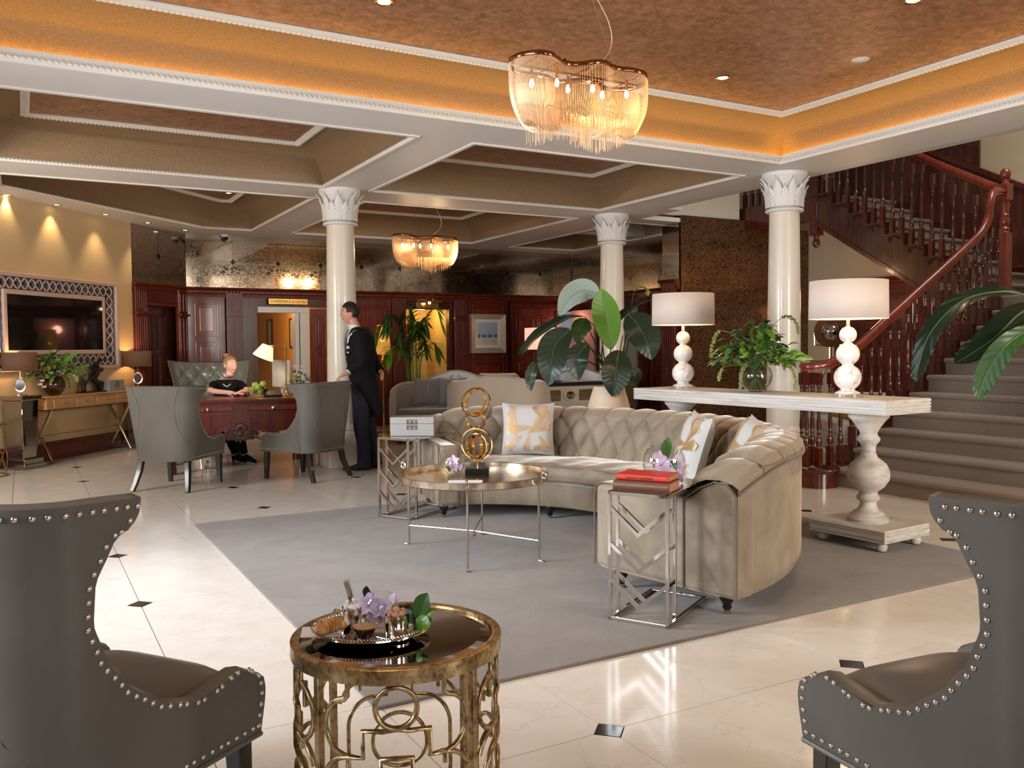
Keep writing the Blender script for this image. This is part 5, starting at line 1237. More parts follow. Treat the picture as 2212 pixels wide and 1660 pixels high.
# ================================================================ LARGE POTTED PLANT BEHIND THE SOFA
PP = V((4.73, 6.58, 0)); PD = (PP-CAM).dot(FWD)
t = thing('potted_plant', 'large leafy plant with glossy dark leaves in a tapered cream planter behind the sofa', 'plant', PP)
g = B(); g.lathe([(.0001, .001), (.17, .001), (.235, .06), (.265, .20), (.255, .40), (.225, .62), (.175, .82), (.140, .928), (.134, .934), (.126, .928), (.124, .88), (.0001, .87)], 40); obj('planter', g, 'pot', t)
g = B(); g.lathe([(.0001, .90), (.124, .89)], 20, cap=False); obj('soil', g, 'ebony', t)
def px_leaf(par, stem, blade, width, m, up=None, d=PD, world=True, veins=.0012, fold=.2, base=None, midrib=True):
    """stem and blade given as (px, py, depth offset)"""
    if stem:
        P = ([base] if base is not None else [])+[W(x, y, d+o) for x, y, o in stem]; g = B(); Q = catmull(P, 6); g.tube(Q, [.008-.004*i/len(Q) for i in range(len(Q))], 6); obj('stalk', g, 'stem', par, world=world)
    P = [W(x, y, d+o) for x, y, o in blade]; g = B(); Q = leaf(g, P, width, tuple(up or (-CV_+V((0, 0, .35)))), fold, 120, 6, .85, veins=veins*1.6)
    lf = obj('leaf', g, m, par, world=world, ang=0)
    if midrib:
        g = B(); g.tube(Q, [.0035*(1-.8*i/len(Q)) for i in range(len(Q))], 5); o = obj('midrib', g, 'rib', lf, world=True)
pb_ = PP+V((0, 0, .89))
U1 = tuple(V((0, 0, 1))-CV_*.25)
px_leaf(t, [(1316, 780, 0), (1320, 752, 0)], [(1320, 755, 0), (1312, 700, 0), (1303, 655, 0), (1300, 624, 0)], 0.262, 'leafb', base=pb_)
px_leaf(t, [(1306, 780, 0), (1295, 720, 0), (1262, 684, 0)], [(1262, 684, 0), (1220, 690, -.05), (1165, 722, -.1), (1133, 757, -.1), (1130, 768, -.1)], 0.207, 'leafd', U1, base=pb_)
px_leaf(t, [(1300, 790, 0), (1278, 755, -.1), (1243, 712, -.15)], [(1232, 712, -.15), (1200, 745, -.2), (1190, 790, -.25), (1185, 833, -.25)], 0.287, 'leafd', base=pb_)
px_leaf(t, [(1303, 790, 0), (1285, 762, -.1), (1268, 745, -.15)], [(1270, 742, -.15), (1248, 770, -.2), (1245, 795, -.2), (1250, 822, -.2)], 0.213, 'leafd', base=pb_)
px_leaf(t, [(1330, 790, 0), (1336, 775, -.1)], [(1337, 757, -.12), (1333, 790, -.2), (1328, 825, -.22), (1324, 857, -.22)], 0.275, 'leafd', base=pb_)
px_leaf(t, [(1345, 780, 0), (1350, 730, 0), (1358, 690, 0)], [(1358, 680, 0), (1380, 705, -.1), (1398, 740, -.15), (1408, 777, -.15)], 0.317, 'leafd', base=pb_)
px_leaf(t, [(1335, 780, 0), (1345, 725, .05)], [(1325, 705, .05), (1345, 680, .1), (1375, 660, .15), (1412, 646, .2)], 0.122, 'leafd', U1, base=pb_)
px_leaf(t, [(1300, 770, .1), (1308, 700, .15), (1300, 640, .2)], [(1296, 636, .2), (1262, 628, .2), (1230, 645, .15), (1208, 682, .1)], 0.244, 'leafs', base=pb_)
px_leaf(t, [(1305, 790, .05), (1285, 740, .1), (1272, 712, .1)], [(1278, 708, .1), (1258, 705, .05), (1250, 722, .0), (1250, 745, 0)], 0.171, 'leafm', base=pb_)
px_leaf(t, [(1300, 800, 0), (1240, 770, -.1), (1175, 770, -.2)], [(1172, 768, -.2), (1150, 800, -.25), (1145, 825, -.25), (1147, 845, -.25)], 0.104, 'leafd', base=pb_)
px_leaf(t, [(1345, 800, 0), (1360, 790, 0)], [(1362, 797, 0), (1372, 812, 0), (1366, 835, -.05)], 0.134, 'leafd', base=pb_)
px_leaf(t, [(1345, 790, 0), (1362, 720, .1), (1375, 690, .1)], [(1380, 690, .1), (1400, 690, .1), (1410, 712, .1)], 0.073, 'leafb', base=pb_)
px_leaf(t, [(1340, 780, .1), (1358, 700, .15), (1369, 632, .2)], [(1369, 630, .2), (1382, 622, .2), (1396, 626, .2), (1400, 640, .2)], 0.104, 'leafy', U1, base=pb_)
for x in (1302, 1308, 1322, 1334): g = B(); g.tube([pb_, W(x, 800, PD), W(x-3, 770, PD)], [.007, .005, .003], 6); obj('shoot', g, 'leafm', t, world=True)
# foreground leaves entering from the right edge
FD = 2.3; pot = V((2.95, 1.55, 0)); t = thing('potted_plant', 'broad drooping striped leaves reaching in from the right edge', 'plant', pot)
g = B(); g.lathe([(.0001, .001), (.13, .001), (.17, .30), (.18, .34), (.165, .34), (.15, .30), (.0001, .29)], 30); obj('planter', g, 'pot', t)
pb2 = pot+V((0, 0, .30)); up2 = tuple(V((0, 0, 1))-CV_*.7)
px_leaf(t, [(2380, 900, .1), (2300, 700, .1), (2235, 648, .05)], [(2235, 645, .05), (2170, 630, 0), (2080, 650, 0), (2010, 720, 0), (1982, 800, 0), (1978, 826, 0)], .056, 'leafd', up2, FD, base=pb2, veins=.0012)
px_leaf(t, [(2370, 900, .2), (2290, 690, .15), (2240, 655, .1)], [(2250, 655, .1), (2200, 680, .05), (2150, 730, 0), (2090, 770, 0), (2062, 785, 0)], .085, 'leafd', up2, FD, base=pb2, veins=.0012)
px_leaf(t, [(2390, 900, .0), (2300, 760, 0), (2240, 705, 0)], [(2240, 700, 0), (2180, 740, -.05), (2140, 790, -.05), (2118, 840, -.05), (2118, 866, -.05)], .062, 'leafm', tuple(-CV_+V((0, 0, .3))), FD, base=pb2, veins=.0012)
# ================================================================ FERN CUSHIONS
def fern_mat():
    m = M['fern']; b = m.node_tree.nodes['Principled BSDF']; return m
def fern_cushion(p, rz, tilt, label, w_=.45, h=.45, roll=0):
    t = thing('cushion', label, 'cushion', p, rz); t.rotation_euler = (tilt, roll, rz)
    g = B(); cushion(g, w_, h, .15); obj('cover', g, 'fern', t, ang=0)
    g = B(); rr = random.Random(int(p[0]*100)); fr = B()
    def surf(x, z): e = max(0, (1-(2*x/w_)**4)*(1-(2*z/h)**4)); return V((x*(1-.04), -.075*e**.45-.0012, z*(1-.04)))
    for (x0, z0, ang, Ln, sp_) in ((-.16, .20, -75, .30, .075), (-.19, -.19, 40, .20, .06), (.19, .20, -125, .30, .07), (.20, .03, -160, .22, .055), (.02, -.21, 30, .20, .05), (-.02, -.20, 75, .16, .045), (-.20, -.02, 5, .26, .06), (.17, -.2, 120, .16, .05), (.05, .2, -60, .16, .05)):
        n = int(Ln/.012); a = radians(ang)
        for k in range(n):
            u = k/n; cx_, cz_ = x0+cos(a)*Ln*u, z0+sin(a)*Ln*u; ll = sp_*(1-u)**.7
            for sg in (-1, 1):
                b2 = a+sg*radians(62); ex, ez = cx_+cos(b2)*ll, cz_+sin(b2)*ll; wx, wz = cos(a)*.0034, sin(a)*.0034
                if max(abs(ex), abs(ez), abs(cx_), abs(cz_)) > w_/2*.93: continue
                mx_, mz = (cx_+ex)/2, (cz_+ez)/2
                fr.add([surf(cx_-wx, cz_-wz), surf(mx_-wx*1.15, mz-wz*1.15), surf(ex, ez), surf(mx_+wx*1.15, mz+wz*1.15), surf(cx_+wx, cz_+wz)], [(0, 1, 2, 3, 4)])
    obj('fern_print', fr, 'goldprint', t, smooth=False, kind='stuff', solid=0)
    return t
M['goldprint'] = mat('gold foil print', (.55, .32, .12), .4, .35)
def on_sofa(a, r, z): a = radians(a); return SC+pol(r, a, z)
def face(a): return radians(a)-pi/2      # local -y towards the arc centre
fern_cushion(on_sofa(47, 1.44, .655), face(47)+.15, radians(-14), 'white cushion with gold fern print on the left part of the curved sofa', .42, .42)
fern_cushion(on_sofa(-20, 1.42, .645), face(-20)-.1, radians(-16), 'white cushion with gold fern print in the middle right of the curved sofa', .44, .44, radians(4))
fern_cushion(on_sofa(-38, 1.66, .665), face(-38)+.25, radians(-22), 'white cushion with gold fern print half hidden behind the near arm roll of the sofa', .40, .40, radians(8))
# ================================================================ CHANDELIERS
def chandelier(c, rz, Ln, label, hook, n_out=330, s=1.0):
    t = thing('chandelier', label, 'chandelier', c, rz); hl, hw = Ln/2, Ln*.19
    def rim(u):
        a = 2*pi*u; x = hl*math.copysign(abs(cos(a))**.75, cos(a)); y = hw*math.copysign(abs(sin(a))**.6, sin(a))*(1+.22*cos(3*pi*x/hl*.9)); return V((x, y, .012*sin(x/hl*5)))
    N = 160; P = [rim(i/N) for i in range(N)]
    g = B(); k = len(P)
    for p in P: g.v += [tuple(p+V((0, 0, .014*s))), tuple(p-V((0, 0, .014*s)))]
    g.f = [(2*i, 2*i+1, (2*i+3) % (2*k), (2*i+2) % (2*k)) for i in range(k)]; obj('frame_band', g, 'gold' if False else 'bronze', t, solid=.004, ang=0)
    g = B(); g.bar((-hl*.9, 0, -.02), (hl*.9, 0, -.02), .012); 
    for q in (-.8, -.45, 0, .45, .8): g.bar((hl*q, -hw*.95, 0), (hl*q, hw*.95, 0), .006)
    obj('inner_frame', g, 'bronze', t, smooth=False)
    # chain strands: swags curving in under the body, then a straight fringe
    ch = B(); rr = random.Random(2)
    for i in range(n_out):
        u = i/n_out; a = rim(u); cx_ = a.x*.70+rr.uniform(-.02, .02)*s; cy2 = a.y*.12; zb = -(.325+.030*sin(a.x/hl*6.5)+.01*rr.random())*(Ln/.87)
        b = V((cx_, cy2, zb)); pts = [a+V((0, 0, -.012)), a*.99+V((0, 0, zb*.45)), V((a.x*.94, a.y*.85, zb*.72)), V((a.x*.84, a.y*.5, zb*.95)), b]
        Q = catmull(pts, 3); ch.tube(Q, .0012*s, 3)
    fr = B()
    for i in range(int(n_out*.6)):
        x = hl*rr.uniform(-.74, .80); y = hw*rr.uniform(-.35, .35); zt = -.24*Ln/.87; zb = -(.375+.03*sin(x/hl*6.5)+.04*rr.random())*Ln/.87; fr.tube([(x, y, zt), (x, y, zb)], .0013*s, 3)
    obj('chain_swags', ch, 'chain', t, smooth=False, kind='stuff'); obj('chain_fringe', fr, 'chain', t, smooth=False, kind='stuff')
    for k in range(6):
        x = hl*(-.68+1.36*k/5); y = hw*.22*(-1 if k % 2 else 1)
        g = B(); g.tube([(x, y, -.01), (x, y, -.07*Ln/.87)], .008*s, 8); obj('lamp_holder', g, 'bronze', t)
        g = B(); g.lathe([(.0001, 0), (.009, -.006), (.015, -.03), (.012, -.045), (.0001, -.055)], 12); o = obj('bulb', g, 'bulb', t); o.location = (x, y, -.07*Ln/.87); o.scale = (s*.85,)*3
        if k in (1, 4): lamp('POINT', 'chandelier_glow', (c[0]+x*cos(rz), c[1]+x*sin(rz), c[2]-.13), 4.5 if s <= 1 else 14, (1, .66, .34), .05)
    h = V(hook)-V(c); r_ = Matrix.Rotation(-rz, 3, 'Z'); h = r_ @ h
    for q in (-.62, .62): g = B(); g.tube([(hl*q, 0, 0), tuple(h)], .0011, 4); obj('suspension_wire', g, 'nickel', t)
    g = B(); g.tube(catmull([(hl*.1, 0, 0), (hl*.5, .02, h.z*.25), (hl*.46, 0, h.z*.5), (hl*.1, 0, h.z*.85), tuple(h)], 6), .0024, 6); obj('flex', g, 'chain', t)
    g = B(); g.lathe([(.05, h.z-.0), (.05, h.z-.015), (.0001, h.z-.02)], 20, (h.x, h.y, 0)); obj('ceiling_rose', g, 'nickel', t)
    return t
M['bronze'] = mat('dark polished bronze', (.35, .18, .10), .12, 1)
d1 = 4.75; c1 = W(1253, 156, d1); chandelier(c1, 0, .845, 'large oblong chandelier of fine gold chains with six bulbs, nearest the viewer', (c1.x, c1.y, 3.399))
c2 = W(919, 515, 11.6); chandelier(c2, 0, .92, 'smaller looking chain chandelier over the lounge in the background', (c2.x, c2.y, 3.399), 300, 1.3)
# ================================================================ TELEVISION WALL
WU = V((.648, .762, 0)); WN = V((.762, -.648, 0)); RW = atan2(WU.y, WU.x)       # along the wall, out of the wall
t = thing('television', 'large dark television set in a carved quatrefoil stone frame on the left wall', 'television', (V((.345, 11.845, 1.63))+WN*.012), RW)
sw, sh, ow, oh = .81, .315, 1.13, .56
g = B(); g.box((0, -.03, 0), (sw*2, .03, sh*2)); obj('screen', g, 'screen', t, smooth=False)
def frame_ring(name, par, w0, h0, w1, h1, y, th, m, prof=None):
    for k in range(4):
        g = B(); c = [(-w1, -h1), (w1, -h1), (w1, h1), (-w1, h1)]; i_ = [(-w0, -h0), (w0, -h0), (w0, h0), (-w0, h0)]; a, b = k, (k+1) % 4
        g.prism([c[a], c[b], i_[b], i_[a]], y-th, y, 'y'); obj(name, g, m, par, smooth=False, bev=.008)
frame_ring('inner_frame', t, sw, sh, sw+.055, sh+.055, 0, .05, 'rosef'); frame_ring('outer_frame', t, ow-.045, oh-.045, ow, oh, 0, .06, 'rosef')
g = B()
for q in (-1, 1): g.box((0, -.008, q*(sh+oh)/2), (ow*2-.06, .01, oh-sh-.06)); g.box((q*(sw+ow)/2, -.008, 0), (ow-sw-.06, .01, oh*2-.1))
obj('mirror_inlay', g, 'bluegl', t, smooth=False, kind='stuff')
g0 = B(); rr_ = .055; P = []
for i in range(24): a = 2*pi*i/24; r = rr_*(.86+.20*abs(cos(2*a))); P.append((r*cos(a), 0, r*sin(a)))
g0.tube(P, .0105, 4, closed=True); qm = None
def quat(x, z):
    global qm
    o = obj('quatrefoil', qm or g0, 'rosef', t, ang=40); qm = o.data; o.location = (x, -.026, z)
nx_, nz_ = 18, 7; mx_, mz_ = (sw+.055+ow-.045)/2, (sh+.055+oh-.045)/2
for i in range(nx_):
    for q in (-1, 1): quat(-mx_+2*mx_*i/(nx_-1), q*mz_)
for j in range(1, nz_):
    for q in (-1, 1): quat(q*mx_, -mz_+2*mz_*j/nz_)
# oak console with crossed metal legs
p0 = V((.27, 11.28, 0)); t = thing('oak_console', 'honey oak console with four drawers on crossed brass legs under the television', 'table', p0-WU*.10, RW)
Lc, Dc = 1.64, .36; ZT = .78
g = B(); g.box((Lc/2, Dc/2-.02, ZT-.008), (Lc+.02, Dc+.02, .018)); obj('top', g, 'oak', t, bev=.004)
g = B(); g.box((Lc/2, Dc/2-.02, ZT-.085), (Lc, Dc, .13)); obj('case', g, 'oak', t, bev=.004)
for k in range(4):
    x = .11+(Lc-.14)*(k+.5)/4-.02; g = B(); g.box((x, -.022-.004, ZT-.085), ((Lc-.14)/4-.045, .012, .095)); d_ = obj('drawer', g, 'oak', t, smooth=False, bev=.003)
    g = B(); g.tube([(x-.035, -.03, ZT-.075), (x-.03, -.05, ZT-.095), (x, -.052, ZT-.085), (x+.03, -.05, ZT-.095), (x+.035, -.03, ZT-.075)], .004, 6); obj('handle', g, 'nickel', d_)
g = B(); g.box((Lc/2, Dc/2-.02, ZT-.158), (Lc-.06, Dc-.04, .014)); obj('metal_frame', g, 'nickel', t)
for x in (.10, 1.55):
    for a, b in ((0, Dc-.04), (Dc-.04, 0)): g = B(); g.bar((x, a, 0.01), (x, b, ZT-.16), .022, .034, upv=(1, 0, 0)); obj('cross_leg', g, 'brass' if False else 'nickelw', t, smooth=False, bev=.002)
g = B(); g.tube([(.10, Dc/2-.02, .315), (1.55, Dc/2-.02, .315)], .010, 8); obj('stretcher', g, 'nickel', t)
def wallp(s, off, z): return p0+WU*s-WN*0+WN*(-off)+V((0, 0, z))      # s along the console, off from its front towards the wall
# flower bowl
arrangement(wallp(.22, .14, ZT+.002), 'smoked glass bowl of green branches and white blossom on the oak console', .13, .36, .24, 11, {'leafm': 3, 'leafy': 3, 'leafb': 1}, [(WU*x-WN*(-.05)+V((0, 0, z)), .03) for x, z in ((-.28, .13), (-.22, .10), (.02, .27), (.08, .25), (.22, .24), (.27, .22), (.30, .25), (.25, .19), (-.1, .26), (.33, .21), (-.25, .17), (.12, .28))],
    [([V((0, 0, .2)), WU*.12+V((0, 0, .36)), WU*.28+V((0, 0, .46))], .06), ([WU*.1+V((0, 0, .2)), WU*.35+V((0, 0, .30)), WU*.52+V((0, 0, .33))], .05)], [([WU*.1+V((0, 0, .2)), WU*.22+V((0, 0, .22)), WU*.27+V((0, 0, .08))], .3)], 170, big=.10, water=False, vase_m='smokeg', clip=(-WN, .05))
# black runner sculpture
t = thing('figure_sculpture', 'black abstract running figure sculpture on a slate base on the oak console', 'sculpture', wallp(.93, .16, ZT+.001), RW)
g = B(); g.box((0, 0, .008), (.42, .14, .016)); obj('base', g, 'blackm', t)
g = B()
def limb(P, r): g.tube(catmull(P, 5), [r[0]+(r[1]-r[0])*i/(5*(len(P)-1)) for i in range(5*(len(P)-1)+1)], 8)
limb([(-.17, 0, .03), (-.15, 0, .12), (-.08, 0, .18), (.02, 0, .20)], (.028, .045)); limb([(.02, 0, .2), (.08, 0, .25), (.06, 0, .33)], (.05, .05)); limb([(.06, 0, .33), (.10, .0, .39), (.17, 0, .40)], (.05, .028))
limb([(.06, .03, .30), (.13, .03, .25), (.19, .03, .27)], (.03, .03)); limb([(.0, 0, .18), (.10, 0, .11), (.13, 0, .05)], (.04, .03)); limb([(.12, 0, .035), (.16, 0, .05), (.19, 0, .12)], (.032, .03)); g.ball((.20, .02, .28), .032); g.ball((-.165, 0, .03), (.035, .03, .02)); limb([(.07, -.03, .34), (-.02, -.03, .36), (-.06, -.03, .30)], (.03, .022))
obj('figure', g, 'plastic', t)
lacquer_box(wallp(1.27, .15, ZT+.001), RW, 'pale grey lacquer box with a metal clasp on the oak console', .30, .19, .145)
# mirrored pedestals with dark drum lamps
def pedestal(p, rz, label):
    t = thing('mirrored_pedestal', label, 'pedestal', p, rz)
    g = B(); g.box((0, 0, .03), (.34, .34, .05)); g.box((0, 0, .08), (.30, .30, .06))
    for x in (-.13, .13):
        for y in (-.13, .13): g.box((x, y, .012), (.06, .06, .024))
    obj('plinth', g, 'smoke', t, smooth=False, bev=.006)
    g = B(); g.box((0, 0, .43), (.20, .20, .66), top=1.25); o = obj('shaft', g, 'smoke', t, smooth=False, bev=.008)
    g = B(); g.box((0, 0, .785), (.30, .30, .05)); obj('cap', g, 'smoke', t, smooth=False, bev=.008)
    return t
def dark_lamp(p, rz, label):
    t = thing('table_lamp', label, 'lamp', p, rz)
    g = B(); g.lathe([(.0001, 0), (.07, 0), (.068, .008), (.015, .016), (.01, .03)], 24); obj('foot', g, 'nickel', t)
    g = B(); g.tube([(0, .012, .02), (0, .012, .28)], .006, 8); obj('stem', g, 'brass', t)
    g = B(); g.lathe([(.058, -.008), (.074, -.010), (.080, 0), (.074, .010), (.058, .008)], 32, cap=False); g.v = [(x*.82, z, y*1.05+.115) for x, y, z in g.v]; obj('oval_rim', g, 'nickel', t)
    g = B(); g.lathe([(.0001, 0), (.062, 0)], 32, cap=False); g.v = [(x*.82, -.004+z, y*1.05+.115) for x, y, z in g.v]; obj('oval_mirror', g, 'smoke', t)
    g = B(); g.lathe([(.178, .275), (.178, .48)], 40, cap=False); obj('shade', g, 'shadedark', t, solid=.002)
    g = B(); g.ball((0, 0, .36), .02); obj('bulb', g, 'bulb', t)
    lamp('POINT', 'lamp_glow', (p[0], p[1], p[2]+.38), 7, (1, .55, .24), .03)
    return t
pl = p0-WU*.33-WN*.12; pr_ = V((1.35, 12.74, 0)); pedestal((pl.x, pl.y, 0), RW, 'tapered mirrored pedestal at the far left edge'); pedestal(pr_, RW, 'tapered mirrored pedestal at the right end of the oak console')
dark_lamp(V((pl.x, pl.y, .811)), yaw-pi/2+.3, 'dark drum shade lamp with an oval mirror stem at the far left'); dark_lamp(V((1.35, 12.74, .811)), yaw-pi/2+.3, 'dark drum shade lamp with an oval mirror stem beside the mahogany corner')
# gold wire side table cropped by the left frame edge
p = atz(-28, 1030); t = thing('wire_table', 'gold wire side table cropped by the left edge of the picture', 'table', (p.x, p.y, 0))
for z in (.01, .54): g = B(); g.tube(torus_pts((0, 0, z), .19, 30, (1, 0, 0), (0, 1, 0)), .007, 6, closed=True); obj('ring', g, 'leafgold', t)
for k in range(9):
    a = 2*pi*k/9; g = B(); g.tube([(.19*cos(a), .19*sin(a), .54), (.19*cos(a+.5), .19*sin(a+.5), .36), (.19*cos(a), .19*sin(a), .2), (.19*cos(a+.4), .19*sin(a+.4), .01)], .006, 5); obj('wire', g, 'leafgold', t)
g = B(); g.lathe([(.0001, .545), (.188, .545), (.188, .552), (.0001, .552)], 30); obj('glass_top', g, 'smoke', t)
# ================================================================ RECEPTION DESK
DR = radians(-8); DC = V((2.06, 9.90, 0)); DH = .775
dsk = thing('reception_desk', 'carved mahogany partners desk with glass knobs and a rope edge top', 'desk', DC, DR); dsk.scale = (.94, 1, 1)
g = B(); g.box((0, 0, DH-.014), (1.66, .92, .028)); obj('top', g, 'mahogr', dsk, bev=.008)
g = B()
for k in range(95): g.box((-.82+1.64*k/94, -.462, DH-.034), (.010, .018, .022), rot=Matrix.Rotation(.6, 3, 'Y'))
for sx in (-1, 1):
    for k in range(52): g.box((sx*.832, -.45+.9*k/51, DH-.034), (.018, .010, .022), rot=Matrix.Rotation(.6, 3, 'X'))
obj('rope_edge', g, 'mahog', dsk, smooth=False, kind='stuff')
for sy in (-1, 1):
    g = B(); pl_ = [(-.78, .36), (-.40, .36), (-.30, .385), (-.16, .45), (.16, .45), (.30, .385), (.40, .36), (.78, .36), (.78, .74), (-.78, .74)]; g.prism(pl_, sy*.42-.02, sy*.42+.02, 'y'); obj('front_board' if sy < 0 else 'rear_board', g, 'mahog', dsk, smooth=False)
for sx in (-1, 1):
    g = B(); g.box((sx*.76, 0, .55), (.04, .84, .38)); obj('side_board', g, 'mahog', dsk, smooth=False)
    g = B(); g.box((sx*.40, -.455, .675), (.62, .035, .05)); d_ = obj('pull_slide', g, 'mahogr', dsk, smooth=False, bev=.005)
    g = B(); g.lathe([(.008, 0), (.010, .012), (.019, .02), (.019, .03), (.0001, .036)], 16); g.v = [(x+sx*.36, -.47-z, y+.675) for x, y, z in g.v]; obj('knob', g, 'silver', d_)
    g = B()
    for q in (-1, 1): g.box((sx*.40+q*.31, -.446, .53), (.014, .012, .20)); 
    g.box((sx*.40, -.446, .625), (.62, .012, .014)); g.box((sx*.50, -.446, .43), (.42, .012, .012)); g.tube([(sx*(.10+.19*sin(a)), -.446, .43+.10*(1-cos(a))*0+.09*cos(a)) for a in [i*pi/2/8 for i in range(9)]], .006, 5); obj('panel_moulding', g, 'mahogr', dsk, smooth=False)
for sx in (-1, 1):
    for sy in (-1, 1):
        g = B(); g.box((sx*.73, sy*.40, .30), (.10, .10, .14), top=1.1); g.lathe([(.05, .23), (.036, .22), (.045, .20), (.036, .18), (.030, .13), (.042, .10), (.036, .09), (.048, .075), (.048, .0), (.0001, 0)], 16, (sx*.73, sy*.40, 0)); obj('leg', g, 'mahog', dsk, bev=.004)
g = B()
for k in range(7):
    a = -1.2+2.4*k/6; g.ball((.055*sin(a), -.462, .435+.055*cos(a)), (.018, .010, .034), 8, 6, Matrix.Rotation(a, 3, 'Y'))
for sx in (-1, 1):
    for cx_, cz_, r in ((.13, .41, .035), (.075, .375, .028), (.175, .395, .022), (.05, .34, .02)): g.tube([(sx*(cx_+r*(1-i/22)*cos(i*.5)), -.462, cz_+r*(1-i/22)*sin(i*.5)) for i in range(20)], .007, 5)
    g.tube(catmull([(sx*.03, -.46, .33), (sx*.10, -.46, .36), (sx*.18, -.46, .36), (sx*.22, -.46, .33)], 5), .009, 6)
g.ball((0, -.46, .40), (.03, .012, .03)); g.ball((0, -.46, .325), (.02, .012, .018)); g.box((0, -.445, .39), (.30, .02, .10)); obj('carved_apron', g, 'mahogd', dsk, kind=None)
def on_desk(px, py): p = atz(px, py, DH); return V((p.x, p.y, DH+.001))
# fruit bowl
p = on_desk(556, 857); t = thing('fruit_basket', 'open wire basket on the reception desk holding green apples', 'basket', p)
g = B(); 
for r, z in ((.055, .004), (.10, .085)): g.tube(torus_pts((0, 0, z), r, 28, (1, 0, 0), (0, 1, 0)), .003, 5, closed=True)
for k in range(26):
    a = 2*pi*k/26; g.tube([(.055*cos(a), .055*sin(a), .004), (.085*cos(a+.1), .085*sin(a+.1), .04), (.10*cos(a+.2), .10*sin(a+.2), .085+.02*(k % 2))], .0022, 4)
obj('wirework', g, 'wire', t)
am = None
for k, (r, f, z, lab) in enumerate(((-.045, -.03, .075, 'green apple at the front left of the wire basket'), (.045, -.03, .05, 'green apple low at the front right of the wire basket'), (0, .04, .05, 'green apple at the back of the wire basket'), (-.025, .0, .125, 'green apple heaped at the left of the basket'), (.065, .0, .135, 'largest yellow green apple on the right rim of the basket'), (.02, -.04, .10, 'yellowish apple in the middle of the basket'))):
    if am is None:
        g = B(); prf = [(.0001, .030), (.012, .034), (.028, .030), (.037, .012), (.036, -.008), (.026, -.028), (.012, -.034), (.0001, -.030)]; g.lathe(prf[::-1], 18)
    o = obj('apple', am or g, 'apple'); am = o.data; o.location = p+RV_*r+CV_*f+V((0, 0, z)); tag(o, lab, 'apple', 'apples in the wire basket')
# swan neck desk lamp
p = V((2.60, 9.86, DH+.001)); t = thing('desk_lamp', 'brass swan neck desk lamp with a lit pleated shade on the reception desk', 'lamp', p, yaw-pi/2)
g = B(); g.lathe([(.0001, 0), (.085, 0), (.085, .006), (.06, .014), (.03, .022), (.012, .04), (.010, .06)], 28); obj('base', g, 'brass', t)
g = B(); g.lathe([(.008, .05), (.008, .50), (.014, .51), (.010, .525), (.016, .535), (.012, .55), (.006, .56), (.008, .585), (.0001, .60)], 14); obj('pole', g, 'brass', t)
g = B(); g.tube(catmull([(0, 0, .50), (-.05, 0, .535), (-.11, 0, .56), (-.17, 0, .57), (-.185, 0, .555)], 5), .006, 8); obj('arm', g, 'brass', t)
g = B(); R_ = Matrix.Rotation(radians(24), 3, 'Y'); n = 72
vs = []
for z, r in ((-.145, .118), (0, .062)):
    for i in range(n): a = 2*pi*i/n; q = r+.0025*(1 if i % 2 else -1); vs.append(R_ @ V((q*cos(a), q*sin(a), z))+V((-.20, 0, .565)))
g.add(vs, [(i, (i+1) % n, n+(i+1) % n, n+i) for i in range(n)]); obj('pleated_shade', g, 'shadeglow', t, smooth=False)
g = B(); g.ball(R_ @ V((0, 0, -.06))+V((-.20, 0, .565)), .022); obj('bulb', g, 'bulb', t)
lamp('POINT', 'desk_lamp_glow', p+RV_*-.24+V((0, 0, .48)), 5, (1, .75, .42), .03)
# monitor, telephone, mouse, flowers
p = V((2.62, 10.14, DH+.001)); t = thing('computer_monitor', 'back of a pale computer screen on the reception desk', 'monitor', p, yaw-pi/2-.9)
g = B(); g.box((0, 0, .24), (.48, .03, .32)); obj('screen_case', g, 'grp', t, bev=.01); g = B(); g.box((0, .02, .10), (.08, .03, .16)); g.box((0, .02, .01), (.22, .16, .016)); obj('stand', g, 'grp', t, bev=.004)
p = V((2.40, 9.70, DH+.001)); t = thing('telephone', 'black desk telephone beside the brass lamp', 'telephone', p, yaw-pi/2+.4)
g = B(); g.box((0, 0, .03), (.20, .17, .03), rot=Matrix.Rotation(.25, 3, 'X')); obj('base', g, 'plastic', t, bev=.008)
g = B(); g.tube([(-.075, -.07, .075), (-.075, -.05, .09), (-.075, .04, .105), (-.075, .075, .09)], [.022, .016, .016, .022], 8); obj('handset', g, 'plastic', t)
g = B(); g.ball((0, 0, .018), (.035, .055, .018), 14, 8); o = obj('computer_mouse', g, 'plastic'); o.location = on_desk(531, 856); tag(o, 'black computer mouse on the desk by the woman\'s hand', 'mouse')
arrangement(V((2.66, 9.50, DH+.001)), 'small glass vase of white flowers on the reception desk', .055, .13, .20, 21, {'leafm': 4, 'leafb': 2, 'leafy': 1}, [(L(r, f, z), .022) for r, f, z in ((0, -.06, .24), (.04, -.06, .22), (-.04, -.05, .25), (.06, -.05, .26), (.02, -.06, .29), (-.02, -.05, .31), (.05, -.06, .18), (0, -.07, .19), (-.06, -.05, .2), (-.05, -.03, .33), (.03, -.04, .33))], (), (), 80, big=.06)
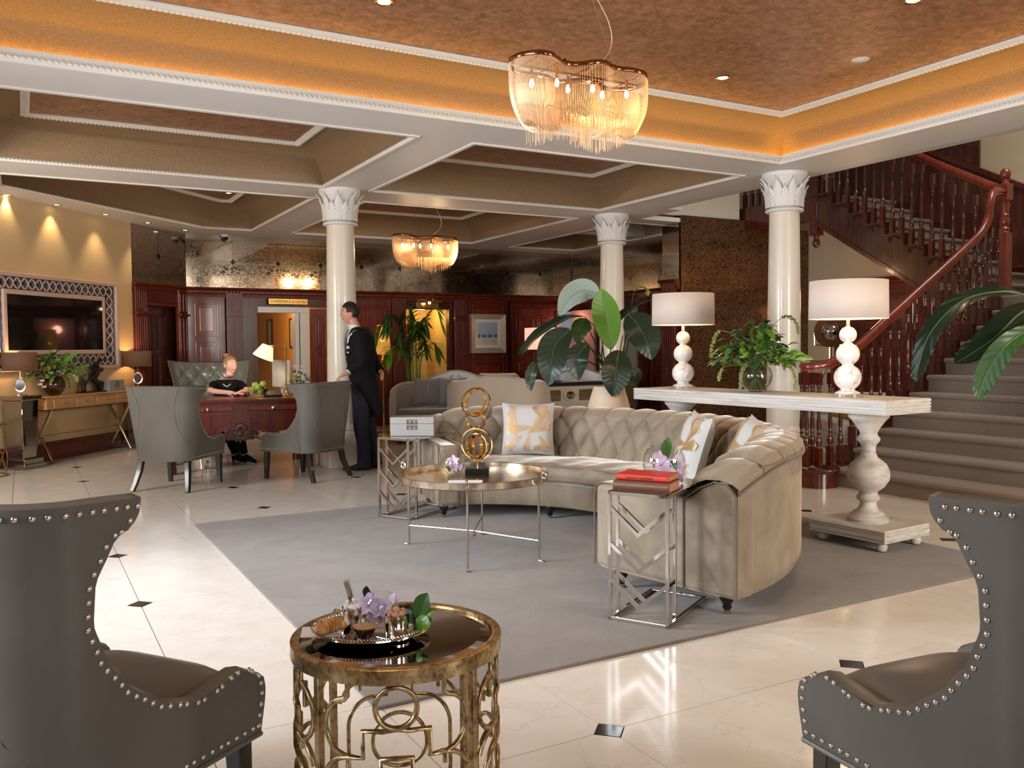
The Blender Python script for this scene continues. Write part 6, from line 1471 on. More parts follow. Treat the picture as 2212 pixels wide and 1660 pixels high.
# ---------------------------------------------------------------- tufted office wing chair
t = thing('tufted_chair', 'large grey buttoned leather wing chair behind the reception desk', 'chair', (1.98, 10.98, 0), radians(-97)+radians(0))
def tb(u, v):        # local +x is forward; u across, v up
    y = (u-.5)*2; w_ = .36+.12*v**1.3; z = .46+.68*v; curve = .34*abs(y)**2.6*(1-.35*v); bul = 0
    if abs(y) < .86:
        a, b = (y*w_/.095+v*.68/.11)/1.0, (y*w_/.095-v*.68/.11); bul = (abs(sin(pi*a/2))*abs(sin(pi*b/2)))**.45*.038*min(1, (.86-abs(y))/.1)*min(1, (1-v)/.12+.25)
    return V((-.26-.16*v+curve+bul, y*w_, z+(.03*abs(y)**3 if v > .98 else .03*abs(y)**3*v)))
g = B(); g.grid(tb, 71, 49); obj('buttoned_back', g, 'leatherg', t, ang=0)
g = B(); g.grid(lambda u, v: tb(1-u, v)-V((.075, 0, 0))-V((0, 0, 0)), 31, 12); N2 = 31
for k in range(3): pass
rim_o = [tb(i/40, 1) for i in range(41)]; g.add([p for q in rim_o for p in (q, q-V((.04, 0, -.012)), q-V((.075, 0, 0)))], [(3*i+j, 3*i+3+j, 3*i+4+j, 3*i+1+j) for i in range(40) for j in range(2)])
for sd in (0, 1): g.add([p for i in range(13) for p in (tb(sd, i/12), tb(sd, i/12)-V((.075, 0, 0)))], [(2*i, 2*i+1, 2*i+3, 2*i+2) for i in range(12)])
obj('outer_back', g, 'leatherg', t, ang=60)
g = B(); 
for sd in (.004, .996):
    for i in range(26): g.ball(tb(sd, .02+i/26)+V((.004, 0, 0)), .0085, 6, 4)
obj('nail_trim', g, 'nail', t, kind='stuff')
g = B(); g.box((.06, 0, .42), (.62, .62, .12)); obj('seat', g, 'leatherg', t, bev=.04, bseg=4)
g = B(); g.box((.06, 0, .32), (.60, .60, .10)); obj('seat_frame', g, 'leatherg', t, bev=.01)
for sy in (-1, 1): g = B(); g.tube([(-.3, sy*.33, .55), (-.1, sy*.36, .62), (.2, sy*.36, .60), (.3, sy*.36, .56)], [.04, .05, .05, .045], 10); g.box((.0, sy*.36, .46), (.6, .06, .24)); obj('arm', g, 'leatherg', t)
for sx, sy in ((1, 1), (1, -1), (-1, 1), (-1, -1)): g = B(); g.tube([(.06+sx*.27, sy*.26, .28), (.06+sx*.29, sy*.27, .14), (.06+sx*.32, sy*.28, 0)], [.036, .03, .022], 4, upv=(1, 0, 0)); obj('leg', g, 'ebony', t)
g = B(); g.lathe([(.0001, .001), (.12, .001), (.13, .30), (.125, .30), (.115, .01), (.0001, .01)], 26); o = obj('waste_bin', g, 'silver'); o.location = (1.75, 10.02, 0); o.scale = (1.3, 1.3, .45); tag(o, 'low polished metal bin under the reception desk', 'bin')
# ================================================================ LOUNGE FURNITURE IN THE BACKGROUND
def curved_back_sofa(name, label, p, rz, Wd, H0, H1, m, seat_m, D=.78, arm=.60, hump=1, emblem=False):
    """local +x faces forward; back curves round into the arms with a raised crest"""
    t = thing(name, label, 'sofa', p, rz); hw, r = Wd/2, .28
    def pt(s, v, off):
        Lh = (hw-off-r)+pi*r/2*.9+(D-r-.12); l = abs(s)*Lh; sg = 1 if s >= 0 else -1; a0 = hw-off-r
        if l < a0: x, y = -D/2+off, l
        elif l < a0+pi*r/2: a = (l-a0)/r; x, y = -D/2+off+r-r*cos(a), a0+r*sin(a)
        else: x, y = -D/2+off+r+(l-a0-pi*r/2), hw-off
        k = l/Lh; top = H0+(H1-H0)*max(0, cos(min(1, k/.42)*pi/2))**1.5*hump; 
        if k > .5: q = (k-.5)/.5; top = H0-(H0-arm)*(q*q*(3-2*q))
        return V((x, y*sg, .16+(top-.16)*v))
    g = B(); n, mv = 61, 12
    for off, rev in ((0, 0), (.085, 1)):
        q = B(); q.grid(lambda u, v: pt(u*2-1, v, off), n, mv)
        if rev: q.f = [tuple(reversed(f)) for f in q.f]
        g.add(q.v, q.f)
    N_ = n*mv; rim = [j*n for j in range(mv)]+[(mv-1)*n+i for i in range(1, n)]+[j*n+n-1 for j in range(mv-2, -1, -1)]+[i for i in range(n-2, 0, -1)]; base = len(g.v)
    for a in rim: q = (V(g.v[a])+V(g.v[a+N_]))/2; g.v.append(tuple(q+(V((0, 0, .025)) if a//n == mv-1 else V((.02, 0, 0)))))
    for i in range(len(rim)):
        a, b = rim[i], rim[(i+1) % len(rim)]; c, d = base+i, base+(i+1) % len(rim); g.f += [(a, c, d, b), (c, a+N_, b+N_, d)]
    obj('curved_back', g, m, t, ang=60)
    g = B(); g.box((.05, 0, .25), (D-.12, Wd-.20, .20)); obj('seat_base', g, m, t, bev=.02); g = B(); g.box((.05, 0, .41), (D-.14, Wd-.22, .13)); obj('seat_cushion', g, seat_m, t, bev=.04, bseg=4)
    for sx in (-1, 1):
        for sy in (-1, 1): g = B(); g.lathe([(.0001, 0), (.016, 0), (.024, .10), (.03, .16)], 12, (sx*(D/2-.1), sy*(hw-.14), 0)); obj('foot', g, 'ebony', t)
    if emblem:
        g = B()
        for sg in (-1, 1):
            for cy_, cz_, r_ in ((.05, .84, .03), (.09, .80, .022), (.04, .90, .02), (.07, .88, .02)): g.tube([(-D/2+.088, sg*cy_+sg*r_*(1-i/18)*cos(i*.55), cz_+r_*(1-i/18)*sin(i*.55)) for i in range(16)], .003, 4)
        obj('embroidered_crest', g, 'grey', t)
    return t
face_cam = yaw+pi
p = W(985, 760, 12.1); curved_back_sofa('settee', 'silver upholstered settee with a humped back and an embroidered crest by the palm', (p.x, p.y, 0), face_cam+.10, 1.85, .80, .96, 'silk', 'grey', emblem=True)
def plain_cushion(p, rz, tilt, w_, m, label):
    t = thing('cushion', label, 'cushion', p, rz); t.rotation_euler = (tilt, 0, rz); g = B(); cushion(g, w_, w_, .14); obj('cover', g, m, t, ang=0); g = B(); g.tube([(0, -.072, .1), (.01, -.078, .02), (.0, -.076, -.06)], .004, 5); obj('ribbon', g, 'silk', t)
for px, lab in ((925, 'grey velvet cushion with a pale ribbon at the left of the silver settee'), (978, 'grey velvet cushion with a pale ribbon at the right of the silver settee')):
    q = W(px, 862, 11.85); plain_cushion((q.x, q.y, .70), yaw-pi/2+.1, radians(-14), .40, 'grey', lab)
p = W(1078, 760, 10.35); curved_back_sofa('lounge_sofa', 'beige lounge sofa with a rounded back seen from behind, left of the mirrored sideboard', (p.x, p.y, 0), yaw-.10, 1.22, .90, .96, 'beige', 'beige', D=.75, arm=.62)
p = W(1076, 760, 12.9); curved_back_sofa('lounge_armchair', 'small sand coloured armchair back showing over the beige lounge sofa', (p.x, p.y, 0), yaw-.1, .62, .90, .90, 'beige', 'beige', D=.62, arm=.85)
p = W(1245, 760, 13.0); curved_back_sofa('lounge_settee', 'pale settee with a pitched back behind the mirrored sideboard', (p.x, p.y, 0), face_cam-.25, 1.25, .86, .96, 'silk', 'silk', D=.7)
# mirrored sideboard
sb = thing('mirrored_sideboard', 'antiqued mirror sideboard with a black top and oval handles behind the sofa', 'sideboard', (5.62, 9.38, 0), 0)
g = B(); g.box((.50, .26, .42), (1.00, .52, .76)); obj('body', g, 'champ', sb, smooth=False); g = B(); g.box((.50, .26, .825), (1.08, .58, .05)); obj('black_top', g, 'blackm', sb, bev=.008)
g = B(); g.box((-.004, .26, .42), (.008, .42, .66)); obj('side_mirror', g, 'antique', sb, smooth=False)
for x in (.03, .97):
    g = B(); g.box((x, -.006, .42), (.05, .014, .74)); obj('stile', g, 'champ', sb, smooth=False, bev=.003)
for k in range(3):
    z = .68-.25*k; g = B(); g.box((.50, -.006, z), (.84, .012, .22)); d_ = obj('drawer', g, 'champ', sb, smooth=False, bev=.003)
    g = B(); 
    for sx in (-1, 1): g = B(); g.box((.5+sx*.27, -.014, z), (.26, .006, .14)); obj('drawer_mirror', g, 'antique', d_, smooth=False)
    g = B(); g.lathe([(.060, 0), (.082, -.004), (.085, .008), (.06, .012)], 28, cap=False); g.v = [(x*1.15+.5, -.016-z_, y*.85+z) for x, y, z_ in g.v]; obj('oval_surround', g, 'champ', d_)
    g = B(); g.lathe([(.0001, .012), (.058, .008), (.06, .0)], 28, cap=False); g.v = [(x*1.15+.5, -.016-z_, y*.85+z) for x, y, z_ in g.v]; obj('oval_glass', g, 'silver', d_)
for x in (.06, .94):
    for y in (.06, .46): g = B(); g.box((x, y, .025), (.06, .06, .05)); obj('foot', g, 'champ', sb)
p = W(1163, 800, 9.95); t = thing('table_lamp', 'lamp with a pink box shade and wooden block stem on the mirrored sideboard', 'lamp', (5.86, 9.66, .851), yaw-pi/2+.5)
g = B(); g.box((0, 0, .01), (.16, .16, .02)); obj('foot', g, 'chrome', t); g = B(); g.box((0, 0, .19), (.07, .07, .36)); obj('block_stem', g, 'mahogd', t)
g = B(); w2 = .15; vs = [(-w2, -w2, .42), (w2, -w2, .42), (w2, w2, .42), (-w2, w2, .42), (-w2, -w2, .70), (w2, -w2, .70), (w2, w2, .70), (-w2, w2, .70)]; g.add(vs, [(0, 1, 5, 4), (1, 2, 6, 5), (2, 3, 7, 6), (3, 0, 4, 7)]); obj('box_shade', g, 'shadepink', t, smooth=False)
g = B(); g.tube([(0, 0, .37), (0, 0, .45)], .01, 8); obj('neck', g, 'chrome', t); g = B(); g.ball((0, 0, .5), .025); obj('bulb', g, 'bulb', t)
# gold floor lamp
t = thing('floor_lamp', 'tall gold floor lamp with a mirrored gold shade behind the standing man', 'lamp', (4.80, 12.55, 0))
g = B(); g.lathe([(.0001, 0), (.14, 0), (.14, .012), (.03, .03), (.014, .05), (.012, .95), (.03, .97), (.045, 1.01), (.03, 1.05), (.045, 1.08), (.05, 1.12), (.025, 1.16), (.03, 1.19), (.012, 1.24), (.010, 1.30)], 24); obj('stem', g, 'gold', t)
g = B(); g.lathe([(.125, 1.21), (.085, 1.66)], 32, cap=False); obj('shade', g, 'goldshade', t, solid=.002); g = B(); g.ball((0, 0, 1.38), .03); obj('bulb', g, 'bulb', t)
lamp('POINT', 'floor_lamp_glow', (4.8, 12.55, 1.38), 6, (1, .62, .28), .04)
# palm
pp = W(893, 800, 12.95); t = thing('potted_palm', 'feathery potted palm behind the silver settee in the lit doorway', 'plant', (pp.x, pp.y, 0))
g = B(); g.lathe([(.0001, .001), (.15, .001), (.19, .34), (.17, .34), (.14, .30), (.0001, .29)], 24); obj('planter', g, 'blackm', t)
rr = random.Random(9)
for k in range(17):
    a = 2*pi*k/17+rr.uniform(-.2, .2); sp_ = rr.uniform(.15, .62); Hh = rr.uniform(1.35, 2.05); P = catmull([(0.04*cos(a), .04*sin(a), .3), (.10*cos(a), .10*sin(a), .9), (sp_*.5*cos(a), sp_*.5*sin(a), Hh*.85), (sp_*cos(a), sp_*sin(a)*.7, Hh-.2*sp_), (sp_*1.35*cos(a), sp_*1.2*sin(a)*.7, Hh-.75*sp_)], 7)
    g = B(); g.tube(P, [.008*(1-.8*i/len(P)) for i in range(len(P))], 5); n = len(P)
    for i in range(n//2-2, n):
        d = (P[min(i+1, n-1)]-P[i-1]).normalized(); s_ = d.cross(V((0, 0, 1))).normalized()
        for sg in (-1, 1):
            for h_ in (0, .5): q = P[i]+(d*.02*h_); e = (s_*sg*.75+d*.6+V((0, 0, -.25))).normalized(); leaf(g, [q, q+e*.12, q+e*.24+V((0, 0, -.03))], .022, (0, 0, 1), .1, 4, 1)
    obj('frond', g, 'leafm' if k % 3 else 'leafb', t)
# framed beach painting
t = thing('beach_painting', 'small beach scene painting in a wide champagne frame on the red panelling', 'picture', (7.265, YB-.065, 1.55))
def bevel_frame(par, w0, w1, y0, y1, m, name):
    for k in range(4):
        c = [(-w1, -w1), (w1, -w1), (w1, w1), (-w1, w1)]; i_ = [(-w0, -w0), (w0, -w0), (w0, w0), (-w0, w0)]; a, b = k, (k+1) % 4
        g = B(); g.add([(c[a][0], y1, c[a][1]), (c[b][0], y1, c[b][1]), (i_[b][0], y0, i_[b][1]), (i_[a][0], y0, i_[a][1]), (c[a][0], .03, c[a][1]), (c[b][0], .03, c[b][1]), (i_[b][0], .03, i_[b][1]), (i_[a][0], .03, i_[a][1])], [(0, 1, 2, 3), (7, 6, 5, 4), (0, 4, 5, 1), (3, 2, 6, 7)]); obj(name, g, m, par, smooth=False)
bevel_frame(t, .255, .345, .0, -.045, 'champ', 'frame_rail'); bevel_frame(t, .20, .255, .012, -.006, 'trim', 'mount')
g = B(); g.box((0, .012, .0925), (.40, .006, .215)); obj('painted_sky', g, 'psky', t, smooth=False); g = B(); g.box((0, .012, -.0425), (.40, .006, .055)); g2 = obj('painted_sea', g, 'psea', t, smooth=False); g = B(); g.box((0, .012, -.135), (.40, .006, .13)); obj('painted_sand', g, 'psand', t, smooth=False)
for x, z, c_ in ((-.13, -.06, 'trim'), (-.02, -.04, 'skinp'), (.11, -.06, 'trim')):
    g = B(); g.ball((x, .008, z), (.012, .003, .035), 8, 6); g.ball((x, .008, z+.042), (.008, .003, .010), 6, 4); g.box((x-.004, .008, z-.055), (.004, .002, .05)); g.box((x+.006, .008, z-.055), (.004, .002, .05)); obj('painted_figure', g, c_, t)
g = B(); g.box((.12, .008, -.13), (.07, .002, .012)); g.box((-.05, .008, -.125), (.05, .002, .008)); obj('painted_towel', g, 'red', t)
# lounge behind the stairs
p = V((8.05, 6.55, 0)); t = curved_back_sofa('stair_sofa', 'cream sofa seen through the staircase balusters', p, radians(150), 1.5, .72, .74, 'beigep', 'beigep', D=.75, arm=.6)
g = B(); g.box((0, 0, 0), (.9, .28, .06)); o = obj('throw', g, 'yellow', bev=.025, bseg=3); o.location = (8.10, 6.50, .57); o.location = p+V((.02, 0, .51)); o.rotation_euler = (0, 0, radians(60)); tag(o, 'mustard yellow throw on the cream sofa behind the balusters', 'blanket')
t = thing('studio_lamp', 'vintage brass studio spotlight on a tripod behind the staircase', 'lamp', (8.98, 7.68, 0))
for k in range(3): a = 2*pi*k/3; g = B(); g.tube([(0, 0, 1.15), (.42*cos(a), .42*sin(a), .0)], .014, 8); obj('tripod_leg', g, 'mahog', t)
g = B(); g.tube([(0, 0, 1.1), (0, 0, 1.32)], .02, 8); obj('post', g, 'brass', t)
hd = (-CV_+RV_*-.3+V((0, 0, -.2))).normalized(); g = B(); c = V((0, 0, 1.5)); g.tube([c+hd*.16, c+hd*.15, c+hd*.02, c-hd*.10, c-hd*.14], [.205, .20, .16, .12, .05], 28); obj('spot_head', g, 'copperm', t, ang=40)
g = B(); g.ball(c+hd*.165, .12, 20, 8); obj('lens', g, 'smoke', t)
g = B(); g.tube([c+RV_*.2+V((0, 0, -.02)), c+RV_*.2+V((0, 0, -.2)), V((0, 0, 1.28)), c-RV_*.2+V((0, 0, -.2)), c-RV_*.2+V((0, 0, -.02))], .012, 6); obj('yoke', g, 'brass', t)
# ================================================================ PEOPLE
class Fr:
    """local figure frame: f forward, s to the side, z up"""
    def __init__(q, o, f): q.o = V(o); q.f = V(f).normalized(); q.s = q.f.cross(V((0, 0, 1))).normalized()*-1
    def __call__(q, f, s, z): return q.o+q.f*f+q.s*s+V((0, 0, z))
def loft_body(g, secs, n=20, sub=4, cap=True):
    """secs: (centre, half-axis A, half-axis B); smooth closed loft"""
    C_ = catmull([a for a, b, c in secs], sub); A_ = catmull([b for a, b, c in secs], sub); B_ = catmull([c for a, b, c in secs], sub)
    vs = [C_[i]+A_[i]*cos(2*pi*j/n)+B_[i]*sin(2*pi*j/n) for i in range(len(C_)) for j in range(n)]; k = len(C_)
    fs = [(i*n+j, i*n+(j+1) % n, (i+1)*n+(j+1) % n, (i+1)*n+j) for i in range(k-1) for j in range(n)]
    if cap: fs += [tuple(range(n-1, -1, -1)), tuple((k-1)*n+j for j in range(n))]
    g.add(vs, fs)
def limb_(g, pts, rs, n=14, sub=5):
    Q = catmull(pts, sub); R_ = catmull([V((r, 0, 0)) for r in rs], sub); g.tube(Q, [max(.002, r.x) for r in R_], n)
def gauss(x, z, cx, cz, sx, sz): return math.exp(-((x-cx)/sx)**2-((z-cz)/sz)**2)
def head(par, c, fwd, up, skin, hairm, bun=False, smile=False, R_=(.074, .094, .116)):
    fwd, up = V(fwd).normalized(), V(up).normalized(); sd = fwd.cross(up).normalized(); up = sd.cross(fwd); c = V(c)
    def w_(x, y, z): return c+sd*x+fwd*y+up*z
    def shape(x, y, z, off=0):          # unit direction to surface
        rx, ry, rz = R_; jaw = max(0, -z); X = x*rx*(1-.30*jaw**1.5); Y = y*ry*(1-.10*jaw*(1 if y < 0 else -.2)); Z = z*rz
        if y > 0:
            Y *= .93; Y += .019*gauss(x, z, 0, -.13, .15, .15)+.008*gauss(x, z, 0, .06, .12, .2)+.006*gauss(x, z, 0, .33, .6, .12)-.011*(gauss(x, z, .36, .10, .17, .13)+gauss(x, z, -.36, .10, .17, .13))
            Y += .007*gauss(x, z, 0, -.52, .25, .10)+.010*gauss(x, z, 0, -.85, .3, .14)-.006*gauss(x, z, 0, -.68, .3, .06)+.005*(gauss(x, z, .45, -.2, .2, .2)+gauss(x, z, -.45, -.2, .2, .2))
        if y < 0 and z < -.05: Y *= 1-.60*(-z-.05)
        return w_(X*(1+off/rx), Y*(1+off/ry), Z*(1+off/rz))
    g = B(); nu, nv = 48, 36
    g.grid(lambda u, v: shape(sin(pi*v)*cos(2*pi*u), sin(pi*v)*sin(2*pi*u), -cos(pi*v)), nu, nv, cu=True); k = len(g.v)
    for sg in (-1, 1):
        g.ball(w_(sg*.074, -.008, -.002), (.008, .017, .030), 10, 8, Matrix((sd, fwd, up)).transposed())
    g2 = g; headg = g
    # hair: offset shell over the scalp
    h = B(); vs = []; keep = []
    for j in range(nv):
        for i in range(nu):
            u, v = i/nu, j/(nv-1); x, y, z = sin(pi*v)*cos(2*pi*u), sin(pi*v)*sin(2*pi*u), -cos(pi*v)
            line = .52-.10*abs(x) if y > .25 else (.04 if abs(x) > .75 and y > -.2 else (-.42 if y < -.25 else .15)); inside = z > line
            if abs(x) > .8 and .0 < y < .45: inside = z > .0
            vs.append(shape(x, y, z, .008+.003*sin(u*90))); keep.append(inside)
    h.v = [tuple(p) for p in vs]
    for j in range(nv-1):
        for i in range(nu):
            a, b, d, e = j*nu+i, j*nu+(i+1) % nu, (j+1)*nu+(i+1) % nu, (j+1)*nu+i
            if sum((keep[a], keep[b], keep[d], keep[e])) >= 3: h.f.append((a, b, d, e))
    if bun: h.ball(w_(0, -.055, .118), (.036, .036, .030), 14, 10); h.tube(torus_pts(w_(0, -.052, .122), .028, 16, sd, fwd), .011, 6, closed=True)
    ho = obj('hair', h, hairm, par, world=True, ang=0, solid=.004)
    for sg in (-1, 1):
        g = B(); ky = R_[1]/.094; e0 = w_(sg*.029*ky, .0665*ky, .012); g.ball(e0, (.0125*ky, .0100, .0068), 12, 8, Matrix((sd, fwd, up)).transposed()); obj('eye', g, 'trim', par, world=True)
        g = B(); g.ball(e0+fwd*.0068+sd*sg*-.001, .0045, 8, 6); obj('iris', g, 'eye', par, world=True)
        g = B(); g.tube([w_(sg*.015, .085*ky, .030), w_(sg*.03, .081*ky, .035), w_(sg*.043, .071*ky, .030)], .0024, 5); obj('eyebrow', g, hairm, par, world=True)
    g = B(); wd = .024 if smile else .019
    for dz, r in ((.004, .0035), (-.006 if smile else -.003, .0042)): g.tube(catmull([w_(-wd, .0705*ky, -.058+(.006 if smile else 0)), w_(0, .0845*ky, -.060+dz), w_(wd, .0705*ky, -.058+(.006 if smile else 0))], 5), [.001]+[r]*9+[.001] if False else r*.8, 6)
    obj('lips', g, 'lip', par, world=True)
    if smile: g = B(); g.tube(catmull([w_(-.016, .0765*ky, -.055), w_(0, .0845*ky, -.059), w_(.016, .0765*ky, -.055)], 4), .0036, 6); obj('teeth', g, 'teeth', par, world=True)
    return headg, w_
def hand(g, wrist, palm_dir, nrm, side, curl=.5, s=1.0):
    """palm plus four unequal fingers and a thumb leaving the side of the palm"""
    d = V(palm_dir).normalized(); n = V(nrm).normalized(); x = d.cross(n).normalized()*side; n = x.cross(d).normalized()*side*(1 if x.cross(d).dot(V(nrm))*side > 0 else -1)
    w_ = V(wrist); A, N_ = x*.038*s, n*.013*s
    loft_body(g, [(w_-d*.01, x*.024*s, n*.018*s), (w_+d*.02*s, x*.032*s, n*.016*s), (w_+d*.055*s, A, N_), (w_+d*.085*s, x*.038*s, n*.010*s)], 14, 3)
    for k, (off, L_) in enumerate(((.030, .070), (.010, .078), (-.010, .073), (-.029, .056))):
        b = w_+d*.078*s+x*off*s; a1, a2, a3 = curl*.4, curl*1.1, curl*1.6
        def dr(a): return d*cos(a)-n*sin(a)
        p1 = b+dr(a1)*L_*.45*s; p2 = p1+dr(a2)*L_*.32*s; p3 = p2+dr(a3)*L_*.25*s; g.tube([b-d*.01, b, p1, p2, p3], [.0085*s, .0088*s, .008*s, .0072*s, .0055*s], 8)
    b = w_+d*.02*s+x*.030*s; t1 = b+(d*.6+x*.7-n*.15).normalized()*.034*s; t2 = t1+(d*.9+x*.25-n*.3).normalized()*.030*s; g.tube([b-x*.01, b, t1, t2], [.012*s, .0115*s, .0095*s, .007*s], 8)
# ---------------------------------------------------------------- standing man
M0 = V((3.16, 8.90, 0)); fv = (-RV_-CV_*.06).normalized(); F_ = Fr(M0, fv)
if F_.s.dot(-CV_) < 0: F_.s = -F_.s
man = thing('person', 'standing man in a black tailcoat and grey tie resting a hand on a chair', 'person', M0)
fz, sz = F_.f, F_.s
g = B(); hc = F_(.115, .0, 1.68)
hg, hw_ = head(man, hc, (fz+sz*.12+V((0, 0, -.04))), V((0, 0, 1))+fz*.06, 'skin', 'hair')
g.add(hg.v, hg.f)
loft_body(g, [(F_(.10, 0, 1.63), fz*.050, sz*.050), (F_(.075, 0, 1.57), fz*.054, sz*.055), (F_(.05, 0, 1.50), fz*.062, sz*.07), (F_(.02, 0, 1.44), fz*.085, sz*.15), (F_(.0, 0, 1.25), fz*.10, sz*.14), (F_(-.01, 0, 1.0), fz*.10, sz*.14), (F_(-.01, 0, .90), fz*.09, sz*.14)], 18, 4)
for sg, bf in ((1, 0.0), (-1, -.09)): limb_(g, [F_(-.01, sg*.08, .93), F_(.0+bf*.5, sg*.09, .5), F_(-.02+bf, sg*.09, .08)], [.075, .052, .038])
Hn = V((2.835, 8.585, 1.0)); wr = Hn+fz*-.05+sz*-.06+V((0, 0, .055)); el = F_(-.035, .30, 1.17); sh = F_(-.01, .175, 1.435)
limb_(g, [sh, el, wr], [.05, .042, .026]); hand(g, wr, (fz*.75+sz*.45+V((0, 0, -.42))), V((0, 0, 1))+fz*.3, 1, .55, 1.05)
el2, wr2 = F_(-.10, -.25, 1.17), F_(-.20, -.08, 1.04); limb_(g, [F_(-.01, -.175, 1.435), el2, wr2], [.05, .042, .026]); hand(g, wr2, (-fz*.3+sz*.9+V((0, 0, -.25))), -fz, -1, .7)
obj('body', g, 'skin', man, world=True, ang=0)
# trousers
for sg, bf in ((1, 0.0), (-1, -.10)):
    g = B(); loft_body(g, [(F_(-.015, sg*.075, 1.0), fz*.115, sz*.09), (F_(-.01, sg*.08, .88), fz*.12, sz*.092), (F_(.0+bf*.3, sg*.085, .70), fz*.098, sz*.085), (F_(.01+bf*.6, sg*.09, .48), fz*.078, sz*.07), (F_(-.015+bf*.8, sg*.09, .28), fz*.072, sz*.064), (F_(-.02+bf, sg*.09, .07), fz*.074, sz*.062), (F_(-.02+bf, sg*.09, .045), fz*.078, sz*.064)], 20, 4); obj('trouser_leg', g, 'navy', man, world=True)
    g = B(); loft_body(g, [(F_(-.085+bf, sg*.09, .045), V((0, 0, .040)), sz*.030), (F_(-.05+bf, sg*.09, .05), V((0, 0, .048)), sz*.038), (F_(.03+bf, sg*.09, .045), V((0, 0, .042)), sz*.040), (F_(.10+bf, sg*.095, .032), V((0, 0, .029)), sz*.046), (F_(.17+bf, sg*.10, .024), V((0, 0, .020)), sz*.040), (F_(.205+bf, sg*.10, .020), V((0, 0, .012)), sz*.02)], 16, 4)
    g.v = [(x, y, max(z, .004)) for x, y, z in g.v]; obj('shoe', g, 'shoe', man, world=True)
# shirt, collar, tie
g = B(); loft_body(g, [(F_(.045, 0, 1.515), fz*.066, sz*.070), (F_(.045, 0, 1.46), fz*.095, sz*.09), (F_(.045, 0, 1.36), fz*.118, sz*.085), (F_(.04, 0, 1.2), fz*.115, sz*.07), (F_(.03, 0, 1.05), fz*.110, sz*.07), (F_(.03, 0, .95), fz*.098, sz*.07)], 20, 4); obj('shirt', g, 'shirt', man, world=True)
g = B(); loft_body(g, [(F_(.062, 0, 1.50), fz*.066, sz*.070), (F_(.070, 0, 1.535), fz*.061, sz*.062), (F_(.078, 0, 1.555), fz*.060, sz*.060)], 24, 3, False); obj('collar', g, 'shirt', man, world=True, solid=.004)
g = B(); loft_body(g, [(F_(.145, 0, 1.50), fz*.012, sz*.016), (F_(.165, 0, 1.46), fz*.014, sz*.024), (F_(.176, .0, 1.36), fz*.010, sz*.036), (F_(.168, 0, 1.22), fz*.008, sz*.040)], 12, 4); obj('tie', g, 'tie', man, world=True)
# tailcoat
g = B(); o_ = .0
secs = [(F_(.01, 0, 1.525), fz*.070, sz*.085), (F_(.005, 0, 1.495), fz*.092, sz*.155), (F_(.0, 0, 1.44), fz*.122, sz*.205), (F_(.005, 0, 1.36), fz*.143, sz*.215), (F_(.01, 0, 1.24), fz*.148, sz*.195), (F_(.005, 0, 1.12), fz*.142, sz*.178), (F_(-.005, 0, 1.02), fz*.140, sz*.178), (F_(-.025, 0, .93), fz*.142, sz*.188), (F_(-.065, 0, .84), fz*.122, sz*.19), (F_(-.115, 0, .74), fz*.090, sz*.18), (F_(-.155, 0, .65), fz*.062, sz*.17), (F_(-.185, 0, .59), fz*.032, sz*.16)]
loft_body(g, secs, 28, 4)
# cut away the shirt front: narrow opening between the lapels
inner = B(); kept = []
for f_ in g.f:
    c_ = sum((V(g.v[i]) for i in f_), V())/len(f_)-M0; a, b, z = c_.dot(fz), c_.dot(sz), c_.z
    if 1.14 < z < 1.50 and a > .03 and -.05 < b < .03+.36*(z-1.12): continue
    kept.append(f_)
g.f = kept
for q, arm in ((1, (sh, el, wr)), (-1, (F_(-.01, -.175, 1.435), el2, wr2))):
    a, b, c_ = arm; c2 = b+(c_-b)*.90; limb_(g, [a+V((0, 0, .01))-sz*.03*q, a*.7+b*.3, b, b+(c_-b)*.5, c2], [.070, .068, .058, .050, .042], 16)
obj('tailcoat', g, 'black', man, world=True, ang=0, solid=.006)
g = B(); c2 = el+(wr-el)*.88; g.tube([c2, el+(wr-el)*.96], [.036, .035], 16); obj('cuff', g, 'shirt', man, world=True)
for sg in (-1, 1):
    g = B(); k_ = 1.35 if sg > 0 else .8; P = [F_(.085, sg*.070*k_, 1.515), F_(.135, sg*.090*k_, 1.42), F_(.155, sg*.065*k_, 1.30), F_(.160, sg*.030, 1.14)]; g.add([P[0], P[0]+sz*sg*.035-fz*.04, F_(.128, sg*.125, 1.43), P[1], P[2]+sz*sg*.035-fz*.010, P[2], P[3]], [(0, 1, 2, 3), (3, 2, 4, 5), (5, 4, 6)]); obj('lapel', g, 'black', man, world=True, smooth=False, solid=.004)
g = B(); g.box(F_(.112, .150, 1.315), (.045, .030, .030), rz=atan2(fz.y, fz.x)+.6); obj('pocket_square', g, 'shirt', man, world=True)
g = B(); g.box(F_(.118, .155, 1.262), (.016, .055, .014), rz=atan2(fz.y, fz.x)+.55); obj('name_badge', g, 'brass', man, world=True)
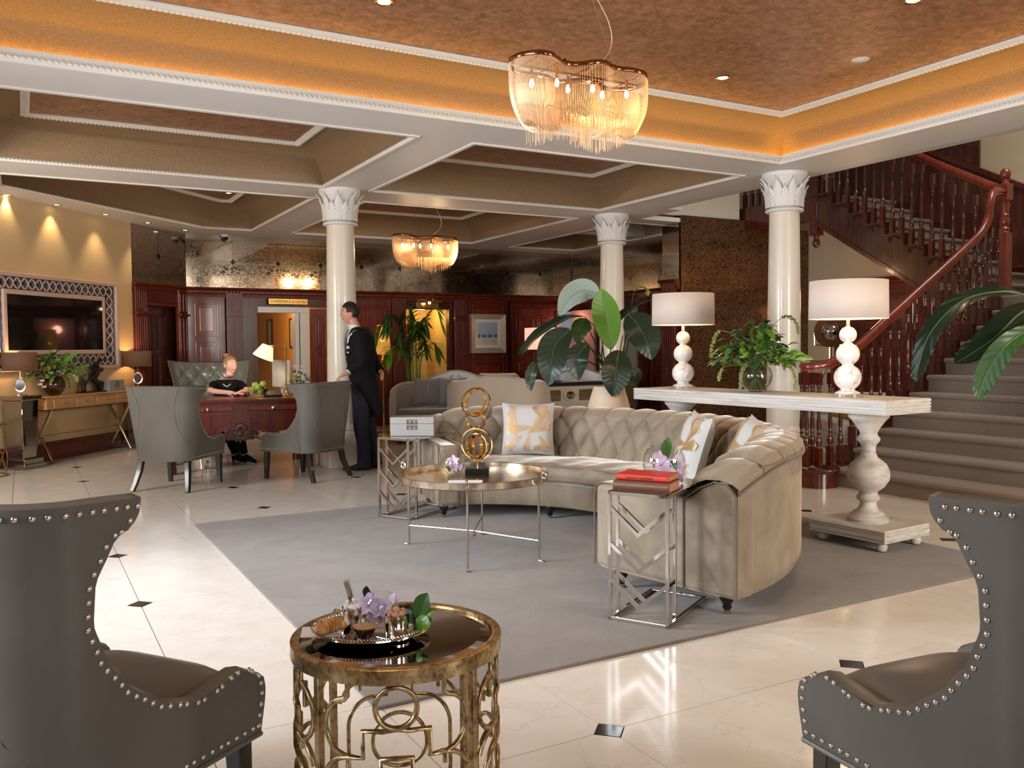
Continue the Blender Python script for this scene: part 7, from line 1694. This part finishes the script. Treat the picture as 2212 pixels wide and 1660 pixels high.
# ---------------------------------------------------------------- seated woman
Wc = W(490, 840, 10.28); W0 = V((Wc.x, Wc.y, 0)); fw = (-CV_*.86+RV_*.30).normalized(); G_ = Fr(W0, fw); wf, wsd = G_.f, G_.s
if wsd.dot(RV_) < 0: wsd = G_.s = -G_.s
wom = thing('person', 'seated smiling woman with a blond bun and black dress at the reception desk', 'person', W0)
hc = W(498, 789, 10.16)
g = B(); hg, hw_ = head(wom, hc, (RV_*.80-CV_*.60+V((0, 0, .10))), V((0, 0, 1))-RV_*.03, 'skinp', 'blond', True, True, (.068, .086, .106)); g.add(hg.v, hg.f)
ss = G_(0, 0, .90); 
loft_body(g, [(hc-V((0, 0, .06))-RV_*.012, wf*.040, wsd*.042), (hc-V((0, 0, .125))-RV_*.015, wf*.042, wsd*.046), (G_(.0, 0, .955), wf*.055, wsd*.085), (G_(-.01, 0, .90), wf*.075, wsd*.13), (G_(-.02, 0, .72), wf*.085, wsd*.12), (G_(-.02, 0, .55), wf*.10, wsd*.15), (G_(-.02, 0, .47), wf*.09, wsd*.15)], 18, 4)
# right arm of the picture left side rests along the desk
shL, shR = G_(-.01, -.150, .895), G_(-.01, .150, .895)
elL = W(456, 846, 9.98); wrL = W(503, 853, 9.80); elL.z, wrL.z = .835, .812
limb_(g, [shL, elL, wrL], [.040, .034, .022]); hand(g, wrL, (RV_+CV_*-.08+V((0, 0, -.08))), V((0, 0, 1)), 1, .12, .88)
elR = W(532, 848, 10.10); wrR = W(518, 856, 9.86); elR.z, wrR.z = .83, .815
limb_(g, [shR, elR, wrR], [.040, .034, .022]); hand(g, wrR, (-RV_*.7-CV_*.5+V((0, 0, -.08))), V((0, 0, 1)), -1, .2, .88)
hip = G_(0, 0, .50); feet = [W(508, 990, 10.0), W(528, 985, 9.98)]
for k, sg in enumerate((-1, 1)):
    kn = G_(.40, sg*.07, .50)+RV_*.02; ft = V((feet[k].x, feet[k].y, .09)); limb_(g, [G_(.0, sg*.08, .52), kn, (kn+ft)/2+wf*.02, ft], [.07, .05, .045, .03])
obj('body', g, 'skinp', wom, world=True, ang=0)
g = B(); loft_body(g, [(G_(-.0, 0, .950), wf*.075, wsd*.095), (G_(-.01, 0, .930), wf*.086, wsd*.150), (G_(-.01, 0, .90), wf*.094, wsd*.175), (G_(-.005, 0, .84), wf*.102, wsd*.165), (G_(.0, 0, .76), wf*.105, wsd*.145), (G_(-.01, 0, .66), wf*.095, wsd*.125), (G_(-.01, 0, .56), wf*.115, wsd*.16), (G_(-.01, 0, .46), wf*.125, wsd*.175)], 24, 4)
for a, b, c_ in ((shL, elL, wrL), (shR, elR, wrR)): limb_(g, [a-wsd*0+V((0, 0, -.005)), a*.5+b*.5, b*.92+a*.08], [.048, .047, .042])
for sg in (-1, 1): limb_(g, [G_(.0, sg*.08, .52), G_(.2, sg*.08, .53), G_(.42, sg*.07, .51)], [.095, .085, .068])
obj('dress', g, 'black', wom, world=True, ang=0)
for k, sg in enumerate((-1, 1)):
    kn = G_(.40, sg*.07, .50)+RV_*.02; ft = V((feet[k].x, feet[k].y, .08)); g = B(); limb_(g, [kn-V((0, 0, .02)), (kn+ft)/2+wf*.02, ft+V((0, 0, .03))], [.062, .054, .038])
    td = (-CV_*.35+RV_*.9).normalized(); tip = ft+td*.15; loft_body(g, [(V((ft.x, ft.y, .075))-td*.03, V((0, 0, .04)), td.cross(V((0, 0, 1)))*.030), (V((ft.x, ft.y, .06))+td*.04, V((0, 0, .038)), td.cross(V((0, 0, 1)))*.034), (V((tip.x, tip.y, .022)), V((0, 0, .018)), td.cross(V((0, 0, 1)))*.028)], 14, 4); g.tube([V((ft.x, ft.y, .06))-td*.03, V((ft.x, ft.y, .003))-td*.035], [.012, .006], 8); obj('heeled_boot', g, 'black', wom, world=True)
g = B(); g.tube(catmull([G_(-.03, -.075, .955), G_(.06, -.055, .915), G_(.098, 0, .87), G_(.06, .055, .915), G_(-.03, .075, .955)], 6), .005, 6); obj('necklace', g, 'trim', wom, world=True)
g = B(); g.box(G_(.112, .05, .80), (.03, .008, .012), rz=atan2(wf.y, wf.x)+pi/2); obj('name_badge', g, 'silver', wom, world=True)
